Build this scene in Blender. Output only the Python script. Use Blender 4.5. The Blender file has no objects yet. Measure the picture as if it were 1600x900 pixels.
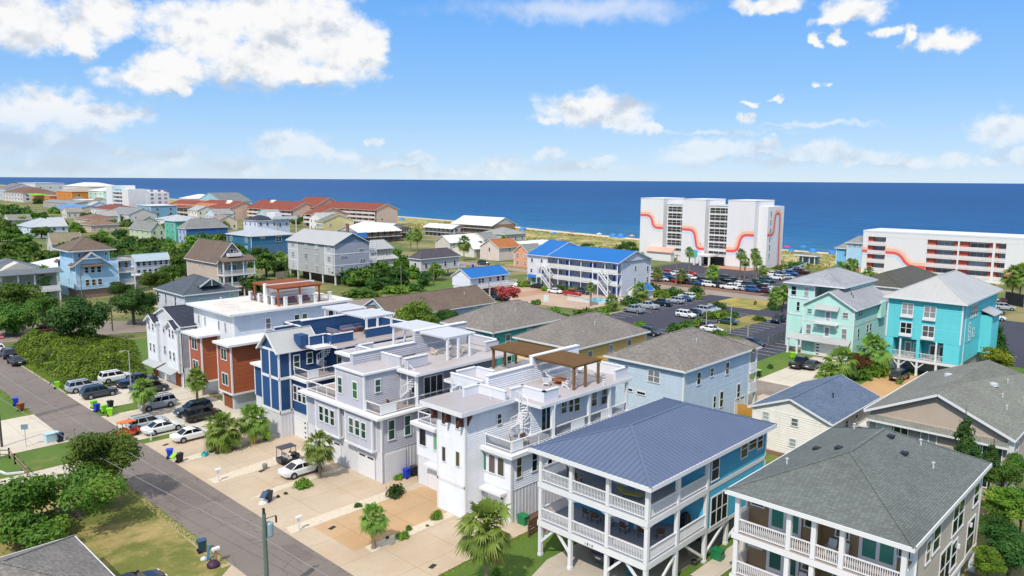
import bpy, bmesh, math, random
from mathutils import Vector, Matrix
SC = bpy.context.scene
COL = SC.collection
R_ = math.radians
random.seed(7)
# ---------------------------------------------------------------- camera
# world axes: +X runs from the street to the sea, +Y up the street to the left, metres
cam_d = bpy.data.cameras.new('camera'); cam = bpy.data.objects.new('camera', cam_d); COL.objects.link(cam)
YAW, PITCH, ROLL = R_(43.8), R_(8.15), R_(0.36)
fw = Vector((math.cos(YAW)*math.cos(PITCH), math.sin(YAW)*math.cos(PITCH), -math.sin(PITCH)))
rt = Vector((math.sin(YAW), -math.cos(YAW), 0)); up = rt.cross(fw)
rt2 = rt*math.cos(ROLL)+up*math.sin(ROLL); up2 = up*math.cos(ROLL)-rt*math.sin(ROLL)
mw = Matrix((rt2, up2, -fw)).transposed().to_4x4(); mw.translation = Vector((0, 0, 31))
cam.matrix_world = mw
cam_d.sensor_width = 36; cam_d.lens = 1180/1600*36; cam_d.clip_start = 0.5; cam_d.clip_end = 60000
SC.camera = cam
# ---------------------------------------------------------------- light
SC.view_settings.view_transform = 'Standard'; SC.view_settings.look = 'None'
SC.view_settings.exposure = 0.05; SC.view_settings.gamma = 1; SC.view_settings.use_curve_mapping = False
SUN_AZ, SUN_EL = R_(180+22), R_(52)          # direction to the sun, measured from +X counter-clockwise
sd = Vector((math.cos(SUN_AZ)*math.cos(SUN_EL), math.sin(SUN_AZ)*math.cos(SUN_EL), math.sin(SUN_EL)))
sl = bpy.data.lights.new('sun', 'SUN'); sl.energy = 3.3; sl.angle = R_(0.5); sl.color = (1, .93, .84)
so = bpy.data.objects.new('sun', sl); COL.objects.link(so); so.rotation_euler = sd.to_track_quat('Z', 'Y').to_euler(); so.location = (0, 0, 80)
W = bpy.data.worlds.new('World'); SC.world = W; W.use_nodes = True
wn, wl = W.node_tree.nodes, W.node_tree.links
wn.clear()
def wnode(t, **k):
    n = wn.new(t)
    for a, b in k.items(): setattr(n, a, b)
    return n
def wmath(op, a, b=None, c=None, clamp=False):
    n = wnode('ShaderNodeMath', operation=op, use_clamp=clamp)
    for i, v in enumerate((a, b, c)):
        if v is None: continue
        if isinstance(v, (int, float)): n.inputs[i].default_value = v
        else: wl.new(v, n.inputs[i])
    return n.outputs[0]
sky = wnode('ShaderNodeTexSky', sky_type='NISHITA', sun_disc=False)
sky.sun_elevation = SUN_EL; sky.sun_rotation = math.pi/2-SUN_AZ
sky.air_density = 1.0; sky.dust_density = 0.0; sky.ozone_density = 4.0; sky.altitude = 0
bg = wnode('ShaderNodeBackground'); bg.inputs[1].default_value = 0.15
geo = wnode('ShaderNodeTexCoord'); sep = wnode('ShaderNodeSeparateXYZ'); wl.new(geo.outputs['Generated'], sep.inputs[0])
az = wmath('ARCTAN2', sep.outputs[1], sep.outputs[0]); el = wmath('ARCSINE', sep.outputs[2])
cmb = wnode('ShaderNodeCombineXYZ'); wl.new(az, cmb.inputs[0]); wl.new(el, cmb.inputs[1])
rp = wnode('ShaderNodeValToRGB'); wl.new(wmath('DIVIDE', el, 1.5708, clamp=True), rp.inputs[0])
E_ = rp.color_ramp.elements; E_[0].position = 0; E_[0].color = (.52, .69, .88, 1); E_[1].position = 1; E_[1].color = (.16, .30, .60, 1)
for p_, c_ in ((.025, (.41, .63, .91)), (.07, (.25, .52, .92)), (.125, (.155, .43, .93)), (.19, (.085, .33, .87)), (.35, (.20, .38, .70))): q_ = E_.new(p_); q_.color = (*c_, 1)
sm = wnode('ShaderNodeVectorMath', operation='SCALE'); sm.inputs[3].default_value = .15; wl.new(sky.outputs[0], sm.inputs[0])
sx_ = wnode('ShaderNodeMixRGB'); sx_.inputs[0].default_value = .85; wl.new(sm.outputs[0], sx_.inputs[1]); wl.new(rp.outputs[0], sx_.inputs[2]); wl.new(sx_.outputs[0], bg.inputs[0]); bg.inputs[1].default_value = 1.0
def wnoise(vec, scale, detail, rough, off=(0, 0, 0)):
    a = wnode('ShaderNodeVectorMath', operation='ADD'); wl.new(vec, a.inputs[0]); a.inputs[1].default_value = off
    s = wnode('ShaderNodeVectorMath', operation='MULTIPLY'); wl.new(a.outputs[0], s.inputs[0]); s.inputs[1].default_value = (1, 1.25, 1)
    n = wnode('ShaderNodeTexNoise'); n.inputs['Scale'].default_value = scale; n.inputs['Detail'].default_value = detail; n.inputs['Roughness'].default_value = rough
    wl.new(s.outputs[0], n.inputs['Vector']); return n.outputs['Fac']
# every cloud is a few lobes in the sky (azimuth, elevation, radii), broken up by noise
CUMULUS = [(1.1328,0.1703,0.0847,0.0508),(1.0442,0.1905,0.1059,0.0636),(0.9856,0.1549,0.0678,0.0441),(1.0759,0.1433,0.1017,0.039),(0.9486,0.1609,0.0322,0.0356),(1.0235,0.1307,0.0763,0.0203),(1.1821,0.1327,0.0508,0.0237),(1.2016,0.1107,0.0559,0.0186),(1.1677,0.1046,0.0169,0.0085),(1.3291,0.1694,0.072,0.0407),(1.2531,0.1775,0.0525,0.0322),(1.2688,0.1484,0.0288,0.0169),(1.3155,0.0728,0.0678,0.0271),(1.2503,0.0703,0.0525,0.0186),(1.0495,0.0402,0.0525,0.022),(1.0069,0.0346,0.0203,0.0102),(0.6627,0.0893,0.0746,0.0254),(0.6297,0.0748,0.0424,0.0169),(0.7144,0.0781,0.0203,0.0068),(0.5849,0.0666,0.0203,0.0085),(0.4969,0.0391,0.0712,0.0153),(0.4476,0.0466,0.0169,0.0102),(0.3808,0.0337,0.0441,0.0153),(0.3348,0.0289,0.0508,0.0119),(0.2424,0.0253,0.0203,0.011),(0.2054,0.0236,0.0153,0.0059),(0.195,0.0553,0.0381,0.0254),(0.179,0.0317,0.0212,0.0136),(0.445,0.2074,0.0441,0.0127),(0.3562,0.1971,0.0441,0.0186),(0.3797,0.1876,0.022,0.0076),(0.2619,0.1563,0.0339,0.0136),(0.2987,0.1645,0.0102,0.0169),(0.3188,0.1708,0.0212,0.0068),(0.3698,0.163,0.0085,0.0136),(0.3922,0.1644,0.0059,0.0085),(0.4711,0.0786,0.0169,0.0076),(0.4659,0.0962,0.0169,0.0051),(0.4332,0.0969,0.0076,0.0051),(0.8902,0.0263,0.0271,0.0119),(0.9485,0.0467,0.0127,0.0068),(0.7155,0.0325,0.022,0.011),(0.6474,0.0262,0.022,0.0093),(0.395,0.1151,0.011,0.0051)]
THIN = [(1.33,0.0378,0.1017,0.022),(1.2365,0.0274,0.0424,0.0127),(1.1788,0.024,0.0424,0.0136),(1.1108,0.0143,0.0508,0.0102),(0.9794,0.0254,0.0424,0.0102),(0.7822,0.0189,0.0381,0.0102),(0.8323,0.0087,0.0763,0.0068),(0.5357,0.0296,0.0424,0.0119),(0.4315,0.0247,0.0508,0.0102),(0.2871,0.0212,0.0508,0.0085),(0.6819,0.0162,0.0678,0.0076),(0.915,0.0146,0.0678,0.0076),(1.2953,0.0119,0.1017,0.0119),(0.6855,0.2108,0.161,0.0169),(0.5057,0.0612,0.1017,0.0042),(0.3936,0.068,0.0847,0.0042)]
wv = wnode('ShaderNodeTexNoise'); wv.inputs['Scale'].default_value = 38; wv.inputs['Detail'].default_value = 6; wv.inputs['Roughness'].default_value = .6; wl.new(cmb.outputs[0], wv.inputs['Vector'])
wa = wnode('ShaderNodeVectorMath', operation='SUBTRACT'); wl.new(wv.outputs['Color'], wa.inputs[0]); wa.inputs[1].default_value = (.5, .5, .5)
wb = wnode('ShaderNodeVectorMath', operation='MULTIPLY_ADD'); wl.new(wa.outputs[0], wb.inputs[0]); wb.inputs[1].default_value = (.052, .030, 0); wl.new(cmb.outputs[0], wb.inputs[2])
def lobes(lst, up_=0.):
    f = None
    for (a, e, ra, re) in lst:
        v = wnode('ShaderNodeVectorMath', operation='MULTIPLY_ADD'); wl.new(wb.outputs[0], v.inputs[0])
        v.inputs[1].default_value = (1/ra, 1/re, 0); v.inputs[2].default_value = (-a/ra, (up_-e)/re, 0)
        l = wnode('ShaderNodeVectorMath', operation='LENGTH'); wl.new(v.outputs[0], l.inputs[0])
        f = l.outputs['Value'] if f is None else wmath('MINIMUM', f, l.outputs['Value'])
    return wmath('SUBTRACT', 1.0, f)
def smooth(v, a, b):
    m = wnode('ShaderNodeMapRange', interpolation_type='SMOOTHSTEP'); wl.new(v, m.inputs[0])
    m.inputs[1].default_value = a; m.inputs[2].default_value = b; return m.outputs[0]
n1 = wnoise(cmb.outputs[0], 24, 10, .60)
n1b = wnoise(cmb.outputs[0], 24, 10, .60, (.004, .009, 0))
nb = wnoise(cmb.outputs[0], 10, 3, .5, (3, 1, 0))
L0 = lobes(CUMULUS); L1 = lobes(CUMULUS, .016)
fc = wmath('MULTIPLY_ADD', wmath('SUBTRACT', n1, .5), 1.7, L0)
mc = wmath('MULTIPLY', smooth(fc, -.10, .55), wmath('MULTIPLY_ADD', smooth(el, .015, .11), .55, .45))
n2 = wnoise(cmb.outputs[0], 15, 8, .6, (7, 2, 0))
ft = wmath('MULTIPLY_ADD', wmath('SUBTRACT', n2, .5), 2.2, lobes(THIN))
mt = wmath('MULTIPLY', smooth(ft, -.35, 1.0), .55)
under = smooth(wmath('MULTIPLY_ADD', wmath('SUBTRACT', nb, .5), .9, wmath('SUBTRACT', L1, L0)), .02, .55)
r1 = wnoise(cmb.outputs[0], 17, 5, .55, (1, 5, 0)); r2 = wnoise(cmb.outputs[0], 17, 5, .55, (1.006, 5.013, 0))
rel = wmath('MULTIPLY_ADD', wmath('SUBTRACT', r1, r2), 2.6, .90)
patch = smooth(nb, .50, .68)
shade = smooth(wmath('SUBTRACT', wmath('SUBTRACT', rel, wmath('MULTIPLY', under, .40)), wmath('MULTIPLY', patch, .26)), .22, .92)
cc = wnode('ShaderNodeMixRGB'); wl.new(shade, cc.inputs[0]); cc.inputs[1].default_value = (.58, .65, .76, 1); cc.inputs[2].default_value = (.98, .98, .98, 1)
bgc = wnode('ShaderNodeBackground'); wl.new(cc.outputs[0], bgc.inputs[0]); bgc.inputs[1].default_value = .95
n3 = wnode('ShaderNodeTexNoise'); n3.inputs['Scale'].default_value = 3.2; n3.inputs['Detail'].default_value = 7; n3.inputs['Roughness'].default_value = .55; wl.new(geo.outputs['Generated'], n3.inputs['Vector'])
hi_ = wmath('MULTIPLY', smooth(n3.outputs['Fac'], .33, .50), smooth(el, .42, .60))      # unseen broken cloud, added overhead and behind to brighten and whiten the fill
mask = wmath('MAXIMUM', wmath('MAXIMUM', mc, mt), hi_, clamp=True)
mx = wnode('ShaderNodeMixShader'); wl.new(mask, mx.inputs[0]); wl.new(bg.outputs[0], mx.inputs[1]); wl.new(bgc.outputs[0], mx.inputs[2])
wo = wnode('ShaderNodeOutputWorld'); wl.new(mx.outputs[0], wo.inputs[0])
SC.render.engine = 'CYCLES'
SC.cycles.max_bounces = 5; SC.cycles.diffuse_bounces = 3; SC.cycles.glossy_bounces = 3; SC.cycles.transmission_bounces = 3; SC.cycles.transparent_max_bounces = 4

# ---------------------------------------------------------------- materials
def lin(h):
    h = h.lstrip('#'); o = []
    for i in (0, 2, 4):
        c = int(h[i:i+2], 16)/255
        o.append(c/12.92 if c <= .04045 else ((c+.055)/1.055)**2.4)
    return (*o, 1)
MATS = {}
def mat(kind, color, rough=None, **k):
    key = (kind, color, rough, tuple(sorted(k.items())))
    if key in MATS: return MATS[key]
    m = bpy.data.materials.new(kind+'_'+color.strip('#')); m.use_nodes = True; MATS[key] = m
    nt = m.node_tree; N, L = nt.nodes, nt.links; P = N['Principled BSDF']
    col = lin(color); P.inputs['Base Color'].default_value = col
    def nd(t, **kw):
        n = N.new(t)
        for a, b in kw.items(): setattr(n, a, b)
        return n
    def ma(op, a, b=None, c=None, clamp=False):
        n = nd('ShaderNodeMath', operation=op, use_clamp=clamp)
        for i, v in enumerate((a, b, c)):
            if v is None: continue
            if isinstance(v, (int, float)): n.inputs[i].default_value = v
            else: L.new(v, n.inputs[i])
        return n.outputs[0]
    G = nd('ShaderNodeNewGeometry'); sx = nd('ShaderNodeSeparateXYZ'); L.new(G.outputs['Position'], sx.inputs[0])
    def noise(scale, detail=4, rough=.55, vec=None, sc=None):
        n = nd('ShaderNodeTexNoise'); n.inputs['Scale'].default_value = scale; n.inputs['Detail'].default_value = detail; n.inputs['Roughness'].default_value = rough
        v = vec or G.outputs['Position']
        if sc:
            mm = nd('ShaderNodeVectorMath', operation='MULTIPLY'); L.new(v, mm.inputs[0]); mm.inputs[1].default_value = sc; v = mm.outputs[0]
        L.new(v, n.inputs['Vector']); return n.outputs['Fac']
    def vary(fac, amt, base=None):          # brightness of the base colour moved by +-amt
        h = nd('ShaderNodeHueSaturation')
        if base is None: h.inputs['Color'].default_value = col
        else: L.new(base, h.inputs['Color'])
        L.new(ma('MULTIPLY_ADD', ma('SUBTRACT', fac, .5), amt*2.4, 1.0), h.inputs['Value']); return h.outputs[0]
    def mixc(fac, a, b):
        x = nd('ShaderNodeMixRGB')
        for i, v in ((0, fac), (1, a), (2, b)):
            if isinstance(v, (tuple, int, float)): x.inputs[i].default_value = v
            else: L.new(v, x.inputs[i])
        return x.outputs[0]
    def ramp(fac, a, b):
        r = nd('ShaderNodeMapRange', interpolation_type='SMOOTHSTEP'); L.new(fac, r.inputs[0]); r.inputs[1].default_value = a; r.inputs[2].default_value = b; return r.outputs[0]
    def bump(h, dist, strength=1.0):
        b = nd('ShaderNodeBump'); b.inputs['Distance'].default_value = dist; b.inputs['Strength'].default_value = strength
        L.new(h, b.inputs['Height']); L.new(b.outputs[0], P.inputs['Normal'])
    base = lambda c: L.new(c, P.inputs['Base Color'])
    P.inputs['Roughness'].default_value = rough if rough is not None else .6
    if kind == 'plain': base(vary(noise(.9, 5, .65, sc=(1, 1, .15)), k.get('v', .08)*1.2, vary(noise(1.3, 5), k.get('v', .08))))
    elif kind == 'lap':
        p = k.get('p', .19)
        t = ma('FRACT', ma('MULTIPLY', sx.outputs[2], 1/p))
        bump(t, -.07, 1.0)
        base(vary(noise(1.1, 5, .65, sc=(1, 1, .12)), .10, vary(noise(.5, 4), .08)))
    elif kind == 'batten':
        u = ma('ADD', sx.outputs[0], sx.outputs[1]); t = ma('FRACT', ma('MULTIPLY', u, 1/.42))
        s = ma('LESS_THAN', t, .16); bump(s, .05, 1.0); base(vary(noise(.6, 4), .06))
    elif kind == 'shingle':
        P.inputs['Roughness'].default_value = .88
        u = nd('ShaderNodeCombineXYZ'); L.new(ma('ADD', sx.outputs[0], sx.outputs[1]), u.inputs[0]); L.new(ma('MULTIPLY', sx.outputs[2], k.get('rz', 2.3)), u.inputs[1])
        b = nd('ShaderNodeTexBrick'); b.inputs['Scale'].default_value = 1.0; b.inputs['Brick Width'].default_value = .30; b.inputs['Row Height'].default_value = .15
        b.inputs['Mortar Size'].default_value = .012; b.inputs['Bias'].default_value = -.1
        v = k.get('v', .17)
        b.inputs['Color1'].default_value = tuple(x*(1-v) for x in col[:3])+(1,); b.inputs['Color2'].default_value = tuple(min(1, x*(1+v)) for x in col[:3])+(1,)
        b.inputs['Mortar'].default_value = tuple(x*.4 for x in col[:3])+(1,)
        L.new(u.outputs[0], b.inputs['Vector'])
        c = vary(noise(.35, 5, .6), .22, b.outputs['Color'])
        st = ramp(noise(.22, 3, .6), .52, .75)       # algae staining
        base(mixc(ma('MULTIPLY', st, k.get('stain', .25)), c, (col[0]*.5, col[1]*.5, col[2]*.5, 1)))
        bump(noise(30, 2), .01, .5)
    elif kind == 'metal':
        P.inputs['Roughness'].default_value = rough if rough is not None else .42; P.inputs['Metallic'].default_value = .15
        base(vary(noise(.4, 4), .08))
    elif kind == 'concrete':
        P.inputs['Roughness'].default_value = .9
        c = vary(noise(.16, 6, .65), .22); c = vary(noise(2.2, 6, .7), .09, c)
        st = ramp(noise(.09, 4, .6), .50, .70); c = mixc(ma('MULTIPLY', st, .30), c, lin(k.get('tint', '#b08a5c')))
        if k.get('joint'):
            j = k['joint']
            a = ma('LESS_THAN', ma('FRACT', ma('MULTIPLY', sx.outputs[0], 1/j)), .012); d = ma('LESS_THAN', ma('FRACT', ma('MULTIPLY', sx.outputs[1], 1/j)), .012)
            c = mixc(ma('MULTIPLY', ma('MAXIMUM', a, d), .5), c, (col[0]*.4, col[1]*.4, col[2]*.4, 1))
        dk = ramp(noise(.55, 6, .7), .60, .74); c = mixc(ma('MULTIPLY', dk, .22), c, (col[0]*.5, col[1]*.46, col[2]*.42, 1))
        base(c); bump(noise(9, 5), .01, .5)
    elif kind == 'asphalt':
        P.inputs['Roughness'].default_value = .85
        c = vary(noise(.12, 5, .6), .2); c = vary(noise(7, 4, .7), .16, c); c = vary(noise(1.1, 5, .7), .12, c)
        pt = ramp(noise(.3, 5, .65), .58, .63); c = mixc(ma('MULTIPLY', pt, .30), c, (col[0]*.55, col[1]*.55, col[2]*.58, 1))
        vo = nd('ShaderNodeTexVoronoi', feature='DISTANCE_TO_EDGE'); vo.inputs['Scale'].default_value = .22
        dv = nd('ShaderNodeVectorMath', operation='ADD'); L.new(G.outputs['Position'], dv.inputs[0])
        nz = nd('ShaderNodeTexNoise'); nz.inputs['Scale'].default_value = .8; nz.inputs['Detail'].default_value = 5; L.new(G.outputs['Position'], nz.inputs['Vector'])
        sc_ = nd('ShaderNodeVectorMath', operation='SCALE'); sc_.inputs[3].default_value = 2.2; L.new(nz.outputs['Color'], sc_.inputs[0]); L.new(sc_.outputs[0], dv.inputs[1]); L.new(dv.outputs[0], vo.inputs['Vector'])
        ck = ma('LESS_THAN', vo.outputs['Distance'], .010); c = mixc(ma('MULTIPLY', ck, k.get('crack', .45)), c, (col[0]*.35, col[1]*.35, col[2]*.35, 1))
        base(c); bump(noise(20, 3), .01, .6)
    elif kind == 'grass':
        P.inputs['Roughness'].default_value = .95
        dry = lin(k.get('dry', '#8a7c45'))
        c = vary(noise(.25, 6, .65), .22); c = mixc(ma('MULTIPLY', ramp(noise(k.get('s', .11), 6, .65), k.get('a', .50), k.get('a', .50)+.18), k.get('d', .7)), c, dry)
        soil = ramp(noise(.5, 7, .7), .62, .72); c = mixc(ma('MULTIPLY', soil, k.get('soil', .15)), c, lin('#a08e74'))
        c = vary(noise(6, 5, .7), .40, c); base(c); bump(noise(14, 4, .7), .06, .8)
    elif kind == 'sand':
        P.inputs['Roughness'].default_value = .95
        c = vary(noise(.06, 5), .12); base(vary(noise(3, 6, .75), .2, c)); bump(noise(6, 5), .05, .5)
    elif kind == 'gravel':
        P.inputs['Roughness'].default_value = .9
        vo = nd('ShaderNodeTexVoronoi'); vo.inputs['Scale'].default_value = 11; L.new(G.outputs['Position'], vo.inputs['Vector'])
        g2 = nd('ShaderNodeSeparateXYZ'); L.new(vo.outputs['Color'], g2.inputs[0])
        base(vary(g2.outputs[0], .14)); bump(vo.outputs['Distance'], .03, .5)
    elif kind == 'water':
        P.inputs['Roughness'].default_value = .45; P.inputs['Specular IOR Level'].default_value = .12
        cr = nd('ShaderNodeValToRGB'); e = cr.color_ramp.elements
        x = ma('MULTIPLY_ADD', noise(.012, 3), 60, sx.outputs[0])
        L.new(ramp(x, 352, 1500), cr.inputs[0])
        e[0].position = 0; e[0].color = lin('#2b6e98'); e[1].position = 1; e[1].color = lin('#0c4982')
        q = e.new(.03); q.color = lin('#185f92'); q = e.new(.12); q.color = lin('#12568c')
        c = vary(noise(.02, 6, .6, sc=(1, .35, 1)), .16, cr.outputs[0]); c = vary(noise(.16, 5, .7, sc=(1, .3, 1)), .62, c); c = vary(noise(.045, 5, .65, sc=(1, .3, 1)), .25, c); base(c)
        h = ma('ADD', noise(.22, 6, .62, sc=(1, .4, 1)), ma('MULTIPLY', noise(1.1, 4, .6), .22)); bump(h, 2.4, .9)
    elif kind == 'glass':
        P.inputs['Roughness'].default_value = .06; P.inputs['Specular IOR Level'].default_value = k.get('sp', .6)
        oi = nd('ShaderNodeObjectInfo'); base(vary(oi.outputs['Random'], .45))
    elif kind == 'leaf':
        P.inputs['Roughness'].default_value = .55; P.inputs['Specular IOR Level'].default_value = .3
        oi = nd('ShaderNodeObjectInfo'); tc = nd('ShaderNodeTexCoord')
        h = nd('ShaderNodeHueSaturation'); h.inputs['Color'].default_value = col
        L.new(ma('MULTIPLY_ADD', oi.outputs['Random'], .04, .48), h.inputs['Hue'])
        rn = ma('MULTIPLY_ADD', noise(.9, 4, .6, tc.outputs['Object']), 1.5, ma('MULTIPLY_ADD', oi.outputs['Random'], .5, .12)); L.new(ma('MAXIMUM', rn, .3), h.inputs['Value'])
        c = mixc(ma('MULTIPLY', ramp(noise(k.get('ns', 1.6), 3, .6, tc.outputs['Object']), .52, .68), k.get('mx', .55)), h.outputs[0], lin(k.get('c2', '#7f9a3a')))
        base(c)
        tl = nd('ShaderNodeBsdfTranslucent'); L.new(c, tl.inputs[0]); ms = nd('ShaderNodeMixShader'); ms.inputs[0].default_value = .3
        L.new(P.outputs[0], ms.inputs[1]); L.new(tl.outputs[0], ms.inputs[2]); L.new(ms.outputs[0], N['Material Output'].inputs[0])
    elif kind == 'bark':
        c = vary(noise(3, 5, .7, sc=(1, 1, 4)), .5); base(c); bump(noise(9, 4, .7, sc=(1, 1, 2.5)), .05, 1)
        P.inputs['Roughness'].default_value = .95
    elif kind == 'wood':
        c = vary(noise(1.2, 6, .7, sc=(1, 6, 6)), .25); base(vary(noise(.8, 4), .15, c)); P.inputs['Roughness'].default_value = .8
    elif kind == 'deckboard':
        t = ma('FRACT', ma('MULTIPLY', sx.outputs[1], 1/.15)); c = vary(noise(.7, 5), .12)
        base(mixc(ma('MULTIPLY', ma('LESS_THAN', t, .1), .4), c, (col[0]*.4, col[1]*.4, col[2]*.4, 1))); P.inputs['Roughness'].default_value = .8
    elif kind == 'membrane':
        c = vary(noise(.25, 6, .65), .12); st = ramp(noise(.18, 5, .65), .48, .66)
        base(mixc(ma('MULTIPLY', st, .5), c, lin('#a39a90'))); P.inputs['Roughness'].default_value = .8
    elif kind == 'paint':
        P.inputs['Roughness'].default_value = .3; P.inputs['Coat Weight'].default_value = .6; P.inputs['Coat Roughness'].default_value = .06
        base(vary(noise(2, 3), .06))
    elif kind == 'brick':
        u = nd('ShaderNodeCombineXYZ'); L.new(ma('ADD', sx.outputs[0], sx.outputs[1]), u.inputs[0]); L.new(sx.outputs[2], u.inputs[1])
        b = nd('ShaderNodeTexBrick'); b.inputs['Scale'].default_value = 3; L.new(u.outputs[0], b.inputs['Vector'])
        b.inputs['Color1'].default_value = col; b.inputs['Color2'].default_value = tuple(x*.7 for x in col[:3])+(1,); b.inputs['Mortar'].default_value = (.4, .38, .35, 1); base(b.outputs[0])
    return m
WHITE = mat('plain', '#e6e7e8', .45, v=.03)
WARMW = mat('plain', '#e3e0da', .5, v=.04)
GREYW = mat('plain', '#c9ccd0', .5)
BLACK = mat('plain', '#15171a', .5)
DARK = mat('plain', '#2a2c30', .6)
G_DARK = mat('glass', '#1c2429'); G_GREEN = mat('glass', '#24493c'); G_TEAL = mat('glass', '#2f7a6c', sp=.4); G_BLIND = mat('glass', '#8b8f90', sp=.35); G_PALE = mat('glass', '#7fb090', sp=.4); G_AMBER = mat('glass', '#4a4528')
G_CAR = mat('glass', '#10161c', sp=.7)
# ---------------------------------------------------------------- mesh building
class MB:
    def __init__(s): s.v = []; s.f = []; s.m = []
    def poly(s, pts, m=0):
        i = len(s.v); s.v += [tuple(p) for p in pts]; s.f.append(tuple(range(i, i+len(pts)))); s.m.append(m); return s
    def box(s, x0, y0, z0, x1, y1, z1, m=0):
        if x0 > x1: x0, x1 = x1, x0
        if y0 > y1: y0, y1 = y1, y0
        if z0 > z1: z0, z1 = z1, z0
        i = len(s.v); s.v += [(x0, y0, z0), (x1, y0, z0), (x1, y1, z0), (x0, y1, z0), (x0, y0, z1), (x1, y0, z1), (x1, y1, z1), (x0, y1, z1)]
        s.f += [(i, i+3, i+2, i+1), (i+4, i+5, i+6, i+7), (i, i+1, i+5, i+4), (i+1, i+2, i+6, i+5), (i+2, i+3, i+7, i+6), (i+3, i, i+4, i+7)]; s.m += [m]*6; return s
    def bar(s, p, q, w, h=None, m=0, upv=(0, 0, 1)):
        h = h or w; p, q = Vector(p), Vector(q); d = q-p
        if d.length < 1e-5: return s
        d.normalize(); u = Vector(upv)
        if abs(d.dot(u)) > .98: u = Vector((1, 0, 0))
        a = d.cross(u).normalized()*w/2; b = a.cross(d).normalized()*h/2
        i = len(s.v)
        for c in (p, q): s.v += [tuple(c-a-b), tuple(c+a-b), tuple(c+a+b), tuple(c-a+b)]
        s.f += [(i, i+1, i+2, i+3), (i+7, i+6, i+5, i+4), (i, i+4, i+5, i+1), (i+1, i+5, i+6, i+2), (i+2, i+6, i+7, i+3), (i+3, i+7, i+4, i)]; s.m += [m]*6; return s
    def tube(s, pts, rad, n=8, m=0, cap=True):
        pts = [Vector(p) for p in pts]; k = len(pts)
        rad = rad if isinstance(rad, (list, tuple)) else [rad]*k
        i = len(s.v); ref = None
        for j, p in enumerate(pts):
            d = (pts[min(j+1, k-1)]-pts[max(j-1, 0)]).normalized()
            u = Vector((1, 0, 0)) if abs(d.x) < .8 else Vector((0, 1, 0))
            a = d.cross(u).normalized(); b = d.cross(a)
            for t in range(n):
                w = 2*math.pi*t/n; s.v.append(tuple(p+(a*math.cos(w)+b*math.sin(w))*rad[j]))
        for j in range(k-1):
            for t in range(n):
                t2 = (t+1) % n; s.f.append((i+j*n+t, i+j*n+t2, i+(j+1)*n+t2, i+(j+1)*n+t)); s.m.append(m)
        if cap:
            s.f.append(tuple(i+t for t in range(n))); s.f.append(tuple(i+(k-1)*n+t for t in reversed(range(n)))); s.m += [m, m]
        return s
    def ext(s, pts, d, m=0):            # polygon pts extruded by vector d
        n = len(pts); i = len(s.v); d = Vector(d)
        s.v += [tuple(p) for p in pts]+[tuple(Vector(p)+d) for p in pts]
        s.f += [tuple(i+t for t in range(n)), tuple(i+n+t for t in reversed(range(n)))]
        s.f += [(i+t, i+n+t, i+n+(t+1) % n, i+(t+1) % n) for t in range(n)]; s.m += [m]*(n+2); return s
    def loft(s, rings, m=0, cap=True):
        n = len(rings[0]); i = len(s.v)
        for r in rings: s.v += [tuple(p) for p in r]
        for j in range(len(rings)-1):
            for t in range(n):
                t2 = (t+1) % n; s.f.append((i+j*n+t, i+j*n+t2, i+(j+1)*n+t2, i+(j+1)*n+t)); s.m.append(m)
        if cap:
            s.f.append(tuple(i+t for t in range(n))); s.f.append(tuple(i+(len(rings)-1)*n+t for t in reversed(range(n)))); s.m += [m, m]
        return s
    def mesh(s, name, mats, off=(0, 0, 0), smooth=None, fix=False):
        me = bpy.data.meshes.new(name)
        me.from_pydata([(a-off[0], b-off[1], c-off[2]) for a, b, c in s.v], [], s.f)
        for m_ in (mats if isinstance(mats, (list, tuple)) else [mats]): me.materials.append(m_)
        me.polygons.foreach_set('material_index', s.m)
        if fix:
            bm = bmesh.new(); bm.from_mesh(me); bmesh.ops.remove_doubles(bm, verts=bm.verts, dist=1e-4); bmesh.ops.recalc_face_normals(bm, faces=bm.faces); bm.to_mesh(me); bm.free()
        if smooth:
            me.polygons.foreach_set('use_smooth', [True]*len(me.polygons)); me.set_sharp_from_angle(angle=R_(smooth))
        me.update(); return me
def link(name, me, parent=None, loc=(0, 0, 0), rz=0):
    o = bpy.data.objects.new(name, me); COL.objects.link(o); o.location = loc; o.rotation_euler = (0, 0, rz)
    if parent: o.parent = parent
    return o
def tag(o, label=None, cat=None, group=None, kind=None):
    if label: o['label'] = label
    if cat: o['category'] = cat
    if group: o['group'] = group
    if kind: o['kind'] = kind
    return o
def empty(name, label, cat, loc=(0, 0, 0), rz=0, group=None):
    o = link(name, None, None, loc, rz); o.empty_display_size = .3; return tag(o, label, cat, group)
def single(name, mb, mats, label, cat, loc=(0, 0, 0), rz=0, group=None, **k):
    return tag(link(name, mb.mesh(name, mats, **k), None, loc, rz), label, cat, group)
def copy_thing(o, loc, rz=0, label=None, scale=None):
    def cp(a, par):
        b = a.copy(); COL.objects.link(b)
        if par: b.parent = par
        for ch in kids.get(a.name, []): cp(ch, b)
        return b
    kids = KIDS.setdefault(o.name, {})
    if not kids:
        def walk(a):
            kids[a.name] = list(a.children)
            for c in a.children: walk(c)
        walk(o)
    r = cp(o, None); r.location = loc; r.rotation_euler = (0, 0, rz)
    if scale: r.scale = scale if isinstance(scale, (tuple, list)) else (scale,)*3
    if label: r['label'] = label
    return r
KIDS = {}
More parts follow.
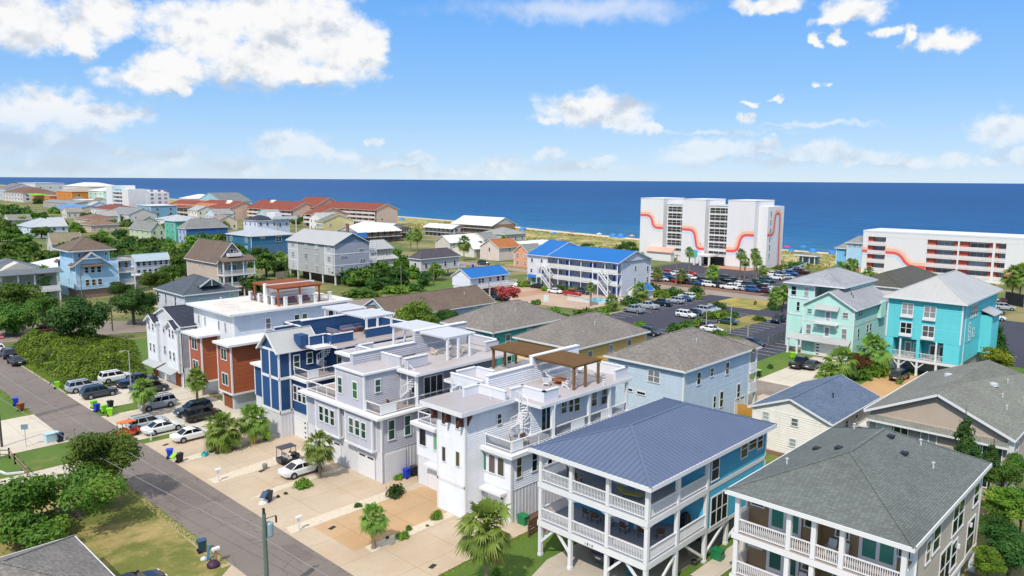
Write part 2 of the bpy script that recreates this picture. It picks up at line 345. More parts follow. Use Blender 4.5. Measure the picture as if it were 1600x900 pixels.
ORD = ['first', 'second', 'third', 'fourth', 'fifth', 'sixth', 'seventh', 'eighth', 'ninth', 'tenth', 'eleventh', 'twelfth', 'thirteenth', 'fourteenth', 'fifteenth', 'sixteenth', 'seventeenth', 'eighteenth', 'nineteenth', 'twentieth', 'twenty-first', 'twenty-second', 'twenty-third', 'twenty-fourth', 'twenty-fifth', 'twenty-sixth', 'twenty-seventh', 'twenty-eighth', 'twenty-ninth', 'thirtieth']
# ---------------------------------------------------------------- houses
FACE = {'S': (0, (0, -1)), 'W': (-math.pi/2, (-1, 0)), 'N': (math.pi, (0, 1)), 'E': (math.pi/2, (1, 0))}
WC = {}
def win_mesh(w, h, st, fm):
    key = (round(w, 2), round(h, 2), st, fm.name)
    if key in WC: return WC[key]
    c = .10 if w > .5 else .07
    f = MB(); x, z = w/2, h/2
    f.box(-x-c, -.05, z, x+c, .01, z+c*1.3).box(-x-c-.02, -.07, -z-c, x+c+.02, .01, -z)
    f.box(-x-c, -.05, -z, -x, .01, z).box(x, -.05, -z, x+c, .01, z)
    nm = {'2': 2, '3': 3, '2d': 2, '3d': 3, '4': 4, 'door2': 2, 'slide': 3}.get(st, 1)
    for i in range(1, nm): f.box(-x+w*i/nm-.05, -.045, -z, -x+w*i/nm+.05, .01, z)
    if st in ('d', '2d', '3d'): f.box(-x, -.04, -.035, x, .01, .035)
    if st == 'box': f.box(-x-.35, -.22, -z-.42, x+.35, .01, -z-.16)
    if st == 'ledge': f.box(-x-.25, -.4, -z-.3, x+.25, .01, -z-.1)
    if st in ('door', 'door2'):
        for i in range(nm):
            a = -x+w*i/nm; b = -x+w*(i+1)/nm; f.box(a, -.03, -z, a+.12, .01, z).box(b-.12, -.03, -z, b, .01, z).box(a+.12, -.03, -z, b-.12, .01, -z+.28).box(a+.12, -.03, z-.14, b-.12, .01, z)
    g = MB(); g.box(-x, -.018, -z, x, .012, z)
    WC[key] = (f.mesh('window', fm), g)
    return WC[key]
PC = {}
class House:
    def __init__(s, name, label, x, y, cat='house', group=None, z=0):
        s.o = (x, y, z); s.root = empty(name, label, cat, s.o, 0, group)
    def part(s, name, mb, mats, parent=None, **k):
        return link(name, mb.mesh(name, mats, off=s.o, **k), parent or s.root)
    def win(s, face, plane, u, z, w, h, st='d', pane=None, name='window', fm=None):
        fm = fm or WHITE; pane = pane or G_DARK; me, g = win_mesh(w, h, st, fm); rz = FACE[face][0]
        d_ = FACE[face][1]; plane = plane+.045*(d_[0]+d_[1]); p = (plane, u, z) if face in 'WE' else (u, plane, z)
        o = link(name, me, s.root, (p[0]-s.o[0], p[1]-s.o[1], p[2]-s.o[2]), rz)
        key = (round(w, 2), round(h, 2), pane.name)
        if key not in PC: PC[key] = g.mesh('pane', pane)
        link('pane', PC[key], o); return o
    def wins(s, face, plane, lst, st='d', pane=None, **k):      # lst of (u,z,w,h)
        for i, q in enumerate(lst):
            pn = pane[i % len(pane)] if isinstance(pane, (list, tuple)) else pane
            s.win(face, plane, *q, st, pn, **k)
    def grid(s, face, plane, us, zs, w, h, st='d', pane=None, **k):
        for z in zs:
            for u in us: s.win(face, plane, u, z, w, h, st, pane, **k)
    def wall(s, x0, y0, z0, x1, y1, z1, m, corner=True, name='wall'):
        b = MB().box(x0, y0, z0, x1, y1, z1)
        if m.name.startswith('lap') and x0 < 135: laps(b, x0, y0, z0, x1, y1, z1, .21 if x0 < 75 else .26)
        if corner:
            for (x, y) in ((x0, y0), (x0, y1), (x1, y0), (x1, y1)): b.box(x-.07 if x == x0 else x-.13, y-.07 if y == y0 else y-.13, z0, x+.13 if x == x0 else x+.07, y+.13 if y == y0 else y+.07, z1-.005, 1)
        return s.part(name, b, [m, WHITE])
    def band(s, x0, y0, x1, y1, z, h=.25, d=.06, m=None, name='trim_band'):
        b = MB(); b.box(x0-d, y0-d, z, x1+d, y0-.002, z+h).box(x0-d, y1+.002, z, x1+d, y1+d, z+h).box(x0-d, y0-.002, z, x0-.002, y1+.002, z+h).box(x1+.002, y0-.002, z, x1+d, y1+.002, z+h)
        return s.part(name, b, m or WHITE)
    def post(s, x, y, z0, z1, w=.25, m=None, cap=True):
        b = MB().box(x-w/2, y-w/2, z0, x+w/2, y+w/2, z1)
        if cap: b.box(x-w/2-.03, y-w/2-.03, z0+.002, x+w/2+.03, y+w/2+.03, z0+.22)
        return s.part('post', b, m or WHITE)
    def rail(s, p, q, z, h=1.0, st='baluster', m=None, sp=.14):
        m = m or WHITE; b = MB(); p, q = Vector((p[0], p[1], 0)), Vector((q[0], q[1], 0)); d = q-p; L = d.length; d.normalize()
        A = lambda t, zz: (p.x+d.x*t, p.y+d.y*t, z+zz)
        b.bar(A(0, h), A(L, h), .13, .07)
        if st == 'solid':
            b.bar(A(0, h/2), A(L, h/2), .10, h-.1)
        else:
            b.bar(A(0, .12), A(L, .12), .07, .07)
            if st == 'baluster':
                n = max(2, int(L/sp))
                for i in range(1, n): b.bar(A(L*i/n, .15), A(L*i/n, h-.03), .045, .045)
            elif st == 'cable':
                for i in range(1, 7): b.bar(A(0, .12+(h-.15)*i/7), A(L, .12+(h-.15)*i/7), .03, .03, 1)
                n = max(1, int(L/1.8))
                for i in range(n+1): b.bar(A(L*i/n, 0), A(L*i/n, h), .08, .08)
        return s.part('railing', b, [m, mat('metal', '#6b6f76')])
    def hip(s, x0, y0, x1, y1, z, zr, m, fascia=None, seams=None, ov=0, name='roof', cap=None, th=.22):
        x0 -= ov; y0 -= ov; x1 += ov; y1 += ov; b = MB()
        w, d = x1-x0, y1-y0; ym, xm = (y0+y1)/2, (x0+x1)/2
        if w >= d: r0, r1 = (x0+d/2, ym, zr), (x1-d/2, ym, zr)
        else: r0, r1 = (xm, y0+w/2, zr), (xm, y1-w/2, zr)
        A, B, Cc, D = (x0, y0, z), (x1, y0, z), (x1, y1, z), (x0, y1, z)
        if w >= d: P = [([A, B, r1, r0]), ([B, Cc, r1]), ([Cc, D, r0, r1]), ([D, A, r0])]
        else: P = [([A, B, r0]), ([B, Cc, r1, r0]), ([Cc, D, r1]), ([D, A, r0, r1])]
        for q in P:
            b.poly(q, 0)
            if seams: seam(b, q, seams)
        hp = [(A, r0), (r0, r1), (Cc, r1)]+([(D, r0), (B, r1)] if w >= d else [(B, r0), (D, r1)])
        for p, q in hp: b.bar(Vector(p)+Vector((0, 0, .01)), Vector(q)+Vector((0, 0, .01)), .22, .05, 0)
        ring(b, x0, y0, x1, y1, z, th)
        return s.part(name, b, [m, fascia or WHITE])
    def gable(s, x0, y0, x1, y1, z, zr, axis, m, wallm, fascia=None, seams=None, ov=.4, rake=.35, name='roof', walls=True):
        b = MB(); g = MB(); th = .2
        if axis == 'x':
            ym = (y0+y1)/2; k = (zr-z)/((y1-y0)/2); zo = z-k*ov; X0, X1 = x0-rake, x1+rake
            P = [[(X0, y0-ov, zo), (X1, y0-ov, zo), (X1, ym, zr), (X0, ym, zr)], [(X1, y1+ov, zo), (X0, y1+ov, zo), (X0, ym, zr), (X1, ym, zr)]]
            ends = [[(x0, y0, z), (x0, y1, z), (x0, ym, zr-.06)], [(x1, y0, z), (x1, y1, z), (x1, ym, zr-.06)]]; ed = [(X0+.03, 0), (X1-.03, 0)]
            rk = [((e, y, zo), (e, ym, zr)) for e, _ in ed for y in (y0-ov, y1+ov)]; ev = [((X0, y, zo), (X1, y, zo)) for y in (y0-ov, y1+ov)]
            rd = ((X0, ym, zr+.01), (X1, ym, zr+.01)); D = (.12, 0, 0)
        else:
            xm = (x0+x1)/2; k = (zr-z)/((x1-x0)/2); zo = z-k*ov; Y0, Y1 = y0-rake, y1+rake
            P = [[(x0-ov, Y1, zo), (x0-ov, Y0, zo), (xm, Y0, zr), (xm, Y1, zr)], [(x1+ov, Y0, zo), (x1+ov, Y1, zo), (xm, Y1, zr), (xm, Y0, zr)]]
            ends = [[(x0, y0, z), (x1, y0, z), (xm, y0, zr-.06)], [(x0, y1, z), (x1, y1, z), (xm, y1, zr-.06)]]
            rk = [((x, e, zo), (xm, e, zr)) for e in (Y0+.03, Y1-.03) for x in (x0-ov, x1+ov)]; ev = [((x, Y0, zo), (x, Y1, zo)) for x in (x0-ov, x1+ov)]
            rd = ((xm, Y0, zr+.01), (xm, Y1, zr+.01)); D = (0, .12, 0)
        for q in P:
            b.poly(q, 0); b.poly([(a, c, e-.12) for a, c, e in q], 1)
            if seams: seam(b, q, seams)
        for p, q in rk: b.bar(Vector(p)-Vector((0, 0, th/2+.005)), Vector(q)-Vector((0, 0, th/2+.005)), .07, th, 1)
        for p, q in ev: b.bar(Vector(p)-Vector((0, 0, .07)), Vector(q)-Vector((0, 0, .07)), .10, .16, 1)
        b.bar(rd[0], rd[1], .22, .05, 0)
        r = s.part(name, b, [m, fascia or WHITE])
        if walls:
            for i, e in enumerate(ends): s.part('gable_wall', MB().ext(e, D if i == 0 else tuple(-v for v in D)), wallm)
        return r
    def flat(s, x0, y0, x1, y1, z, m, ov=.4, th=.35, fascia=None, name='roof'):
        b = MB().box(x0-ov, y0-ov, z, x1+ov, y1+ov, z+th, 1); b.poly([(x0-ov+.04, y0-ov+.04, z+th+.004), (x1+ov-.04, y0-ov+.04, z+th+.004), (x1+ov-.04, y1+ov-.04, z+th+.004), (x0-ov+.04, y1+ov-.04, z+th+.004)], 0)
        return s.part(name, b, [m, fascia or WHITE])
    def deck(s, x0, y0, x1, y1, z, m, beam=.5, bm=None, name='deck'):
        b = MB().box(x0, y0, z-.12, x1, y1, z, 0).box(x0-.06, y0-.06, z-beam, x1+.06, y0-.001, z-.03, 1).box(x0-.06, y0-.001, z-beam, x0-.001, y1+.06, z-.03, 1).box(x0-.001, y1+.001, z-beam, x1+.06, y1+.06, z-.03, 1).box(x1+.001, y0, z-beam, x1+.06, y1, z-.03, 1)
        return s.part(name, b, [m, bm or WHITE])
    def parapet(s, pts, z, h=1.05, t=.22, m=None, cap=None, name='parapet'):
        b = MB()
        for (a, c) in zip(pts[:-1], pts[1:]):
            d = Vector((c[0]-a[0], c[1]-a[1], 0)).normalized()*(t/2-.003)
            b.bar((a[0]-d.x, a[1]-d.y, z+h/2), (c[0]+d.x, c[1]+d.y, z+h/2), t, h, 0); e = d.normalized()*(t/2+.05)
            b.bar((a[0]-e.x, a[1]-e.y, z+h+.05), (c[0]+e.x, c[1]+e.y, z+h+.05), t+.1, .1, 1)
        return s.part(name, b, [m, cap or WHITE])
    def spiral(s, x, y, z0, z1, r=.85, a0=0, turns=1.1, m=None):
        b = MB(); b.tube([(x, y, z0), (x, y, z1+1.0)], .06, 8); n = max(8, int((z1-z0)/.2)); rl = []
        for i in range(n+1):
            a = a0+2*math.pi*turns*i/n; z = z0+(z1-z0)*i/n; c, d = math.cos(a), math.sin(a); da = 2*math.pi*turns/n*.55
            p = [(x, y, z), (x+r*math.cos(a-da), y+r*math.sin(a-da), z), (x+r*math.cos(a+da), y+r*math.sin(a+da), z)]; b.ext(p, (0, 0, .06))
            b.bar((x+r*c, y+r*d, z), (x+r*c, y+r*d, z+.95), .035); rl.append((x+r*c, y+r*d, z+.95))
        b.tube(rl, .04, 6)
        return s.part('spiral_staircase', b, m or WHITE)
    def garage(s, face, plane, u, z0, w, h, m=None, lites='top', n=4, name='garage_door'):
        b = MB(); p = MB(); x = w/2
        b.box(-x-.12, -.06, 0, -x, .01, h+.12).box(x, -.06, 0, x+.12, .01, h+.12).box(-x, -.06, h, x, .01, h+.12)
        for i in range(n): b.box(-x, -.03, h*i/n+.012, x, .01, h*(i+1)/n-.012, 1)
        b.box(-x, -.01, 0, x, .012, h, 1)
        if lites == 'top':
            for a in (-.27, .27): p.box(a*w-.2*w, -.035, h*.86, a*w+.2*w, 0, h*.94)
        elif lites == 'side':
            for i in range(n): p.box(x-.55, -.035, h*(i+.35)/n, x-.2, 0, h*(i+.72)/n)
        elif lites == 'sideL':
            for i in range(n): p.box(-x+.2, -.035, h*(i+.35)/n, -x+.7, 0, h*(i+.72)/n)
        rz = FACE[face][0]; plane += .045*(FACE[face][1][0]+FACE[face][1][1]); q = (plane, u) if face in 'WE' else (u, plane)
        o = link(name, b.mesh(name, [WHITE, m or WHITE]), s.root, (q[0]-s.o[0], q[1]-s.o[1], z0-s.o[2]), rz)
        if p.f: link('pane', p.mesh('pane', G_DARK), o)
        return o
    def pergola(s, x0, y0, x1, y1, z0, z1, m, n=14, along='x', posts=None, pw=.18, pm=None):
        b = MB(); 
        for y in (y0+.3, y1-.3): b.bar((x0, y, z1-.16), (x1, y, z1-.16), .09, .22)
        for x in (x0+.3, x1-.3): b.bar((x, y0, z1-.17), (x, y1, z1-.17), .085, .2)
        for i in range(n):
            if along == 'x': x = x0+(x1-x0)*(i+.5)/n; b.bar((x, y0, z1), (x, y1, z1), (x1-x0)/n*.52, .1)
            else: y = y0+(y1-y0)*(i+.5)/n; b.bar((x0, y, z1), (x1, y, z1), (y1-y0)/n*.52, .12)
        o = s.part('pergola', b, m)
        for (x, y) in (posts or [(x0+.3, y0+.3), (x1-.3, y0+.3), (x0+.3, y1-.3), (x1-.3, y1-.3)]):
            link('pergola_post', MB().box(x-pw/2, y-pw/2, z0, x+pw/2, y+pw/2, z1-.27).mesh('pergola_post', pm or m, off=s.o), o)
        return o
    def vents(s, pts, m=None):           # little roof pipes and hoods
        for (x, y, z) in pts: s.part('roof_vent', MB().tube([(x, y, z-.25), (x, y, z+.3)], .07, 6).box(x-.1, y-.1, z+.28, x+.1, y+.1, z+.36), m or GREYW)
def laps(b, x0, y0, z0, x1, y1, z1, p=.21, d=.04):      # clapboards: each course leans out to its lower edge
    n = max(1, int((z1-z0)/p)); p = (z1-z0)/n
    for i in range(n):
        za, zb = z0+i*p, z0+(i+1)*p
        for (a, c, u) in (((x0, y0), (x0, y1), (-1, 0)), ((x1, y0), (x0, y0), (0, -1))):
            e = lambda q, k, z: (q[0]+u[0]*k, q[1]+u[1]*k, z)
            b.poly([e(a, d, za), e(c, d, za), e(c, .004, zb), e(a, .004, zb)]); b.poly([e(a, d, za), e(a, .004, za), e(c, .004, za), e(c, d, za)])
def battens(b, x0, y0, z0, x1, y1, z1, p=.45):
    for i in range(int((y1-y0)/p)+1): y = y0+.1+i*p; b.box(x0-.035, y, z0, x0-.002, y+.07, z1) if y+.07 < y1 else None
    for i in range(int((x1-x0)/p)+1): x = x0+.1+i*p; b.box(x, y0-.035, z0, x+.07, y0-.002, z1) if x+.07 < x1 else None
    return b
def ring(b, x0, y0, x1, y1, z, th, m=1):
    b.box(x0-.03, y0-.03, z-th, x1+.03, y0+.04, z+.02, m).box(x0-.03, y1-.04, z-th, x1+.03, y1+.03, z+.02, m).box(x0-.03, y0+.04, z-th, x0+.04, y1-.04, z+.02, m).box(x1-.04, y0+.04, z-th, x1+.03, y1-.04, z+.02, m)
    b.poly([(x0, y0, z-th+.03), (x0, y1, z-th+.03), (x1, y1, z-th+.03), (x1, y0, z-th+.03)], m)
def seam(b, q, sp, m=0, w=.05, h=.05):
    q = [Vector(p) for p in q]; e = (q[1]-q[0]); L = e.length; e.normalize()
    n = (q[1]-q[0]).cross(q[2]-q[0]).normalized()
    if n.z < 0: n = -n
    t = n.cross(e)
    if t.z < 0: t = -t
    uv = [((p-q[0]).dot(e), (p-q[0]).dot(t)) for p in q]; k = int(L/sp)
    for i in range(1, k):
        u = L*i/k; hit = []
        for j in range(len(uv)):
            (a, c), (d, f) = uv[j], uv[(j+1) % len(uv)]
            if (a-u)*(d-u) < 0: hit.append(c+(f-c)*(u-a)/(d-a))
        if len(hit) >= 2:
            lo, hi = min(hit), max(hit); b.bar(q[0]+e*u+t*lo+n*.01, q[0]+e*u+t*hi+n*.01, w, h, m, upv=n)
def struct(name, poly, z, m, extra=None):
    b = MB().poly([(x, y, z) for x, y in poly])
    return tag(link(name, b.mesh(name, m)), kind='structure')

# ---------------------------------------------------------------- ground, roads, sea
COAST = [(338, -3000), (340, -200), (342, 60), (345, 230), (366, 330), (389, 413), (406, 547), (440, 900), (540, 1700), (760, 3200), (900, 6000)]
struct('ground', [(-5000, -3000)]+[(x-70, y) for x, y in COAST]+[(-5000, 6000)], -.06, mat('grass', '#5d6b34', dry='#9a8a62', a=.44, d=.8, s=.05, soil=.5))
b = MB()
def strip(b, d0, z0, d1, z1):
    for (a, c), (e, f) in zip(COAST[:-1], COAST[1:]): b.poly([(a+d0, c, z0), (a+d1, c, z1), (e+d1, f, z1), (e+d0, f, z0)])
strip(b, -72, -.05, -46, .6); strip(b, -46, .6, -13, .1)
tag(link('dune', b.mesh('dune', mat('grass', '#7d8440', dry='#c4b07c', a=.42, d=.75, s=.09, soil=.3))), kind='structure')
b = MB(); strip(b, -14, .12, -3, -.5); strip(b, -3, -.5, 25, -2.2)
tag(link('beach', b.mesh('beach', mat('sand', '#d8c6a4'))), kind='structure')
b = MB().poly([(200, -60000, -1), (60000, -60000, -1), (60000, 60000, -1), (200, 60000, -1)])
tag(link('sea', b.mesh('sea', mat('water', '#0a4f8e'))), kind='structure')

random.seed(3)
q = MB()
for (x, y) in [(342, 60+i*6.5) for i in range(60)]:
    xx = 342+max(0, (y-230))*.19
    for k in range(1):
        a = xx+random.choice((3.5, 6, 11, 16))+random.uniform(-1, 1); w = random.uniform(.25, .7); l = random.uniform(3, 8)
        q.poly([(a-w, y-l, -.94+k*.004), (a+w*.3, y-l*.3, -.94+k*.004), (a+w, y+l, -.94+k*.004), (a-w*.2, y+l*.2, -.94+k*.004)])
tag(link('surf', q.mesh('surf', mat('plain', '#dfe7ea', .6, v=.1))), kind='structure')
ASPH = mat('asphalt', '#7c736d'); ASPH2 = mat('asphalt', '#3c3d4a', crack=.2); ASPH3 = mat('asphalt', '#8d8178')
CONC = mat('concrete', '#bfae98', joint=4.5); CONC2 = mat('concrete', '#c9c1b2', joint=4.5); TAN = mat('concrete', '#c09a6d', tint='#b98d5a', joint=3)
LAWN = mat('grass', '#56722a', dry='#8a8248', a=.52, d=.7, soil=.1); LAWN_DRY = mat('grass', '#6b7230', dry='#b09a66', a=.44, d=.85, s=.16, soil=.55); LAWN_G = mat('grass', '#567226', dry='#7f8a3a', a=.5, d=.6, soil=.06)
rect = lambda x0, y0, x1, y1: [(x0, y0), (x1, y0), (x1, y1), (x0, y1)]
struct('lawn', rect(-60, 20, 25.8, 166), -.03, LAWN_DRY)
struct('lawn', rect(-60, 90, 25.8, 97.3), -.022, LAWN); struct('lawn', rect(-60, 112, 25.8, 150), -.022, LAWN)
struct('street', rect(25.8, -80, 31.7, 170), -.012, ASPH)
struct('cross_street', [(-150, 168), (34, 166), (60, 157), (140, 150.5), (187, 150.5), (187, 158), (140, 158), (62, 170.5), (46, 184), (30, 186), (-150, 186)], -.016, ASPH3)
struct('back_street', rect(103.5, -80, 110.5, 152), -.014, ASPH3)
struct('shore_road', [(186.5, -300), (194.5, -300), (194.5, 260), (200, 700), (192, 700), (186.5, 260)], -.008, mat('asphalt', '#968a80', crack=.1))
struct('driveway', [(31.7, 42.6), (40, 42.9), (48, 42.9), (48, 60), (46.5, 90), (31.7, 90.2)], .0, CONC)
struct('driveway', rect(34, 50.8, 47, 57.2), .006, mat('concrete', '#bd9f7b', tint='#b07f48', joint=4.5))
struct('driveway', rect(31.7, 108.3, 46, 119.4), .0, CONC2); struct('driveway', [(31.7, 92), (46, 91), (46, 104.8), (31.7, 104.8)], .0, CONC2)
struct('lawn', rect(31.7, 104.8, 44, 108.3), -.006, LAWN); struct('lawn', rect(31.7, 90.2, 39, 92), -.006, LAWN_G)
struct('lawn', rect(31.7, 119.4, 70, 152), -.02, LAWN)
SHELL = mat('gravel', '#d3c6b2')
for p in ([(34.9, 49.5), (44.5, 49.9), (44.5, 50.9), (35, 50.8)], [(31.9, 57.4), (43.3, 57.2), (43.3, 58.9), (32.2, 58.8)], [(32.2, 72.9), (44, 73.3), (44, 75.4), (40, 75.4), (32.2, 74.4)], [(32.5, 66.6), (43.9, 66.9), (43.9, 67.6), (36, 67.7)], [(32.5, 81.0), (42, 81.6), (42, 83.6), (33, 82.4)]):
    struct('shell_bed', p, .012, SHELL)
struct('lawn', rect(31.7, 24.8, 70, 42.7), -.018, LAWN_G)
struct('driveway', [(31.7, 29.2), (66, 29.6), (66, 38.3), (44.3, 38.3), (40, 37), (31.7, 37)], .0, mat('concrete', '#b9b0a0', joint=4))
struct('driveway', rect(31.7, 12, 50, 24.6), .0, CONC); struct('side_path', rect(50.5, 26.8, 64, 28.6), .004, CONC2)
struct('mulch_bed', rect(48, 41.3, 66, 44.9), .004, mat('sand', '#6e4a3a'))
for p in (rect(-30, 84.8, 25.8, 89.6), rect(-30, 97.3, 25.8, 112), rect(-30, 79.5, 15, 82)): struct('driveway', p, .0, CONC2)
struct('driveway', [(14, 46), (25.8, 46), (25.8, 56), (24, 54.5), (14, 53)], .0, CONC)
# second row and beyond
struct('lawn', rect(67, 28, 103.5, 150), -.02, LAWN); struct('driveway', rect(94, 46, 103.5, 54), .0, CONC); struct('driveway', rect(95, 62, 103.5, 90), .0, ASPH3)
struct('lawn', rect(110.5, 52.4, 133, 62), -.02, LAWN_G); struct('lawn', rect(110.5, 10, 200, 45.6), -.022, LAWN)
struct('driveway', rect(110.5, 45.6, 133, 52.4), .0, CONC2); struct('driveway', rect(110.5, 32.5, 131, 39.6), .004, TAN)
struct('car_park', [(121, 58), (184, 58), (184, 103), (140, 104), (121, 104)], .0, ASPH2); struct('car_park', rect(172, 96, 186.6, 103), .004, ASPH2)
struct('car_park', rect(172, 75, 187, 82), .004, ASPH2)
struct('car_park', rect(203, 68, 252, 152), .0, ASPH2); struct('car_park', rect(194.4, 86, 204, 93), .004, ASPH2)
struct('car_park', rect(150, 14, 200, 45), .004, ASPH2)
struct('mulch_bed', rect(195, 93, 203, 150), .0, mat('sand', '#7d5f4e')); struct('mulch_bed', rect(195, 68, 203, 86), .0, mat('sand', '#7d5f4e'))
struct('forecourt', rect(246, 122, 254, 140), .006, mat('concrete', '#b58468'))
struct('motel_yard', [(142, 112), (166, 112), (166, 151), (150, 151), (138, 138)], .0, mat('concrete', '#b8a08c', tint='#a5806a'))
struct('driveway', rect(144, 136, 164, 142), .006, mat('concrete', '#b08a72')); struct('lawn', rect(122, 160, 152, 182), -.015, LAWN_G); struct('lawn', rect(196, 152, 232, 200), -.015, LAWN_DRY)
struct('verge', rect(138, 104.2, 186, 111.5), -.01, mat('grass', '#6a7434', dry='#b09c58', a=.45)); struct('verge', rect(172, 82, 187, 96), .008, mat('grass', '#7d7f3c', dry='#b99f52', a=.4))
struct('verge', rect(121, 74.5, 165, 80.5), .01, mat('grass', '#6a7434', dry='#a88f58', a=.42))
struct('sand_lot', rect(70, 176, 96, 190), -.01, mat('sand', '#b59f80'))
struct('terrace', rect(42, 104.9, 50, 108.2), .008, CONC2)
k = MB()                                     # kerbs and painted bay lines
for (x0, y0, x1, y1) in ((31.7, -80, 31.9, 42.5), (31.7, 119.6, 31.9, 150), (121, 104, 186, 104.3), (138, 103.8, 172, 104)): k.box(x0, y0, -.05, x1, y1, .12)
tag(link('kerb', k.mesh('kerb', mat('concrete', '#b5aea4'))), kind='structure')
ln = MB()
def bays(x0, x1, y0, y1, n, z=.008):
    for i in range(n+1):
        y = y0+(y1-y0)*i/n; ln.poly([(x0, y-.06, z), (x1, y-.06, z), (x1, y+.06, z), (x0, y+.06, z)])
def baysx(y0, y1, x0, x1, n, z=.008):
    for i in range(n+1):
        x = x0+(x1-x0)*i/n; ln.poly([(x-.06, y0, z), (x+.06, y0, z), (x+.06, y1, z), (x-.06, y1, z)])
baysx(98.5, 103.5, 140, 175, 13); baysx(81, 86, 132, 165, 12); baysx(69.5, 74.3, 128, 165, 14); baysx(58.3, 63, 128, 180, 19); bays(178, 183.5, 60, 74, 5)
bays(205, 210, 95, 148, 20); bays(222, 227, 92, 150, 21); bays(235, 240, 86, 112, 9); baysx(20, 25, 160, 190, 11)
tag(link('bay_lines', ln.mesh('bay_lines', mat('plain', '#d8d8d4', .7))), kind='structure')
y = MB()
for x in (190.3, 190.6): y.poly([(x, -200, .0), (x+.12, -200, .0), (x+.12, 260, .0), (x, 260, .0)])
tag(link('road_line', y.mesh('road_line', mat('plain', '#c9a63c', .7))), kind='structure')

PATCH = mat('asphalt', '#67605c', crack=.2)
struct('road_patch', [(25.9, 110.6), (31.6, 112.2), (31.6, 113.4), (25.9, 111.9)], -.006, PATCH); struct('road_patch', rect(27.2, 69, 30.8, 77), -.006, mat('asphalt', '#746b66', crack=.3)); struct('road_patch', [(25.9, 92), (28.5, 92.3), (28.4, 96.8), (25.9, 96.5)], -.006, PATCH); struct('road_patch', [(29.6, 52), (31.3, 52.4), (31.2, 55.5), (30.2, 56.1)], -.006, mat('asphalt', '#746b66', crack=.3))
struct('verge', [(25.0, 56), (25.8, 56), (25.8, 79), (25.3, 79)], -.008, mat('sand', '#a89878'))

# ---------------------------------------------------------------- the houses along the street
HG = 'houses along the street'
METAL_BLUE = mat('metal', '#62708c', rough=.48); SH_GREY = mat('shingle', '#6c7370', stain=.5); SH_TAN = mat('shingle', '#87807a', v=.22); SH_BLUE = mat('shingle', '#61738c', v=.2); SH_DARK = mat('shingle', '#555d68', v=.2); SH_BROWN = mat('shingle', '#75655a', v=.2); SH_NAVY = mat('shingle', '#333a4c', v=.25)
METAL_LT = mat('metal', '#b9bab9', rough=.45); MEMB = mat('membrane', '#c3bcb8'); MEMB_W = mat('membrane', '#dcd6cf')
DECK = mat('deckboard', '#a4a7b0'); DECK_T = mat('deckboard', '#a89c98')
TEALW = mat('lap', '#45a3c2'); 
# --- teal blue house with two porches
H = House('porch_house', 'bright blue house on white stilts with blue metal hip roof and two wrapped porches', 53, 34, group=HG); blue = H
H.wall(53, 28.9, 2.4, 63.5, 39.3, 8.95, TEALW)
H.wall(48.6, 32.6, 3.15, 52.99, 39.25, 8.9, TEALW, name='porch_wall')
b = MB().ext([(52.99, 28.95, 3.15), (52.99, 32.59, 3.15), (50.2, 32.59, 3.15)], (0, 0, 5.7)); H.part('bay_wall', b, TEALW)
H.part('trim_band', MB().box(53.01, 28.83, 6.0, 63.5, 28.895, 6.35), WHITE)
H.part('trim_band', MB().box(53.01, 28.83, 2.3, 63.55, 28.895, 2.65), WHITE)
for z in (3.15, 6.5):
    H.deck(44.35, 28.75, 53, 39.35, z, DECK, .5)
for z, nm in ((6.02, 0), (2.66, 1)):
    for (a, c) in ((28.8, 32.4), (32.4, 36), (36, 39.2)):
        n = 10; top = [(44.42, c-(c-a)*i/n, z+.02) for i in range(n+1)]; bot = [(44.42, a+(c-a)*i/n, z-.32+.30*math.sin(math.pi*i/n)) for i in range(n+1)]
        if z > 5: H.part('arched_beam', MB().ext(top+bot, (.12, 0, 0)), WHITE)
    for (a, c) in ((44.5, 48.6), (48.6, 53)):
        n = 10; top = [(c-(c-a)*i/n, 28.82, z+.02) for i in range(n+1)]; bot = [(a+(c-a)*i/n, 28.82, z-.32+.30*math.sin(math.pi*i/n)) for i in range(n+1)]
        if z > 5: H.part('arched_beam', MB().ext(top+bot, (0, .12, 0)), WHITE)
for (x, y) in ((44.5, 39.2), (44.5, 36), (44.5, 32.4), (44.5, 28.85), (48.6, 28.85), (53, 28.85)): H.post(x, y, 0, 8.95, .3)
for (x, y) in ((48.6, 39.2), (53, 39.2), (48.6, 34), (57.1, 29.1), (57.1, 34), (57.1, 39.1), (63.3, 29.1), (63.3, 39.1), (53, 34)): H.post(x, y, 0, 2.55, .3)
br = [((44.5, 39.2, 1.2), (44.5, 37.8, 2.6)), ((44.5, 36, 1.2), (44.5, 37.4, 2.6)), ((44.5, 32.4, 1.2), (44.5, 31, 2.6)), ((44.5, 28.85, 1.0), (44.5, 30.6, 2.6)), ((44.5, 39.2, .9), (46.3, 39.2, 2.6)), ((53, 28.85, .6), (56.9, 28.95, 2.5)), ((48.6, 28.85, 2.4), (45.6, 28.85, .3)), ((53, 28.85, .4), (50, 28.9, 2.5)), ((57.1, 29.1, .4), (62.9, 29.1, 2.4)), ((53, 33.8, .5), (53, 30.2, 2.5))]
for p, q in br: H.part('brace', MB().bar(p, q, .14, .2), WHITE)
for z in (3.15, 6.5):
    for p, q in (((44.5, 39.05), (44.5, 36.15)), ((44.5, 35.85), (44.5, 32.55)), ((44.5, 32.25), (44.5, 29.0)), ((44.65, 28.85), (48.45, 28.85)), ((48.75, 28.85), (52.85, 28.85)), ((44.65, 39.2), (48.5, 39.2))): H.rail(p, q, z)
H.hip(43.8, 28.2, 64, 40, 9.35, 11.25, METAL_BLUE, seams=.46, th=.34)
H.part('soffit', MB().box(44.2, 28.6, 8.95, 63.6, 39.6, 8.99), WHITE)
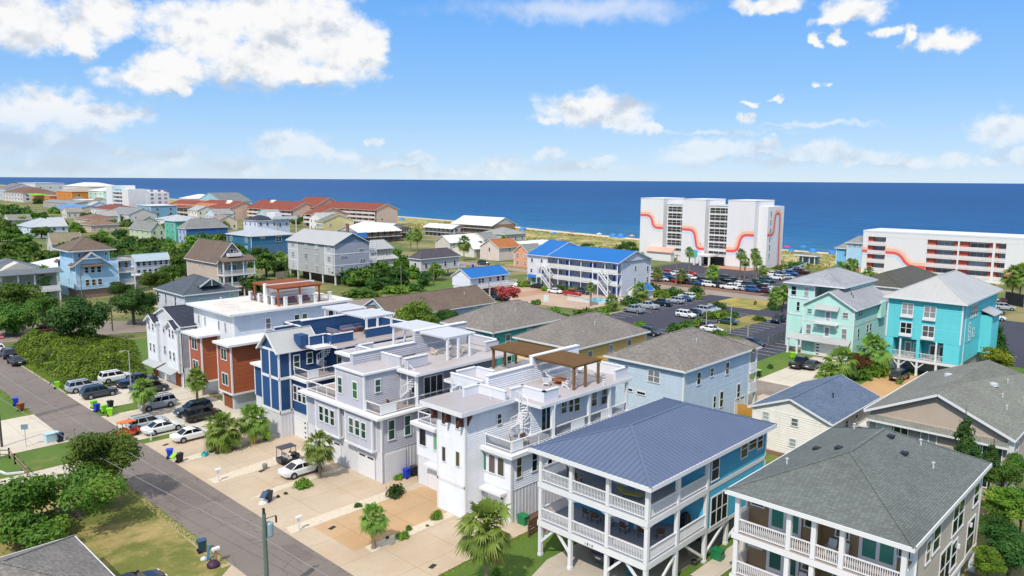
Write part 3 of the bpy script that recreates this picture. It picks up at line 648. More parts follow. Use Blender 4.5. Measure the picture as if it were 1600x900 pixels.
H.wins('W', 48.6, [(38.3, 7.9, .8, 1.2), (34.4, 7.6, 1.6, 2.0), (34.2, 4.3, 1.7, 2.1)], 'door2', G_TEAL, name='door'); H.wins('W', 48.6, [(36.6, 4.5, 1.0, 1.5), (36.7, 7.8, 1, 1.4)], 'd', G_DARK)
H.wins('S', 28.9, [(54.26,7.7,1.14,1.89), (59.22,8.11,1.07,1.5), (60.8,8.21,1.39,1.01), (62.24,8.11,0.94,1.42)], 'd'); H.wins('S', 28.9, [(55.23,4,2.7,2.45)], '3d')
H.wins('S', 32.59, [(50.0, 8.0, 1.3, 1.5), (49.5, 4.6, .9, 1.9)], 'd')
H.win('W', 53, 30.6, 4.4, 1.7, 2.1, 'door2', G_GREEN, name='door'); H.win('W', 53, 30.7, 7.7, 1.7, 2.0, 'd', G_GREEN)
H.part('storage_wall', MB().box(56, 31, 0, 63, 39, 2.38), mat('plain', '#3a4048'))
def lettering(txt, size, loc, rot, m, parent, off, name='house_number', al='CENTER'):
    cu = bpy.data.curves.new(name, 'FONT'); cu.body = txt; cu.size = size; cu.extrude = .012; cu.align_x = al
    t = bpy.data.objects.new('tmp', cu); me = bpy.data.meshes.new_from_object(t); bpy.data.objects.remove(t); bpy.data.curves.remove(cu)
    me.materials.clear(); me.materials.append(m); me.name = name
    o = link(name, me, parent, tuple(a-b for a, b in zip(loc, off))); o.rotation_euler = rot; return o
lettering('1 8 1 0', .3, (44.27, 34.0, 2.76), (math.pi/2, 0, -math.pi/2), DARK, H.root, H.o)
# --- beige house in the lower right corner
TAUPE = mat('lap', '#a59b8c'); BEIGEP = mat('lap', '#a08560')
H = House('porch_house', 'taupe house in the right foreground with stained grey shingle hip roof and white porches', 57, 18, group=HG); beige = H
H.wall(50.6, 12.6, 2.3, 67.0, 24.2, 8.75, TAUPE); H.part('porch_wall', MB().box(50.5, 12.9, 2.75, 50.59, 24.1, 8.7), BEIGEP)
for z in (2.75, 5.95): H.deck(48.3, 12.5, 50.5, 24.1, z, DECK_T, .45)
for y in (23.85, 20.05, 18.35, 16.5, 12.75): H.post(48.5, y, 0, 8.75, .32)
H.post(50.55, 12.68, 2.3, 8.74, .3); H.post(66.85, 12.72, 0, 2.4, .32); H.post(66.85, 24, 0, 2.4, .32); H.post(58, 12.72, 0, 2.4, .3); H.post(58, 24, 0, 2.4, .3); H.post(62.5, 12.72, 0, 2.4, .3)
H.part('trim_band', MB().box(50.7, 12.5, 2.1, 67.1, 12.59, 2.45).box(67.01, 12.5, 2.1, 67.1, 24.2, 2.45), WHITE); H.part('storage_wall', MB().box(56, 13.6, 0, 66, 23.5, 2.28), mat('lap', '#8f867e'))
for z in (2.75, 5.95):
    for a, c in ((23.7, 20.2), (19.9, 18.5), (18.2, 16.65), (16.35, 12.95)): H.rail((48.5, a), (48.5, c), z, 1.0)
    H.rail((48.65, 24.0), (50.5, 24.0), z, 1.1, 'solid'); H.rail((48.65, 12.68), (50.4, 12.68), z, 1.1, 'solid')
    H.part('privacy_wall', MB().box(48.75, 18.55, z, 50.49, 18.65, z+2.75), BEIGEP)
    H.wins('W', 50.5, [(21.2, z+1.15, 2.2, 2.1), (14.9, z+1.15, 2.2, 2.1)], 'door2', G_TEAL, name='door')
    H.wins('W', 50.5, [(23.3, z+1.9, .9, .7), (19.4, z+1.7, .7, 1.0), (17.2, z+1.7, .8, 1.0), (13.3, z+1.7, .7, 1.0)], 'f', G_GREEN)
H.hip(47.9, 12.1, 67.5, 24.6, 9.1, 11.95, SH_GREY, th=.3)
H.part('soffit', MB().box(48.2, 12.4, 8.76, 67.2, 24.3, 8.8), WHITE)
P = [(31.38,14.9,0.55,0.92), (54.76,7.16,1.56,1.75), (65.42,7.01,1.57,1.59), (64.67,3.89,2.26,2.6), (59.85,4.08,1.61,1.97)]
H.wins('S', 12.6, P[1:], 'd'); H.wins('S', 12.6, [(60.27,6.97,2.92,2.32), (57.68,4.04,2.82,2.66)], '2d'); H.win('S', 12.6, 52.9, 6.9, .9, 1.5, 'd')
def on_hip(x, y, x0, y0, x1, y1, z, zr):
    k = (zr-z)/(min(x1-x0, y1-y0)/2); return z+k*min(x-x0, x1-x, y-y0, y1-y)
for (px, py) in [(56,19.8),(57.5,22),(60.5,17.6),(59.2,16.2)]:
    z = on_hip(px, py, 47.9, 12.1, 67.5, 24.6, 9.1, 11.95); H.part('roof_vent', MB().bar((px-.3, py, z+.06), (px+.3, py, z+.06), .45, .2), mat('plain', '#23262e'))
for (px, py) in ((53.5, 22.6), (60, 14.4), (62.5, 16.0), (64, 21.5)):
    z = on_hip(px, py, 47.9, 12.1, 67.5, 24.6, 9.1, 11.95); H.vents([(px, py, z+.1)])
for (x, z) in ((64.3, 4.9), (60.9, 4.4)): H.part('wall_vent', MB().box(x-.12, 12.4, z-.15, x+.12, 12.59, z+.15), WHITE)
# --- white modern duplex
LAPW = mat('lap', '#dfe2e8'); BATW = mat('plain', '#dfe1e6', .6, v=.05); BROWNT = mat('wood', '#5a3328'); BROWNP = mat('wood', '#7d5c36')
H = House('modern_duplex', 'white flat-roofed duplex with brown roof pergolas and bracketed front tower', 54, 51.5, group=HG); white = H
H.wall(47.07, 45.05, 3.05, 65, 58.4, 6.25, LAPW); H.part('ground_wall', battens(MB().box(47.09, 45.07, 0, 64.98, 58.38, 3.04), 47.09, 45.07, 0, 64.98, 58.38, 3.04), BATW)
H.wall(44.65, 48.6, 0, 51.5, 52.4, 9.95, mat('lap', '#e2e4e8'), name='tower_wall')
H.part('cornice', MB().box(46.5, 44.5, 6.25, 65.4, 48.59, 6.6).box(46.5, 52.42, 6.25, 65.4, 58.9, 6.6).box(51.51, 48.59, 6.25, 65.4, 52.42, 6.6), WHITE)
H.part('terrace_floor', MB().box(47, 45, 6.604, 65, 48.59, 6.63).box(47, 52.42, 6.604, 65, 58.4, 6.63), DECK)
b = MB().box(43.7, 48.0, 10.0, 50.9, 53.9, 10.42, 1).poly([(43.75, 48.05, 10.424), (50.85, 48.05, 10.424), (50.85, 53.85, 10.424), (43.75, 53.85, 10.424)], 0); H.part('tower_roof', b, [mat('membrane', '#aaa6ab'), WHITE])
for y in (48.7, 50.5, 52.3):
    n = 6; H.part('bracket', MB().ext([(44.64, y, 9.98), (43.8, y, 9.98), (43.8, y, 9.8)]+[(44.64-.8*math.cos(i*.26), y, 9.0+.8*math.sin(i*.26)) for i in range(n, -1, -1)]+[(44.64, y, 8.8)], (0, .18, 0)), BROWNT)
for x in (44.9,): H.part('bracket', MB().ext([(x, 48.59, 9.98), (x, 48.05, 9.98), (x, 48.05, 9.8), (x, 48.45, 9.2), (x, 48.59, 8.8)], (.18, 0, 0)), BROWNT)
H.wins('W', 44.65, [(51.47,9.16,0.45,1.37), (49.54,9.16,0.46,1.37)], 'f', [G_DARK, G_GREEN]); H.wins('W', 44.65, [(51.46, 5.55, .46, 1.38), (49.53, 5.57, .48, 1.38)], 'f', [mat('glass', '#4a3c3c'), G_AMBER])
H.wins('W', 47.07, [(48.65, 5.0, .78, 1.7), (47.5, 5.0, .78, 1.68), (46.35, 5.04, .78, 1.66)], 'f', [G_TEAL, mat('glass', '#57484a'), mat('glass', '#4b4a3a')])
H.wins('W', 47.07, [(55.3, 5.2, 1.0, 1.9)], 'f', G_PALE); H.wins('W', 47.07, [(53.3, 5.3, .35, 1.7), (57.5, 5.1, 1.0, 1.7)], 'f', G_DARK)
H.wall(51.5, 46.75, 6.63, 65, 58.35, 9.9, LAPW, False, 'level_two_wall')
H.win('S', 48.6, 49.0, 8.6, .5, .95, 'd')
b = MB().box(50.9, 44.95, 9.9, 65.5, 58.7, 10.2, 1).poly([(50.95, 45, 10.204), (65.45, 45, 10.204), (65.45, 58.65, 10.204), (50.95, 58.65, 10.204)], 0); b.box(47.3, 48.5, 9.96, 50.9, 51.9, 10.2, 1)
H.part('roof_deck', b, [mat('membrane', '#b3adb0'), WHITE])
H.wall(50.6, 51.6, 10.2, 56.99, 52.0, 11.85, LAPW, False, 'party_wall'); H.wall(57, 51.6, 10.2, 64.6, 52.0, 12.75, LAPW, False, 'party_wall'); H.part('wall_cap', MB().box(50.5, 51.5, 11.85, 57, 52.1, 11.95).box(56.95, 51.5, 12.75, 64.7, 52.1, 12.85), WHITE)
for p in ([(50.4, 48.4), (52, 48.4), (52, 45.6), (53.9, 45.6)], [(47.5, 51.8), (49.4, 51.8), (49.4, 48.2)], [(51.4, 57), (54, 57), (54, 54.4)], [(50.4, 52.3), (50.4, 56.8)], [(63.3, 45.6), (65.2, 45.6), (65.2, 51)]): H.parapet(p, 10.2, 1.05, .22, BATW)
H.pergola(57.0, 46.0, 61.6, 51.55, 10.2, 12.7, BROWNP, 22, 'y', posts=[(57.3, 46.3), (59, 46.2), (61, 46.1)], pw=.22); H.pergola(57.2, 52.6, 61.5, 58.3, 10.2, 12.7, BROWNP, 22, 'y', posts=[(57.8, 58.2), (59.5, 58.1), (61.2, 58.0)], pw=.22)
H.spiral(50.4, 47.3, 6.63, 10.2, .85, .5); H.spiral(50.4, 55.6, 6.63, 10.2, .85, 2.5)
H.rail((47.15, 45.2), (47.15, 48.5), 6.63, 1.0, 'cable')
for i, (a, c) in enumerate(((47.2, 48.6), (48.6, 53), (53, 55.6), (55.6, 57.6), (57.6, 60.4), (60.4, 62.2), (62.2, 64.9))): H.rail((a, 45.15), (c, 45.15), 6.63, 1.0, 'solid' if i in (0, 3, 5) else 'cable')
H.rail((47.15, 52.5), (47.15, 58.3), 6.63, 1.0, 'cable')
for x in (52.8, 58.4, 61.8, 64.85): H.post(x, 45.2, 6.63, 9.9, .28)
H.win('S', 46.75, 53.9, 8.05, 1.9, 2.2, 'slide', G_DARK, name='door'); H.wins('S', 46.75, [(56.3, 8.6, .8, 1.25), (57.4, 8.5, .6, 1.3), (58.35, 8.45, .8, 1.4), (61.2, 8.4, .8, 1.5), (63.2, 8.4, 1.6, 1.8)], 'd', [G_GREEN, G_DARK, G_AMBER, G_DARK, G_DARK])
H.wins('S', 45.05, [(48.0, 5.2, .62, 2.1), (50.1, 5.2, .65, 2.05), (56, 5.2, .7, 2.0), (60, 5.2, .7, 2.0)], 'd', [G_AMBER, G_DARK]); H.win('S', 45.05, 52.3, 4.7, .6, .9, 'd')
H.garage('W', 47.07, 55.4, 0, 1.9, 2.3, lites='side'); H.part('entry_awning', MB().box(46.3, 54.3, 2.5, 47.05, 56.6, 2.75), WHITE); H.part('entry_awning', MB().box(46.2, 45.6, 2.55, 47.05, 48.4, 2.8), WHITE); H.garage('W', 47.07, 46.9, 0, 2.2, 2.3, lites='side')
H.part('trim_band', MB().box(44.58, 48.55, 2.9, 44.645, 52.45, 3.15), WHITE); H.part('corner_trim', MB().box(46.98, 45.0, 0, 47.06, 45.16, 6.24).box(46.98, 44.97, 0, 47.2, 45.04, 6.24), WHITE)
H.part('downspout', MB().tube([(52.8, 44.85, 9.9), (52.8, 44.95, 9.4), (52.8, 44.95, 6.9), (53.1, 44.6, 6.6)], .07, 6), WHITE); H.vents([(48.6, 49.3, 10.45), (60.9, 45.3, 10.45)], WHITE)
# --- light grey modern duplex
LAPG = mat('lap', '#b6b7bf'); LAPG2 = mat('lap', '#a9aab4'); BATG = mat('plain', '#d9dadd', .6, v=.05)
H = House('modern_duplex', 'pale grey flat-roofed duplex with white roof pergolas and stepped front bays', 53, 67.5, group=HG); grey = H
H.wall(44.3, 60.75, 3.3, 62.6, 74.9, 6.9, LAPG); H.part('ground_wall', battens(MB().box(44.32, 60.77, 0, 62.58, 74.88, 3.29), 44.32, 60.77, 0, 62.58, 74.88, 3.29), BATG)
for a, c in ((61.6, 66.4), (67.6, 72.2)):
    H.wall(43.75, a, 3.4, 44.31, c, 6.85, LAPG, name='bay_wall'); H.part('bay_sill', MB().box(43.6, a-.1, 3.2, 44.29, c+.1, 3.4), WHITE)
H.part('cornice', MB().box(43.4, 60.2, 6.9, 62.9, 66.95, 7.15).box(43.4, 66.95, 6.9, 62.9, 67.25, 7.1).box(43.4, 67.25, 6.9, 62.9, 75.3, 7.15), WHITE)
H.part('terrace_floor', MB().box(44.2, 60.8, 7.154, 62.5, 63.4, 7.18).box(44.2, 68.8, 7.154, 62.5, 74.8, 7.18), DECK_T)
H.wall(44.2, 63.5, 7.15, 49, 68.7, 10.9, LAPG, name='level_two_wall'); H.wall(49, 62.2, 7.15, 62.3, 74.8, 10.6, LAPG2, False, 'level_two_wall')
b = MB().box(44.0, 63.3, 10.9, 48.9, 68.9, 11.1, 1).poly([(44.3, 63.6, 11.104), (48.9, 63.6, 11.104), (48.9, 68.6, 11.104), (44.3, 68.6, 11.104)], 0); b.box(48.3, 60, 10.62, 62.9, 75.2, 10.9, 1).poly([(48.95, 60.05, 10.904), (62.85, 60.05, 10.904), (62.85, 75.15, 10.904), (48.95, 75.15, 10.904)], 0)
H.part('roof_deck', b, [mat('membrane', '#b5b0b3'), WHITE])
H.wall(45.5, 67.2, 11.1, 53.99, 67.7, 12.3, LAPG, False, 'party_wall'); H.wall(54, 67.2, 10.9, 62, 67.7, 13.6, LAPG, False, 'party_wall'); H.part('wall_cap', MB().box(45.4, 67.1, 12.3, 54, 67.8, 12.4).box(53.95, 67.1, 13.6, 62.1, 67.8, 13.7), WHITE)
for p in ([(48.9, 66.6), (48.9, 63.5)], [(48.9, 62.5), (51.7, 62.5)], [(60.8, 62.5), (62.7, 62.5), (62.7, 67.2)], [(48.9, 68.4), (48.9, 71.5), (51, 71.5)], [(46.2, 67.9), (46.2, 68.6), (48.8, 68.6)], [(62.7, 67.7), (62.7, 74.5)]): H.parapet(p, 10.95, 1.1, .24, LAPG)
H.pergola(54.5, 62.3, 59, 67.15, 10.9, 13.5, WHITE, 13, 'y', posts=[(54.8, 62.5), (56.4, 62.5), (58.1, 62.4)], pw=.22); H.pergola(54.8, 67.75, 59.1, 73.2, 10.9, 13.5, WHITE, 13, 'y', posts=[(55.3, 73), (57, 73), (58.7, 73)], pw=.22)
H.spiral(48.6, 61.9, 7.18, 10.95, .8, 1.0); H.spiral(48.4, 70.4, 7.18, 10.95, .8, 2.0)
H.rail((44.35, 60.9), (44.35, 63.4), 7.18, 1.05, 'cable'); H.rail((44.35, 60.9), (46.3, 60.9), 7.18, 1.05, 'solid'); H.rail((44.35, 68.8), (44.35, 74.8), 7.18, 1.05, 'cable')
for a, c in ((46.3, 49), (49, 52.4), (52.4, 55.8), (55.8, 59), (59, 62.4)): H.rail((a, 60.9), (c, 60.9), 7.18, 1.05, 'cable')
for x in (49, 62.2): H.post(x, 60.9, 7.18, 10.65, .3)
for Y in (0, 1):
    us = [(65.25, 5.27, .72, 1.6), (64.14, 5.27, .72, 1.6), (63.04, 5.25, .72, 1.6)] if Y == 0 else [(71.0, 5.3, .74, 1.62), (69.9, 5.28, .72, 1.62), (68.8, 5.27, .72, 1.62)]
    H.wins('W', 43.75, us, 'd', G_GREEN)
H.wins('W', 44.2, [(67.83, 9.05, .72, 1.65), (65.07, 9.04, .78, 1.7)], 'd', [G_GREEN, mat('glass', '#3f7a4a', sp=.4)])
H.win('S', 63.5, 45.9, 9.5, .62, 1.3, 'd', G_GREEN); H.win('S', 62.2, 49.6, 8.9, .55, 1.2, 'd', G_DARK)
H.wins('S', 62.2, [(52.4, 8.5, 2.6, 2.2), (57.2, 8.5, 2.8, 2.2)], 'slide', G_DARK, name='door')
H.wins('S', 60.75, [(45.5, 5.45, .75, 2.0), (47.6, 5.45, .72, 2.05), (50.2, 5.4, .8, 2.0), (55, 5.4, .8, 2), (59, 5.4, .8, 2)], 'd', G_GREEN)
H.part('service_door', MB().box(44.6, 60.66, 0, 47.3, 60.74, 3.0), BATG)
H.garage('W', 44.3, 63.4, 0, 2.7, 2.45, lites='top'); H.garage('W', 44.3, 69.6, 0, 2.7, 2.45, lites='top'); H.part('downspout', MB().tube([(49, 60.6, 10.7), (49, 60.7, 10.1), (49, 60.7, 7.4), (49.3, 60.4, 7.1)], .07, 6).tube([(44.2, 60.55, 6.9), (44.2, 60.65, 6.4), (44.2, 60.65, .1)], .06, 6), WHITE)
# --- navy duplex
LAPN = mat('lap', '#1b4675'); 
H = House('modern_duplex', 'navy blue duplex with white trim, metal gable bay and white roof pergolas', 53, 83.5, group=HG); navy = H
H.wall(45.8, 77.2, 3.15, 62, 90, 7.2, LAPN); H.part('ground_wall', battens(MB().box(45.82, 77.22, 0, 61.98, 89.98, 3.14), 45.82, 77.22, 0, 61.98, 89.98, 3.14), BATG)
H.wall(44.05, 80.6, 3.1, 50, 84.75, 10.8, LAPN, name='bay_wall'); H.part('ground_wall', battens(MB().box(44.07, 80.62, 0, 45.79, 84.73, 3.09), 44.07, 80.62, 0, 45.79, 84.73, 3.09), BATG)
H.part('trim_band', MB().box(43.97, 80.52, 7.1, 44.04, 84.83, 7.45).box(43.97, 80.52, 7.1, 50, 80.59, 7.45).box(43.97, 80.52, 3.0, 44.04, 84.83, 3.35).box(43.97, 80.52, 3.0, 45.8, 80.59, 3.35).box(43.97, 80.52, 10.5, 44.04, 84.83, 10.8).box(43.97, 82.55, 3.35, 44.04, 82.78, 10.5).box(45.4, 80.52, 3.1, 45.6, 80.59, 10.8), WHITE)
H.gable(44.05, 80.6, 49.2, 84.75, 10.85, 12.75, 'x', METAL_LT, LAPN, seams=.42, ov=.35, rake=.5)
H.part('cornice', MB().box(45.3, 76.8, 7.2, 62.3, 80.5, 7.45).box(45.3, 84.9, 7.2, 62.3, 90.3, 7.45), WHITE); H.part('terrace_floor', MB().box(45.8, 77.2, 7.454, 62, 80.5, 7.48), DECK_T)
H.wall(50.0, 78.6, 7.46, 61.8, 90, 10.7, LAPN, False, 'level_two_wall')
b = MB().box(49.6, 76.7, 10.72, 62.2, 90.3, 11, 1).poly([(49.65, 76.75, 11.004), (62.15, 76.75, 11.004), (62.15, 90.25, 11.004), (49.65, 90.25, 11.004)], 0).box(47.4, 77.8, 10.72, 49.6, 80.5, 11.0, 1); H.part('roof_deck', b, [DECK_T, WHITE])
H.wall(49.6, 84.3, 11, 62, 84.7, 13.1, LAPN, False, 'party_wall'); H.part('wall_cap', MB().box(49.5, 84.2, 13.1, 62.1, 84.8, 13.2), WHITE)
for p in ([(47.8, 79.6), (50.1, 79.6), (50.1, 78.45), (53, 78.45)], [(55.2, 78.5), (59.4, 78.5)], [(61.9, 78.4), (61.9, 84.3)], [(50.2, 86), (50.2, 89.9), (54, 89.9)], [(47.6, 87.5), (50.2, 87.5)]): H.parapet(p, 11, 1.1, .2, LAPN)
H.part('skylight_box', MB().box(46.6, 79.9, 11.0, 47.7, 81.4, 12.3), [LAPN]); H.part('stair_landing', MB().box(47.9, 79.7, 11, 49.4, 81.0, 11.1).box(47.6, 79.6, 11.1, 49.3, 79.7, 12.2), WHITE)
H.pergola(55.0, 78.4, 59.8, 83.6, 11, 13.6, WHITE, 13, 'y', posts=[(55.3, 78.6), (57, 78.6), (59.2, 78.6)], pw=.22); H.pergola(55.5, 84.9, 59.9, 89.4, 11, 13.6, WHITE, 13, 'y', posts=[(55.9, 89), (57.6, 89), (59.4, 89)], pw=.22)
H.spiral(49.3, 79.2, 7.48, 11.0, .85, .3); H.rail((46, 77.4), (46, 80.4), 7.48, 1.05, 'cable'); H.rail((46, 77.4), (47.4, 77.4), 7.48, 1.05, 'solid', m=WHITE)
for a, c in ((47.4, 51), (51, 54.5), (54.5, 58), (58, 61.8)): H.rail((a, 77.4), (c, 77.4), 7.48, 1.05, 'cable')
for x in (51, 55, 59, 61.8): H.post(x, 77.4, 7.48, 10.72, .28)
H.wins('W', 45.8, [(80.0, 5.4, .7, 1.75), (79.0, 5.4, .7, 1.75), (78.0, 5.4, .7, 1.75)], 'd', [G_DARK, G_DARK, G_GREEN]); H.wins('S', 80.6, [(48.2, 9.2, .7, 1.3), (46.4, 9.0, .7, 1.6)], 'd', G_GREEN); H.wins('S', 78.6, [(51.2, 9.2, .7, 1.5), (53.5, 8.6, 1.4, 2.2), (56.5, 8.6, 2, 2.2)], 'd', [G_AMBER, G_DARK, G_DARK]); H.wins('S', 77.2, [(47.6, 5.4, .8, 1.9), (51, 5.4, .8, 1.9)], 'd')
H.garage('W', 45.8, 78.9, 0, 2.7, 2.35, lites='side')
# --- white and rust house
RUST = mat('lap', '#a2552f', p=.16); LAPB = mat('lap', '#ccd4de')
H = House('modern_duplex', 'white flat-roofed house with rust brown bays and a terracotta roof pergola', 56, 104, group=HG); rust = H
H.wall(47.5, 98.9, 0, 66, 111.4, 12.2, mat('plain', '#e2e3e5', .6, v=.03)); b = MB().box(47.6, 98.84, 3, 66, 98.895, 12.15); laps(b, 47.6, 98.84, 3, 66, 98.86, 12.15); H.part('side_cladding', b, LAPB)
b = MB().box(46.6, 98.1, 12.2, 66.6, 112.2, 12.5, 1).poly([(46.9, 98.4, 12.504), (66.3, 98.4, 12.504), (66.3, 111.9, 12.504), (46.9, 111.9, 12.504)], 0); H.part('roof', b, [MEMB_W, WHITE])
H.wall(45, 94.9, 2.35, 64, 98.83, 8.85, RUST, name='bay_wall'); H.wall(45, 103.9, 2.35, 47.49, 107.75, 8.75, RUST, name='bay_wall'); H.part('bay_roof', MB().box(44.3, 94.2, 8.85, 64.5, 98.83, 9.15).box(44.3, 103.2, 8.75, 47.49, 108.9, 9.05), WHITE)
H.part('bay_sill', MB().box(44.9, 94.8, 2.1, 64, 98.83, 2.349).box(44.9, 103.8, 2.1, 47.49, 107.85, 2.349), WHITE); H.part('ground_wall', MB().box(45.4, 95.2, 0, 63.9, 98.83, 2.1), mat('batten', '#b9c3c8'))
H.wins('W', 45, [(96.84, 7.5, 1.5, 1.45), (96.78, 4.05, 1.6, 1.5), (106.0, 7.5, 1.6, 1.5), (105.9, 4.3, 1.6, 1.5)], '2', G_GREEN); H.wins('W', 47.5, [(109.85, 10.2, .3, 1.3), (107.76, 10.2, .3, 1.3), (103.34, 10.2, .3, 1.3), (101.35, 10.2, .3, 1.3), (101.3, 6.65, .5, 1.3), (101.2, 3.0, .5, 1.3)], 'f', [G_GREEN, G_GREEN, G_DARK, G_DARK])
H.wins('S', 98.84, [(52.6, 10.4, .7, 1.5), (57.2, 10.3, .75, 1.6), (58.5, 10.3, .75, 1.6), (63, 10.2, .8, 1.7)], 'd', [G_BLIND, G_GREEN, G_GREEN, G_DARK])
H.garage('W', 45.4, 96.9, 0, 2.6, 2.0, mat('wood', '#8a4f2c')); H.garage('W', 47.5, 105.8, 0, 2.6, 2.2)
TERRA = mat('wood', '#a55c38')
H.pergola(54.6, 97.6+1.8, 62, 102.9, 12.5, 15.2, TERRA, 26, 'y', posts=[(54.9, 99.8), (58.4, 99.8), (61.7, 99.8)], pw=.22); H.pergola(55, 103.8, 62.3, 108, 12.5, 15.2, TERRA, 20, 'y', posts=[(55.3, 107.6), (61.9, 107.6)], pw=.22)
H.part('party_wall', MB().box(54.6, 103.05, 12.5, 54.95, 103.7, 15.5).box(54.95, 103.2, 12.5, 63, 103.55, 15.3), WHITE)
pp = [(63.4, 99.6), (60.8, 99.6), (58.3, 99.6), (55.9, 99.6), (54.9, 101.4), (54.9, 103), (54.9, 105.4), (54.9, 108.2), (57.5, 108.4), (61, 108.4)]
for i, (x, y) in enumerate(pp):
    H.part('deck_post', MB().box(x-.22, y-.22, 12.5, x+.22, y+.22, 13.75).box(x-.27, y-.27, 13.75, x+.27, y+.27, 13.83), WHITE)
    if i: H.rail(pp[i-1], (x, y), 12.5, 1.05, 'cable', m=mat('wood', '#7a4a36'))
H.vents([(56, 110.5, 12.75), (51, 110, 12.75), (49, 100.5, 12.75), (53, 99.2, 12.75)], WHITE)
# --- narrow grey townhouse
H = House('townhouse', 'narrow white fronted townhouse with navy shingle gable roof and orange wooden garage doors', 50, 116.7, group=HG)
H.wall(45.2, 111, 0, 57, 122.4, 9.35, mat('lap', '#9c9ba6'))
for a, c in ((111, 114.9), (118.6, 122.4)): H.wall(44.6, a, 2.3, 45.19, c, 9.0, mat('lap', '#dcdee2'), name='bay_wall'); H.gable(44.6, a+.2, 46.6, c-.2, 9.0, 10.0, 'x', SH_NAVY, WHITE, ov=.3, rake=.5, name='bay_roof')
H.part('front_wall', MB().box(45.1, 111.1, 0, 45.19, 122.3, 9.3), mat('plain', '#dcdde1', .6)); H.gable(45.2, 111, 57, 122.4, 9.35, 11.5, 'x', SH_NAVY, mat('plain', '#d4d4d9'), ov=.35, rake=.3)
H.part('awning', MB().ext([(45.1, 111.3, 2.75), (45.1, 116.5, 2.75), (43.4, 116.5, 2.1), (43.4, 111.3, 2.1)], (0, 0, .08)).ext([(45.1, 117.2, 2.75), (45.1, 122.4, 2.75), (43.4, 122.4, 2.1), (43.4, 117.2, 2.1)], (0, 0, .08)), METAL_LT)
for (y, z, w, h) in ((119.9, 8.1, .5, 1.2), (121.4, 8.1, .5, 1.2), (113.6, 8.0, .5, 1.2), (112.4, 8.0, .5, 1.2), (119.9, 4.7, .5, 1.25), (121.3, 4.7, .5, 1.25), (113.8, 4.6, .5, 1.25), (112.4, 4.6, .5, 1.25)): H.win('W', 44.6, y, z, w, h, 'd')
H.wins('W', 45.1, [(117.0, 8.1, .5, 1.2), (117.0, 4.8, .5, 1.25)], 'd'); OD = mat('wood', '#b05c26')
H.garage('W', 45.1, 121, 0, 2.2, 2.0, OD, 'side', 3); H.garage('W', 45.1, 112.4, 0, 2.2, 2.0, OD, 'side', 3); H.garage('W', 45.1, 117.3, 0, 2.6, 2.0, None, 'top'); H.part('ground_wall', battens(MB().box(45.21, 110.93, 0, 57, 110.99, 2.9), 45.21, 110.93, 0, 57, 110.99, 2.9), BATG)
# --- grey roof in the lower left corner
H = House('bungalow', 'low house in the left foreground showing only its grey shingle hip roof', 10, 58)
x0, y0, x1, y1 = 2.5, 51.5, 16.75, 63.8
H.wall(x0+.5, y0+.5, 0, x1-.5, y1-.5, 2.9, mat('lap', '#a9a59c')); H.hip(x0, y0, x1, y1, 3.0, 5.4, mat('shingle', '#87837e', v=.25))

# ---------------------------------------------------------------- second row, mint and turquoise houses, motel, hotels
def simple(name, label, r, h, roof, wm, rm, z0=0, fl=None, nW=0, nS=0, ww=.9, wh=1.4, cat='house', group=None, pane=None, st='d', seams=None, fascia=None, ov=.5, posts=True, band=False):
    x0, y0, x1, y1 = r
    H = House(name, label, (x0+x1)/2, (y0+y1)/2, cat, group)
    if roof[0] == 'hip': X0, Y0, X1, Y1 = x0+ov, y0+ov, x1-ov, y1-ov
    else: X0, Y0, X1, Y1 = x0+.35, y0+.35, x1-.35, y1-.35
    X0, Y0, X1, Y1 = [round(v, 2) for v in (X0, Y0, X1, Y1)]
    H.wall(X0, Y0, z0, X1, Y1, h-.05 if roof[0] != 'gable' else h, wm)
    if z0 > 0 and posts:
        for x in (X0+.2, (X0+X1)/2, X1-.2):
            for y in (Y0+.2, Y1-.2): H.post(x, y, 0, z0, .3)
    if roof[0] == 'hip': H.hip(x0, y0, x1, y1, h+.12, roof[1], rm, seams=seams, fascia=fascia)
    elif roof[0] == 'gable': H.gable(X0, Y0, X1, Y1, h, roof[2], roof[1], rm, wm, seams=seams, fascia=fascia)
    else: H.flat(X0, Y0, X1, Y1, h, rm)
    fl = fl if fl is not None else [z0+1.6+3*i for i in range(max(1, int((h-z0)/2.8)))]
    for z in fl:
        if band: H.band(X0, Y0, X1, Y1, z-1.75, .22)
        for i in range(nW): H.win('W', X0, Y0+(Y1-Y0)*(i+.5)/nW, z, ww, wh, st, pane)
        for i in range(nS): H.win('S', Y0, X0+(X1-X0)*(i+.5)/nS, z, ww, wh, st, pane)
    H.b = (X0, Y0, X1, Y1); return H
RG = 'matching houses with grey hip roofs on the back street'
LAPPB = mat('lap', '#b3c4d2'); LAPY = mat('lap', '#e3bb62'); LAPT = mat('lap', '#3fa9a4')
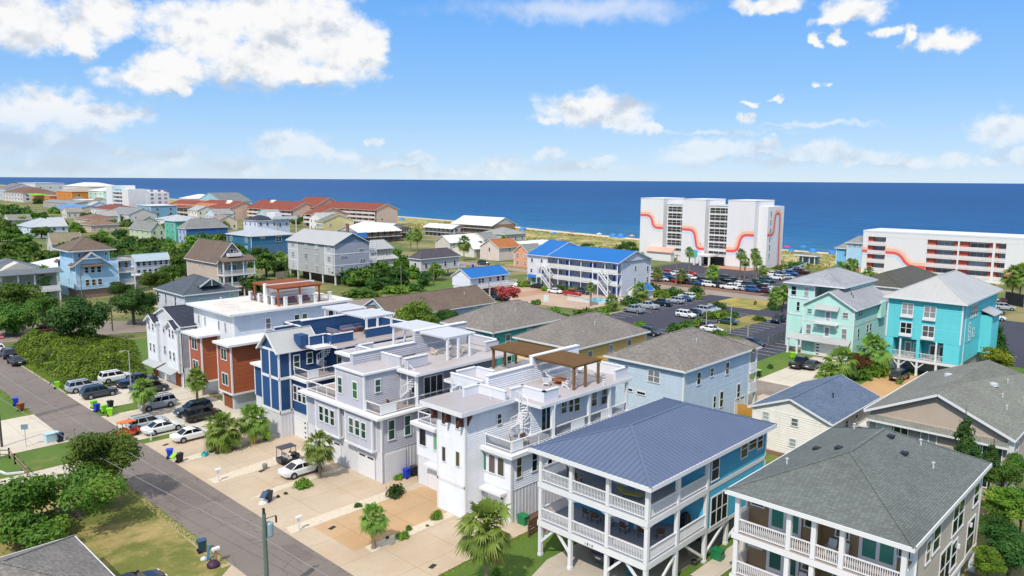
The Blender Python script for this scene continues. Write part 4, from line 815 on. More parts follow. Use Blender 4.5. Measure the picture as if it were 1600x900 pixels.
for nm, y0, y1, wm, lab in (('pb', 45.6, 57.8, LAPPB, 'pale blue house with tan hip roof behind the white duplex'), ('ye', 62.4, 74.2, LAPY, 'yellow house with tan hip roof between the teal and pale blue houses'), ('te', 78.2, 90.2, LAPT, 'teal green house with tan hip roof beyond the grey duplex')):
    r = (77.5, y0, 95.4, y1)
    H = simple('hip_roof_house', lab, r, 8.4, ('hip', 11.5), wm, SH_TAN, 0, [], group=RG)
    x, y = 78, y0+.5
    if nm == 'pb':
        H.wins('W', x, [(y+4.2, 7.0, 1.6, 1.4), (y+10.6, 7.0, 1.6, 1.3)], '2d', G_BLIND); H.wins('W', x, [(y+7.9, 4.6, 1.2, .3), (y+6.0, 4.5, 1.2, .3)], 'f'); H.wins('W', x, [(y+3.2, 3.0, .8, 1.2), (y+2.2, 3.0, .8, 1.2)], 'd')
        H.wins('S', y, [(81.4, 6.9, .8, 1.5), (84.6, 7.1, .7, 1.0), (88.6, 6.9, .8, 1.5), (85.6, 3.0, .6, 1.5), (87.4, 3.0, .8, 2.0), (92, 3.0, .8, 2.2)], 'd')
        for z in (2.6, 5.4): H.deck(94.95, y0+.3, 97.0, y0+6, z, DECK_T, .4); H.rail((95, y0+.4), (96.9, y0+.4), z, 1.0, 'solid')
        H.post(96.8, y0+.5, 0, 8.3, .25); H.post(96.8, y0+5.8, 0, 8.3, .25); H.hip(94.4, y0, 97.4, y0+6.4, 8.5, 9.4, SH_TAN, name='porch_roof'); H.garage('S', y, 92.5, 0, 2.6, 2.2)
    else:
        H.wins('W', x, [(y+2.9, 7.0, 1.5, 1.4), (y+8.6, 7.0, 1.5, 1.4)], '2d', G_BLIND); H.wins('S', y, [(81.2, 6.6, .9, 2.0), (86, 7.0, .8, 1.5), (90.5, 7.0, .9, 1.6)], 'd', G_BLIND); H.wins('S', y, [(81.5, 3.4, .9, 1.6), (88, 3.4, .9, 1.6)], 'd')
    ym = (y0+y1)/2
    H.vents([(86, ym-2.5, on_hip(86, ym-2.5, *r, 8.52, 11.5)+.1)])
    for i in range(3): q = (88.2+i*1.1, ym-.9); H.part('roof_vent', MB().box(q[0]-.16, q[1]-.14, 10.9, q[0]+.16, q[1]+.14, 11.2), mat('plain', '#8f8d8b'))
    H.part('trim_band', MB().box(77.93, y0+.43, 5.4, 77.995, y1-.5, 5.6), WHITE) if nm != 'pb' else None
# brown L-shaped bungalow
H = House('bungalow', 'long low brown shingle roofed bungalow with blue grey walls and a small front gable', 105, 125); BB = mat('lap', '#8fa9bd')
H.wall(90, 119.2, 0, 118.5, 131, 3.9, BB); H.gable(90, 119.2, 118.5, 131, 3.9, 7.0, 'x', SH_BROWN, BB)
H.wall(86.3, 122, 0, 90.0, 127.5, 3.9, mat('lap', '#b4bfcc'), name='wing_wall'); H.gable(86.3, 122, 96, 127.5, 3.9, 5.7, 'x', SH_BROWN, mat('lap', '#b4bfcc'), name='wing_roof'); H.wins('S', 119.2, [(112.6, 2.6, .9, 1.1), (115.5, 2.6, .9, 1.1), (104, 2.6, .9, 1.1)], 'd', G_PALE); H.vents([(112, 122, 6.0)])
# cream house
H = House('gable_house', 'cream two-storey house with bright blue shingle gable roof', 88, 34); CR = mat('lap', '#dcd8ce'); 
H.wall(81, 29.8, 0, 95.5, 38.6, 5.25, CR); H.gable(81, 29.8, 95.5, 38.6, 5.25, 6.95, 'x', SH_BLUE, CR, ov=.5); H.wins('W', 81, [(37.0, 4.3, .7, .8), (33.6, 4.3, .7, .8), (37.1, 1.9, .7, .8), (33.7, 1.9, .7, .8)], 'd', G_BLIND); H.part('foundation', MB().box(80.9, 29.7, 0, 80.99, 38.7, .4), mat('brick', '#94584a'))
for x in (86, 89): H.win('S', 29.8, x, 3.8, .8, .9, 'd')
H.vents([(87.5, 32, 6.3)], BLACK); H.part('balcony', MB().box(90, 28.6, 2.6, 95, 29.79, 2.8), WHITE)
for x in (90.2, 94.8): H.post(x, 28.8, 0, 5, .15, mat('plain', '#77706a'))
# taupe gable house, far right
H = House('gable_house', 'taupe house with broad front gable and weathered grey roof at the right edge', 95, 20); TP = mat('lap', '#ab9c8c'); SHW = mat('shingle', '#84867d', v=.18, stain=.3)
H.wall(84.4, 13.8, 0, 106, 26.9, 6.35, TP)
L_, A_, T_, P_, Rr = (83.9, 27.3, 6.5), (83.9, 20.3, 9.7), (88.69, 20.3, 9.75), (100.56, 19.37, 10.6), (83.9, 13.3, 6.5)
b = MB().poly([L_, A_, T_]).poly([L_, T_, P_]).poly([A_, Rr, (107, 13.3, 6.5), (107, 17, 8.2), P_, T_]).poly([P_, (107, 17, 8.2), (107, 27.3, 6.5)]).poly([L_, P_, (107, 27.3, 6.5)])
for p, q in ((L_, A_), (A_, Rr)): b.bar(Vector(p)-Vector((.03, 0, .14)), Vector(q)-Vector((.03, 0, .14)), .09, .24, 1)
b.bar((83.9, 13.3, 6.4), (107, 13.3, 6.4), .1, .2, 1).bar(L_, (107, 27.3, 6.5), .1, .2, 1); H.part('roof', b, [SHW, WHITE])
H.part('gable_wall', MB().ext([(84.41, 26.9, 6.36), (84.41, 13.8, 6.36), (84.41, 20.3, 9.45)], (.1, 0, 0)), TP); H.part('eave_shelf', MB().ext([(84.39, 26.9, 6.0), (84.39, 13.8, 6.0), (83.7, 13.8, 5.55), (83.7, 26.9, 5.55)], (0, 0, .1)).box(83.66, 13.8, 5.45, 83.7, 26.9, 5.66, 1), [SHW, WHITE])
H.wins('W', 84.4, [(25.3, 4.6, 1.4, 1.4), (23.6, 4.6, 1.3, 1.4), (20.9, 4.5, 1.4, 1.5), (16.8, 4.3, 1.0, 1.6), (15.2, 4.4, 1.6, 1.7)], '2', [mat('glass', '#a9adad'), G_DARK, mat('glass', '#a9adad'), G_DARK, G_GREEN]); H.wins('W', 84.4, [(25, 1.7, 1.2, 1.3), (21, 1.7, 1.2, 1.3), (16, 1.7, 1.2, 1.3)], '2'); H.wins('S', 13.8, [(88, 4.4, 1, 1.5), (94, 4.4, 1, 1.5)], 'd'); H.post(84.5, 13.7, 0, 6.3, .55)
for p in ((94, 16.5), (97, 15), (91, 15.5), (100, 17.2)): H.vents([(p[0], p[1], 6.5+.46*(p[1]-13.3)+.15)])
for (x, y, z) in ((96.5, 17.9, 8.75), (95.5, 22.2, 9.2)): H.part('skylight', MB().tube([(x, y, z-.2), (x, y, z+.12), (x, y, z+.2)], [.5, .42, .2], 10), mat('plain', '#b9c0c6', .3))
# mint house
MINT = mat('lap', '#aedbd0'); MINT2 = mat('lap', '#8ccabb')
H = House('mint_house', 'mint green three-storey house with white bracketed balcony and grey shingle roofs', 143, 51)
H.wall(134.2, 46.4, 0, 152, 55.3, 9.3, MINT); H.gable(134.2, 46.4, 152, 55.3, 9.3, 11.9, 'x', mat('shingle', '#a3a6ad', v=.14), MINT, ov=.5, rake=.5)
H.wall(138.6, 55.31, 0, 154, 60.2, 12.1, MINT, name='rear_wall'); H.wall(142, 50, 9.3, 154, 55.29, 12.1, MINT, name='rear_wall'); H.hip(137.8, 49.6, 155, 61, 12.25, 14.6, mat('shingle', '#a3a6ad', v=.14))
H.band(134.2, 46.4, 152, 55.3, 6.1, .25); H.part('trim_band', MB().box(138.53, 55.4, 6.1, 138.59, 60.2, 6.35).box(138.53, 55.4, 9.2, 138.59, 60.2, 9.5), WHITE); H.part('eave_brackets', MB().box(138.3, 55.4, 11.7, 138.59, 60.2, 11.9), WHITE)
H.part('awning', MB().ext([(134.15, 48.9, 9.3), (134.15, 53, 9.3), (133.1, 53, 8.5), (133.1, 48.9, 8.5)], (0, 0, .08)), METAL_LT); H.part('awning', MB().ext([(134.15, 46.6, 3.5), (134.15, 57.5, 3.5), (132.6, 57.5, 2.7), (132.6, 46.6, 2.7)], (0, 0, .1)), METAL_LT)
H.part('balcony', MB().box(132.9, 48.9, 6.0, 134.15, 53, 6.2), WHITE); H.rail((133, 49), (133, 52.9), 6.2, 1.0); 
for y in (49.1, 52.7): H.part('bracket', MB().bar((134.1, y, 4.9), (133, y, 5.95), .12, .12), WHITE)
H.wins('W', 134.2, [(54.2, 7.9, .8, .8), (47.9, 7.9, .9, .9), (54.2, 4.6, .8, 1.7), (47.9, 4.6, .8, 1.7)], 'd', [G_TEAL, G_BLIND, G_BLIND, G_BLIND]); H.wins('W', 134.2, [(50.9, 7.3, .9, 2.0), (50.9, 4.5, .9, 1.9)], 'door', G_BLIND, name='door')
H.wins('W', 138.6, [(59.2, 10.7, .9, 1.6), (56.8, 10.7, .8, 1.6)], 'd', [G_DARK, G_BLIND]); H.win('W', 138.6, 58.2, 7.8, .5, 1.6, 'd'); H.wins('S', 46.4, [(136.3, 8.2, .6, 1.0), (137.4, 8.2, .6, 1.0), (136.6, 4.6, .8, 1.6), (141, 4.9, .9, 1.3), (142.6, 4.9, .9, 1.3)], 'd')
H.part('chimney_bump', MB().box(146, 45.8, 6.2, 148.5, 46.39, 9.2), MINT); H.garage('W', 134.2, 50.5, 0, 4.6, 2.3, lites='sideL'); H.win('W', 138.6, 57.8, 1.2, .9, 2.1, 'door', G_TEAL, name='door')
for y in (57.3, 55.6): H.post(132.9, y, 0, 2.8, .3)
H.vents([(139.5, 49, 10.9), (138.7, 48.4, 10.6)], DARK)
# turquoise house
TQ = mat('lap', '#55c3ca'); TQD = mat('lap', '#1fa3ab')
H = House('turquoise_house', 'turquoise four-level house on white stilts with pale metal hip roof', 142, 34.7)
H.wall(131.3, 29.3, 5.9, 153.5, 40.2, 12.4, TQ); H.part('side_wall', MB().box(133.5, 29.32, 2.7, 153.4, 40.1, 5.9), TQ)
for a, c in ((29.3, 31.6), (39.0, 40.2), (35.0, 35.5)): H.part('porch_pier', MB().box(131.3, a, 2.75, 133.5, c, 5.89), TQ)
H.hip(130.6, 28.6, 154, 40.8, 12.6, 15.9, METAL_LT, seams=.9, th=.3); H.deck(131.2, 29.2, 133.5, 40.3, 2.75, DECK_T, .45)
for y in (40.1, 37.9, 35.2, 32.4, 29.5): H.post(131.35, y, 0, 2.4, .32)
for y in (37.9, 32.6): H.post(131.4, y, 2.75, 5.9, .25)
for a, c in ((39, 35.5), (35.0, 31.6)): H.rail((131.4, a), (131.4, c), 2.75, 1.0, 'baluster', sp=.2)
for p, q in (((131.35, 40.1, 1.2), (131.35, 39, 2.4)), ((131.35, 37.9, 1.2), (131.35, 39, 2.4)), ((131.35, 37.9, 1.2), (131.35, 36.7, 2.4)), ((131.35, 35.2, 1.2), (131.35, 36.4, 2.4)), ((131.35, 35.2, 1.2), (131.35, 34, 2.4))): H.part('brace', MB().bar(p, q, .14, .16), WHITE)
H.part('garage_wall', MB().box(135.5, 29.6, 0, 153, 40, 2.7), mat('plain', '#b7aaa0')); H.part('tall_louver', MB().box(134, 38.2, 0, 134.1, 40, 2.6), WHITE)
H.wins('W', 131.3, [(37.2, 10.7, 1.6, 1.7), (33.9, 10.6, 1.6, 1.7), (37.2, 7.6, 1.6, 1.7), (33.9, 7.5, 1.6, 1.7)], '2d', [G_BLIND, G_BLIND, G_DARK, mat('glass', '#60656a')])
for y, z in ((37.2, 10.7), (33.9, 10.6), (37.2, 7.6), (33.9, 7.5)): H.part('window_box', MB().box(130.9, y-.95, z-1.35, 131.28, y+.95, z-.98), WHITE)
H.wins('W', 133.5, [(37.3, 3.95, .9, 2.0), (36.0, 3.95, .9, 2.0), (33.6, 3.95, .9, 2.0), (32.2, 3.95, .9, 2.0)], 'door', [G_BLIND, G_PALE, G_DARK, G_DARK], name='door')
H.wins('S', 29.3, [(136.5, 10.6, .8, 1.8), (138.0, 10.6, .8, 1.8), (139.5, 10.6, .8, 1.8), (136, 8.2, .8, 1.3), (138.6, 7.0, .8, 1.2), (136.5, 6.6, .8, 1.1)], 'd'); H.part('bay_wall', MB().box(143, 27.6, 3, 148, 29.29, 9.3), TQ); H.part('bay_roof', MB().ext([(142.7, 27.2, 9.3), (148.4, 27.2, 9.3), (148.4, 29.28, 10.1), (142.7, 29.28, 10.1)], (0, 0, .12)), METAL_LT); H.part('corner_trim', MB().box(133.2, 29.22, 2.8, 133.4, 29.29, 12.3), WHITE)
H.vents([(141, 32, 14.4)])
# dark roofed house in front of the second hotel
simple('hip_roof_house', 'low house with dark olive shingle hip roof in front of the orange striped hotel', (191.8,55.8,225.2,68), 6, ('hip', 9.0), mat('lap', '#c8c3bd'), mat('shingle', '#56564f', v=.12), fl=[4], nW=3, nS=2)
# blue-white house at the right edge
simple('hip_roof_house', 'periwinkle blue house with dark roof cut by the right edge of the picture', (128, 4, 146, 18.9), 6.4, ('hip', 9.0), mat('lap', '#9db4e0'), mat('shingle', '#6a6d68'), fl=[1.8, 4.7], nW=4, nS=2, ww=1.3, wh=1.6, st='2d')
# blue roofed motel
BR = mat('metal', '#156db8', rough=.6); MW = mat('plain', '#dfe0de', .6); MG = mat('lap', '#c6cbd4'); BLUED = mat('plain', '#2a57b8', .4)
H = House('motel', 'three-storey white motel with bright blue metal roof and outdoor stairs', 172, 134, 'motel')
H.wall(166.2, 118.5, 0, 180, 143.6, 9.3, MG); H.wall(164.2, 143.62, 0, 184, 151, 9.3, mat('plain', '#e0e1e2', .6), name='wing_wall')
H.gable(164.2, 118.2, 180, 143.6, 9.35, 12.0, 'y', BR, MG, ov=.4, rake=.4); H.gable(164.0, 143.62, 184, 151, 9.4, 12.9, 'y', BR, MW, ov=.4, rake=.4, name='wing_roof')
for z in (3.1, 6.2):
    H.deck(164.3, 118.5, 166.2, 143.6, z, DECK_T, .3)
    for i in range(6): H.rail((164.4, 118.7+i*4.15), (164.4, 118.6+(i+1)*4.15), z, 1.0, 'solid', m=mat('plain', '#d9d9d6', .6))
for i in range(7): H.post(164.4, 118.6+i*4.15, 0, 9.3, .22)
for z in (1.2, 4.3, 7.4):
    for y in (119.6, 120.9, 127.6, 128.9, 136.2, 137.5): H.win('W', 166.2, y, z, .95, 2.0, 'f', BLUED, name='door')
    for y in (124, 132.5, 140): H.win('W', 166.2, y, z+.3, 1.4, 1.2, 'f', G_BLIND)
for q in ((145.5, 7.6), (149.3, 7.6), (145, 4.5), (149.5, 4.5)): H.win('W', 164.2, q[0], q[1], .7, 1.0, 'd')
H.part('entry_awning', MB().ext([(164.1, 144, 3.3), (164.1, 150.6, 3.3), (163, 150.6, 2.7), (163, 144, 2.7)], (0, 0, .08)), BR); H.win('W', 164.2, 147, 1.3, 4.5, 2.2, '3', G_PALE)
H.wins('S', 118.5, [(172.6, 7.2, .7, .9), (172.4, 4.0, .7, .9), (178.5, 6.5, .7, 1.4), (178.5, 3.5, .7, 1.4)], 'd')
for y0 in (120.5, 141):
    b = MB()
    for z0 in (0, 3.1, 6.2):
        for k in range(10): b.box(162.6, y0+k*.32, z0+k*.3, 164.2, y0+k*.32+.34, z0+k*.3+.12) if z0 < 6 else None
        if z0 < 6: b.bar((162.6, y0, z0+1), (162.6, y0+3.2, z0+4.1), .1, .25).bar((164.1, y0, z0+1), (164.1, y0+3.2, z0+4.1), .1, .25).bar((162.6, y0, z0+.1), (162.6, y0+3.2, z0+3.1), .1, .3)
        b.box(162.5, y0+3.2, z0+3.0, 164.2, y0+5, z0+3.15) if z0 < 6 else None
    for x, y in ((162.5, y0-.2), (162.5, y0+4.9), (162.5, y0+3.1)): b.bar((x, y, 0), (x, y, 7.4), .2, .2)
    for z in (3.15, 6.25): b.bar((162.5, y0+3.2, z+1), (162.5, y0+5, z+1), .1, .1).bar((162.5, y0+3.2, z+.5), (162.5, y0+5, z+.5), .06, .9)
    H.part('stairs', b, WHITE)
simple('pool_house', 'little white pool house with bright blue roof below the motel gable', (163.5, 110.3, 170, 114.8), 2.6, ('gable', 'x', 4.0), mat('lap', '#d8d7d4'), BR, fl=[], cat='shed')
b = MB(); fp = [(150.5, 124.5), (150.5, 113.5), (162, 112.6)]
F_ = House('pool_fence', 'white picket fence around the motel pool', 151, 118, 'fence')
for a, c in zip(fp[:-1], fp[1:]): F_.rail(a, c, 0, 1.5, 'baluster', sp=.28)
F_.part('pool_wall', MB().box(150.7, 113.7, 0, 150.9, 124.4, .7), WHITE)
tag(struct('pool', rect(153, 115, 160, 122), .02, mat('glass', '#4fb6c9')))
# cottage
H = House('cottage', 'small white raised cottage with blue metal roof and brick base', 144, 149)
H.wall(135.6, 145.4, 2.6, 150, 152.4, 5.4, mat('lap', '#d7dce4')); H.gable(135.6, 145.4, 150, 152.4, 5.4, 7.3, 'x', BR, mat('lap', '#dfe0e2'), ov=.5); H.part('ground_wall', MB().box(140, 146, 0, 149, 152, 2.59), mat('brick', '#7c4238')); H.part('ground_wall', MB().box(135.7, 145.6, 0, 139.9, 152.2, 2.59), WHITE); H.deck(137, 143.2, 151.5, 145.4, 2.6, DECK_T, .3); H.rail((137, 143.3), (151.4, 143.3), 2.6, 1.0, 'baluster', sp=.25); H.wins('S', 145.4, [(139, 4.1, .8, 1.2), (140.2, 4.1, .8, 1.2), (143, 4.2, .7, 1), (146, 4.1, 1, 1.3), (148, 4.1, 1, 1.3)], 'd')
for x in (137.2, 140.8, 144.5, 148, 151.3): H.post(x, 143.3, 0, 2.6, .2)
H.part('stairs', MB().bar((147, 142.6, .1), (150.5, 142.6, 2.6), 1.0, .25).bar((147, 142.2, 1.1), (150.5, 142.2, 3.6), .08, .08), WHITE)
# pale four-storey house
GY = mat('lap', '#a9adab'); GY2 = mat('lap', '#989cab')
H = House('tall_house', 'tall grey four-level house panelled with white trim on stilts', 128, 200)
x0, y0, x1, y1 = 122.3, 189, 134.5, 215
H.wall(x0, y0, 2.8, x1, y1, 12.2, GY); H.part('side_cladding', MB().box(x0, y0-.08, 2.8, x1, y0-.005, 12.1), GY2); H.part('panel', MB().box(x0-.05, 190, 2.9, x0-.005, 194, 12.1), mat('lap', '#bdbec2')); H.part('panel', MB().box(x0-.05, 209.5, 2.9, x0-.005, 214.8, 12.1), mat('lap', '#bdbec2'))
H.gable(x0, y0, x1, y1, 12.2, 15.2, 'y', METAL_LT, mat('lap', '#6f829c'), ov=.6, rake=.5, seams=1.2)
for z in (5.7, 9.0): H.part('trim_band', MB().box(x0-.1, y0-.12, z, x1, y0-.081, z+.3), WHITE); H.part('trim_band', MB().box(x0-.12, y0-.1, z, x0-.051, 194, z+.3), WHITE); H.part('trim_band', MB().box(x0-.12, 209.5, z, x0-.051, y1, z+.3), WHITE)
for y in (194.1, 209.3): H.part('trim_board', MB().box(x0-.12, y-.15, 2.8, x0-.01, y+.15, 12.2), WHITE)
for z in (4.3, 7.6, 10.9):
    for y, s in ((191.8, '2d'), (198.5, '2d'), (204.5, '2d'), (212, '2d')): H.win('W', x0-.05, y, z, 1.5 if z > 5 else 1.0, 1.5, s, G_BLIND)
H.wins('S', y0-.08, [(131.5, 9.9, 1.4, .7), (125.5, 8.4, 2.2, .4), (132, 6.7, 1.8, .7), (124.6, 4.6, .9, 1.5)], '2d')
for y in (189.3, 196, 203, 210, 214.6):
    for x in (122.6, 134): H.post(x, y, 0, 2.8, .35)
H.part('storage_wall', MB().box(126, 192, 0, 134, 213, 2.79), mat('plain', '#6c5a4a')); H.deck(134.5, 189.5, 137.6, 214, 6.0, DECK_T, .4); H.deck(134.5, 189.5, 137.6, 214, 9.2, DECK_T, .4); H.post(137.5, 189.7, 0, 12.2, .3); H.rail((134.6, 189.6), (137.5, 189.6), 9.2, 1); H.rail((134.6, 189.6), (137.5, 189.6), 6.0, 1)
# beige gable house
BG = mat('lap', '#bfae9e'); 
H = House('gable_house', 'beige house with steep brown gable roof and double white porches', 92, 198)
x0, y0, x1, y1 = 88.6, 192, 96.6, 211
H.wall(x0, y0, 0, x1, y1, 9.5, BG); H.gable(x0, y0, x1, y1, 9.5, 14.2, 'y', SH_BROWN, mat('lap', '#8f8078'), ov=.6, rake=.5)
for z in (2.8, 6.0):
    H.deck(x0, y0-3, x1+1, y0-.01, z, DECK_T, .4); H.rail((x0+.2, y0-2.9), (x1+.9, y0-2.9), z, 1.0, 'baluster', sp=.2); H.wins('S', y0, [(89.8, z+1.3, 1, 1.8), (92.6, z+1.2, 2.4, 2.1), (95.6, z+1.3, 1, 1.8)], '2', G_TEAL)
for x in (88.8, 91, 94.3, 97.4): H.post(x, y0-2.85, 0, 9.4, .25)
H.part('porch_roof', MB().ext([(x0-.4, y0-3.4, 9.35), (x1+1.4, y0-3.4, 9.35), (x1+1.4, y0+.1, 10.4), (x0-.4, y0+.1, 10.4)], (0, 0, .15)), SH_BROWN); H.win('S', y0, 92.6, 11.6, .8, 1.4, 'd'); H.part('balcony', MB().box(91, y0-1.6, 10.5, 94.6, y0-.02, 10.65).box(91, y0-1.6, 10.65, 94.6, y0-1.5, 11.4).box(91, y0-1.5, 10.65, 91.1, y0-.02, 11.4).box(94.5, y0-1.5, 10.65, 94.6, y0-.02, 11.4), WHITE); H.wins('W', x0, [(202.5, 7.8, .6, 1.1), (200.8, 7.8, .6, 1.1)], 'd')
# dark grey hip house
H = simple('hip_roof_house', 'white and grey house with large charcoal hip roof and a small roof gable', (64.9, 157.5, 77.8, 173.2), 6.5, ('hip', 9.8), mat('lap', '#c3c8d2'), SH_DARK, 0, [], fascia=WHITE)
H.wins('W', 65.4, [(171.8, 4.8, 1.0, 2.2), (167.5, 4.8, .6, 2.2), (162.5, 4.8, .7, 2.2)], 'd'); H.wins('S', 158, [(69.2, 4.6, 1.2, 1.7), (75.8, 5.3, 1.0, 1.2)], 'd', G_PALE); H.part('roof_gable', MB().ext([(69, 158.2, 8.0), (74, 158.2, 8.0), (71.5, 158.2, 9.6)], (0, 4, .0)), [SH_DARK]); H.part('gable_trim', MB().bar((68.8, 158.1, 7.95), (71.5, 158.1, 9.65), .12, .25).bar((74.2, 158.1, 7.95), (71.5, 158.1, 9.65), .12, .25).bar((71.5, 158.1, 8.0), (71.5, 158.1, 9.5), .12, .15), WHITE)
# light blue towered house
LB = mat('lap', '#a6cfe8'); 
H = House('towered_house', 'light blue house with brown hip roofed tower and bracketed front gable', 66, 216)
H.wall(61.2, 213.8, 2.2, 71.5, 221, 9.0, LB); H.wall(61.3, 215.3, 9.0, 70, 226, 12.0, LB, name='tower_wall'); H.wall(61.22, 221.02, 0, 71, 228, 9.0, LB, name='rear_wall'); H.hip(60, 214, 71.4, 227.4, 12.2, 15.4, SH_BROWN)
H.gable(61.2, 213.8, 68.9, 216.5, 9.0, 11.9, 'y', SH_BROWN, LB, ov=.9, rake=.8); H.part('gable_bracket', MB().bar((62.6, 213, 10.2), (67.4, 213, 10.2), .15, .2).bar((63.6, 213, 10.2), (65, 213, 11.7), .12, .15).bar((66.5, 213, 10.2), (65, 213, 11.7), .12, .15), WHITE)
H.part('awning', MB().ext([(62.6, 213.7, 8.7), (68, 213.7, 8.7), (68.2, 212.8, 8.2), (62.4, 212.8, 8.2)], (0, 0, .08)), SH_BROWN)
for z in (7.2, 3.9): H.wins('S', 213.8, [(63.8, z, .9, 1.5), (65.3, z, .9, 1.5), (66.8, z, .9, 1.5)], 'd')
H.wins('S', 215.3, [(62.8, 11.0, .7, .8), (69.2, 11.0, .6, .7)], 'd'); H.wins('W', 61.2, [(217.5, 7.3, .5, 1.6), (224, 11, .5, 1.6), (219.5, 4, .5, 1.6)], 'd'); H.part('base_wall', MB().box(61.5, 214.2, 0, 71.4, 220.9, 2.19), mat('brick', '#8a6a5c'))
for z in (2.8, 6.0, 9.2): H.deck(71.5, 214.5, 76, 221, z, DECK_T, .35); H.rail((71.6, 214.6), (75.9, 214.6), z, 1.0, 'baluster', sp=.2)
for x in (71.7, 75.8): H.post(x, 214.6, 0, 9.2, .25)
H.part('porch_wall', MB().box(71.5, 217, 2.8, 75.8, 221, 9), LB); H.wins('S', 217, [(72.8, 7.4, .8, 1.6), (74.6, 7.4, .8, 1.6)], 'd', G_AMBER); H.part('side_roof', MB().ext([(60.4, 226, 8.3), (61.2, 226, 9.1), (61.2, 229, 9.1), (60.4, 229, 8.3)], (0, 0, .1)), SH_BROWN)
# grey house at the left edge
H = simple('porch_house', 'grey hip roofed house with white columned porch at the left edge', (40, 213.5, 57.4, 233), 7.4, ('hip', 10.6), mat('lap', '#c3beb2'), mat('shingle', '#6f7880', v=.15), 0, [1.7, 4.6], nW=0, nS=4)
for x in (41, 44.5, 48, 51.5, 56.8): H.post(x, 211.8, 0, 7.2, .3)
for z in (3.2,): H.deck(40.5, 211.6, 57, 214, z, DECK_T, .4); H.rail((40.7, 211.8), (56.9, 211.8), z, 1, 'solid')
H.part('porch_roof', MB().ext([(39.6, 211, 7.4), (57.8, 211, 7.4), (57.8, 214.2, 8.3), (39.6, 214.2, 8.3)], (0, 0, .15)), mat('shingle', '#6f7880', v=.15)); H.part('roof_gable', MB().ext([(45, 214.5, 8.3), (53, 214.5, 8.3), (49, 214.5, 10.2)], (0, 4, 0)), mat('plain', '#cbc5b8'))
simple('long_shed', 'long low building with a white metal roof behind the towered house', (58, 236, 84, 262), 4.6, ('gable', 'y', 6.6), mat('lap', '#d9dce0'), mat('metal', '#e8ebee'), fl=[2.5], nW=5, nS=2, cat='building')
simple('long_house', 'long low pale blue building with metal roof right of the towered house', (87.4,246.8,98.4,250.5), 5.5, ('gable', 'x', 7.2), mat('lap', '#b9c6d6'), mat('metal', '#b5c7d0'), fl=[1.6, 4.2], nW=1, nS=6, cat='building')
simple('carport', 'low white roofed carport between trees in front of the pale blue building', (79.7,226.2,86.5,229.4), 3.0, ('flat',), mat('plain', '#8d8a84'), mat('metal', '#d9dde0'), fl=[], cat='carport')
# grey shingled neighbour
H = simple('hip_roof_house', 'grey house with metal hip roof and porches right of the tall grey house', (145.6,204.4,155.6,209.2), 8.0, ('hip', 11), mat('lap', '#a9a59c'), METAL_LT, 0, [6.4], nW=2, nS=2, pane=G_BLIND); x0, y0, x1, y1 = H.b
H.part('porch_roof', MB().ext([(x0-2, y0-2.5, 4.6), (x1+1, y0-2.5, 4.6), (x1+1, y0-.01, 5.6), (x0-2, y0-.01, 5.6)], (0, 0, .15)), METAL_LT); H.part('porch_wall', MB().box(x0+1, y0-2, 0, x1-1, y0-.01, 4.6), mat('lap', '#c9c9c4')); H.wins('S', y0-2, [(x0+4, 3, 1.4, 1.6), (x1-4, 3, 1.4, 1.6)], '2d', G_TEAL)
# house with dark hip roof
H = simple('hip_roof_house', 'pale stilt house with dark charcoal hip roof beside the cross street', (149, 182.3, 166, 188.8), 6.2, ('hip', 9.0), mat('lap', '#c5c3c6'), mat('shingle', '#55505a', v=.12), 2.5, [4.2], nW=1, nS=4); H.part('storage_wall', MB().box(151, 184, 0, 160, 188, 2.49), mat('lap', '#bab5b5')); H.deck(165.4, 183, 168.5, 188, 2.9, DECK_T, .4)
# ------------------------------------------------ hotel with the stripe
HW = mat('plain', '#e9e7e6', .6, v=.03); CORAL = mat('plain', '#ee5f58', .6); PEACH = mat('plain', '#f6c3aa', .6); PEACH2 = mat('plain', '#f3e0d4', .6); PBLUE = mat('plain', '#cfdfee', .6)
H = House('hotel', 'tall white hotel with a curving coral stripe across its front', 264, 150, 'hotel'); X = 255.0
tops = [(168.05,11.54,10.7,24.88),(149.34,12.29,9.86,23.46),(130,13.12,10.66,21.95)]
blk = [(tops[i][0]-tops[i][2]/2, tops[i][0]+tops[i][2]/2) for i in range(3)]
ZT = 24.0; lo, hi = blk[2][0], blk[0][1]
H.part('main_wall', MB().box(X+3, lo-3.5, 0, X+15.9, hi-.05, ZT-1.9), HW)
for a, c in blk: H.part('tower_block', MB().box(X, a, 0, X+15, c, ZT).box(X-.1, a-.1, ZT, X+15.1, c+.1, ZT+.25), HW)
for a, c in ((blk[1][1], blk[0][0]), (blk[2][1], blk[1][0])):
    H.part('parapet', MB().box(X+2.7, a, ZT-2.1, X+3.1, c, ZT-1.5), WHITE)
    for k in range(7):
        z = 20.1-k*2.62; H.win('W', X+3, (a+c)/2, z, c-a-.7, 1.95 if k < 6 else .9, '4', mat('glass', '#3a3835'))
        if k < 6: H.part('window_bar', MB().box(X+2.9, a+.3, z-.05, X+2.98, c-.3, z+.07), WHITE)
ys = lo-3.5
for k in range(6): H.win('S', ys, X+5.2, 19.4-k*3.0, .7, 1.9, 'f', G_DARK)
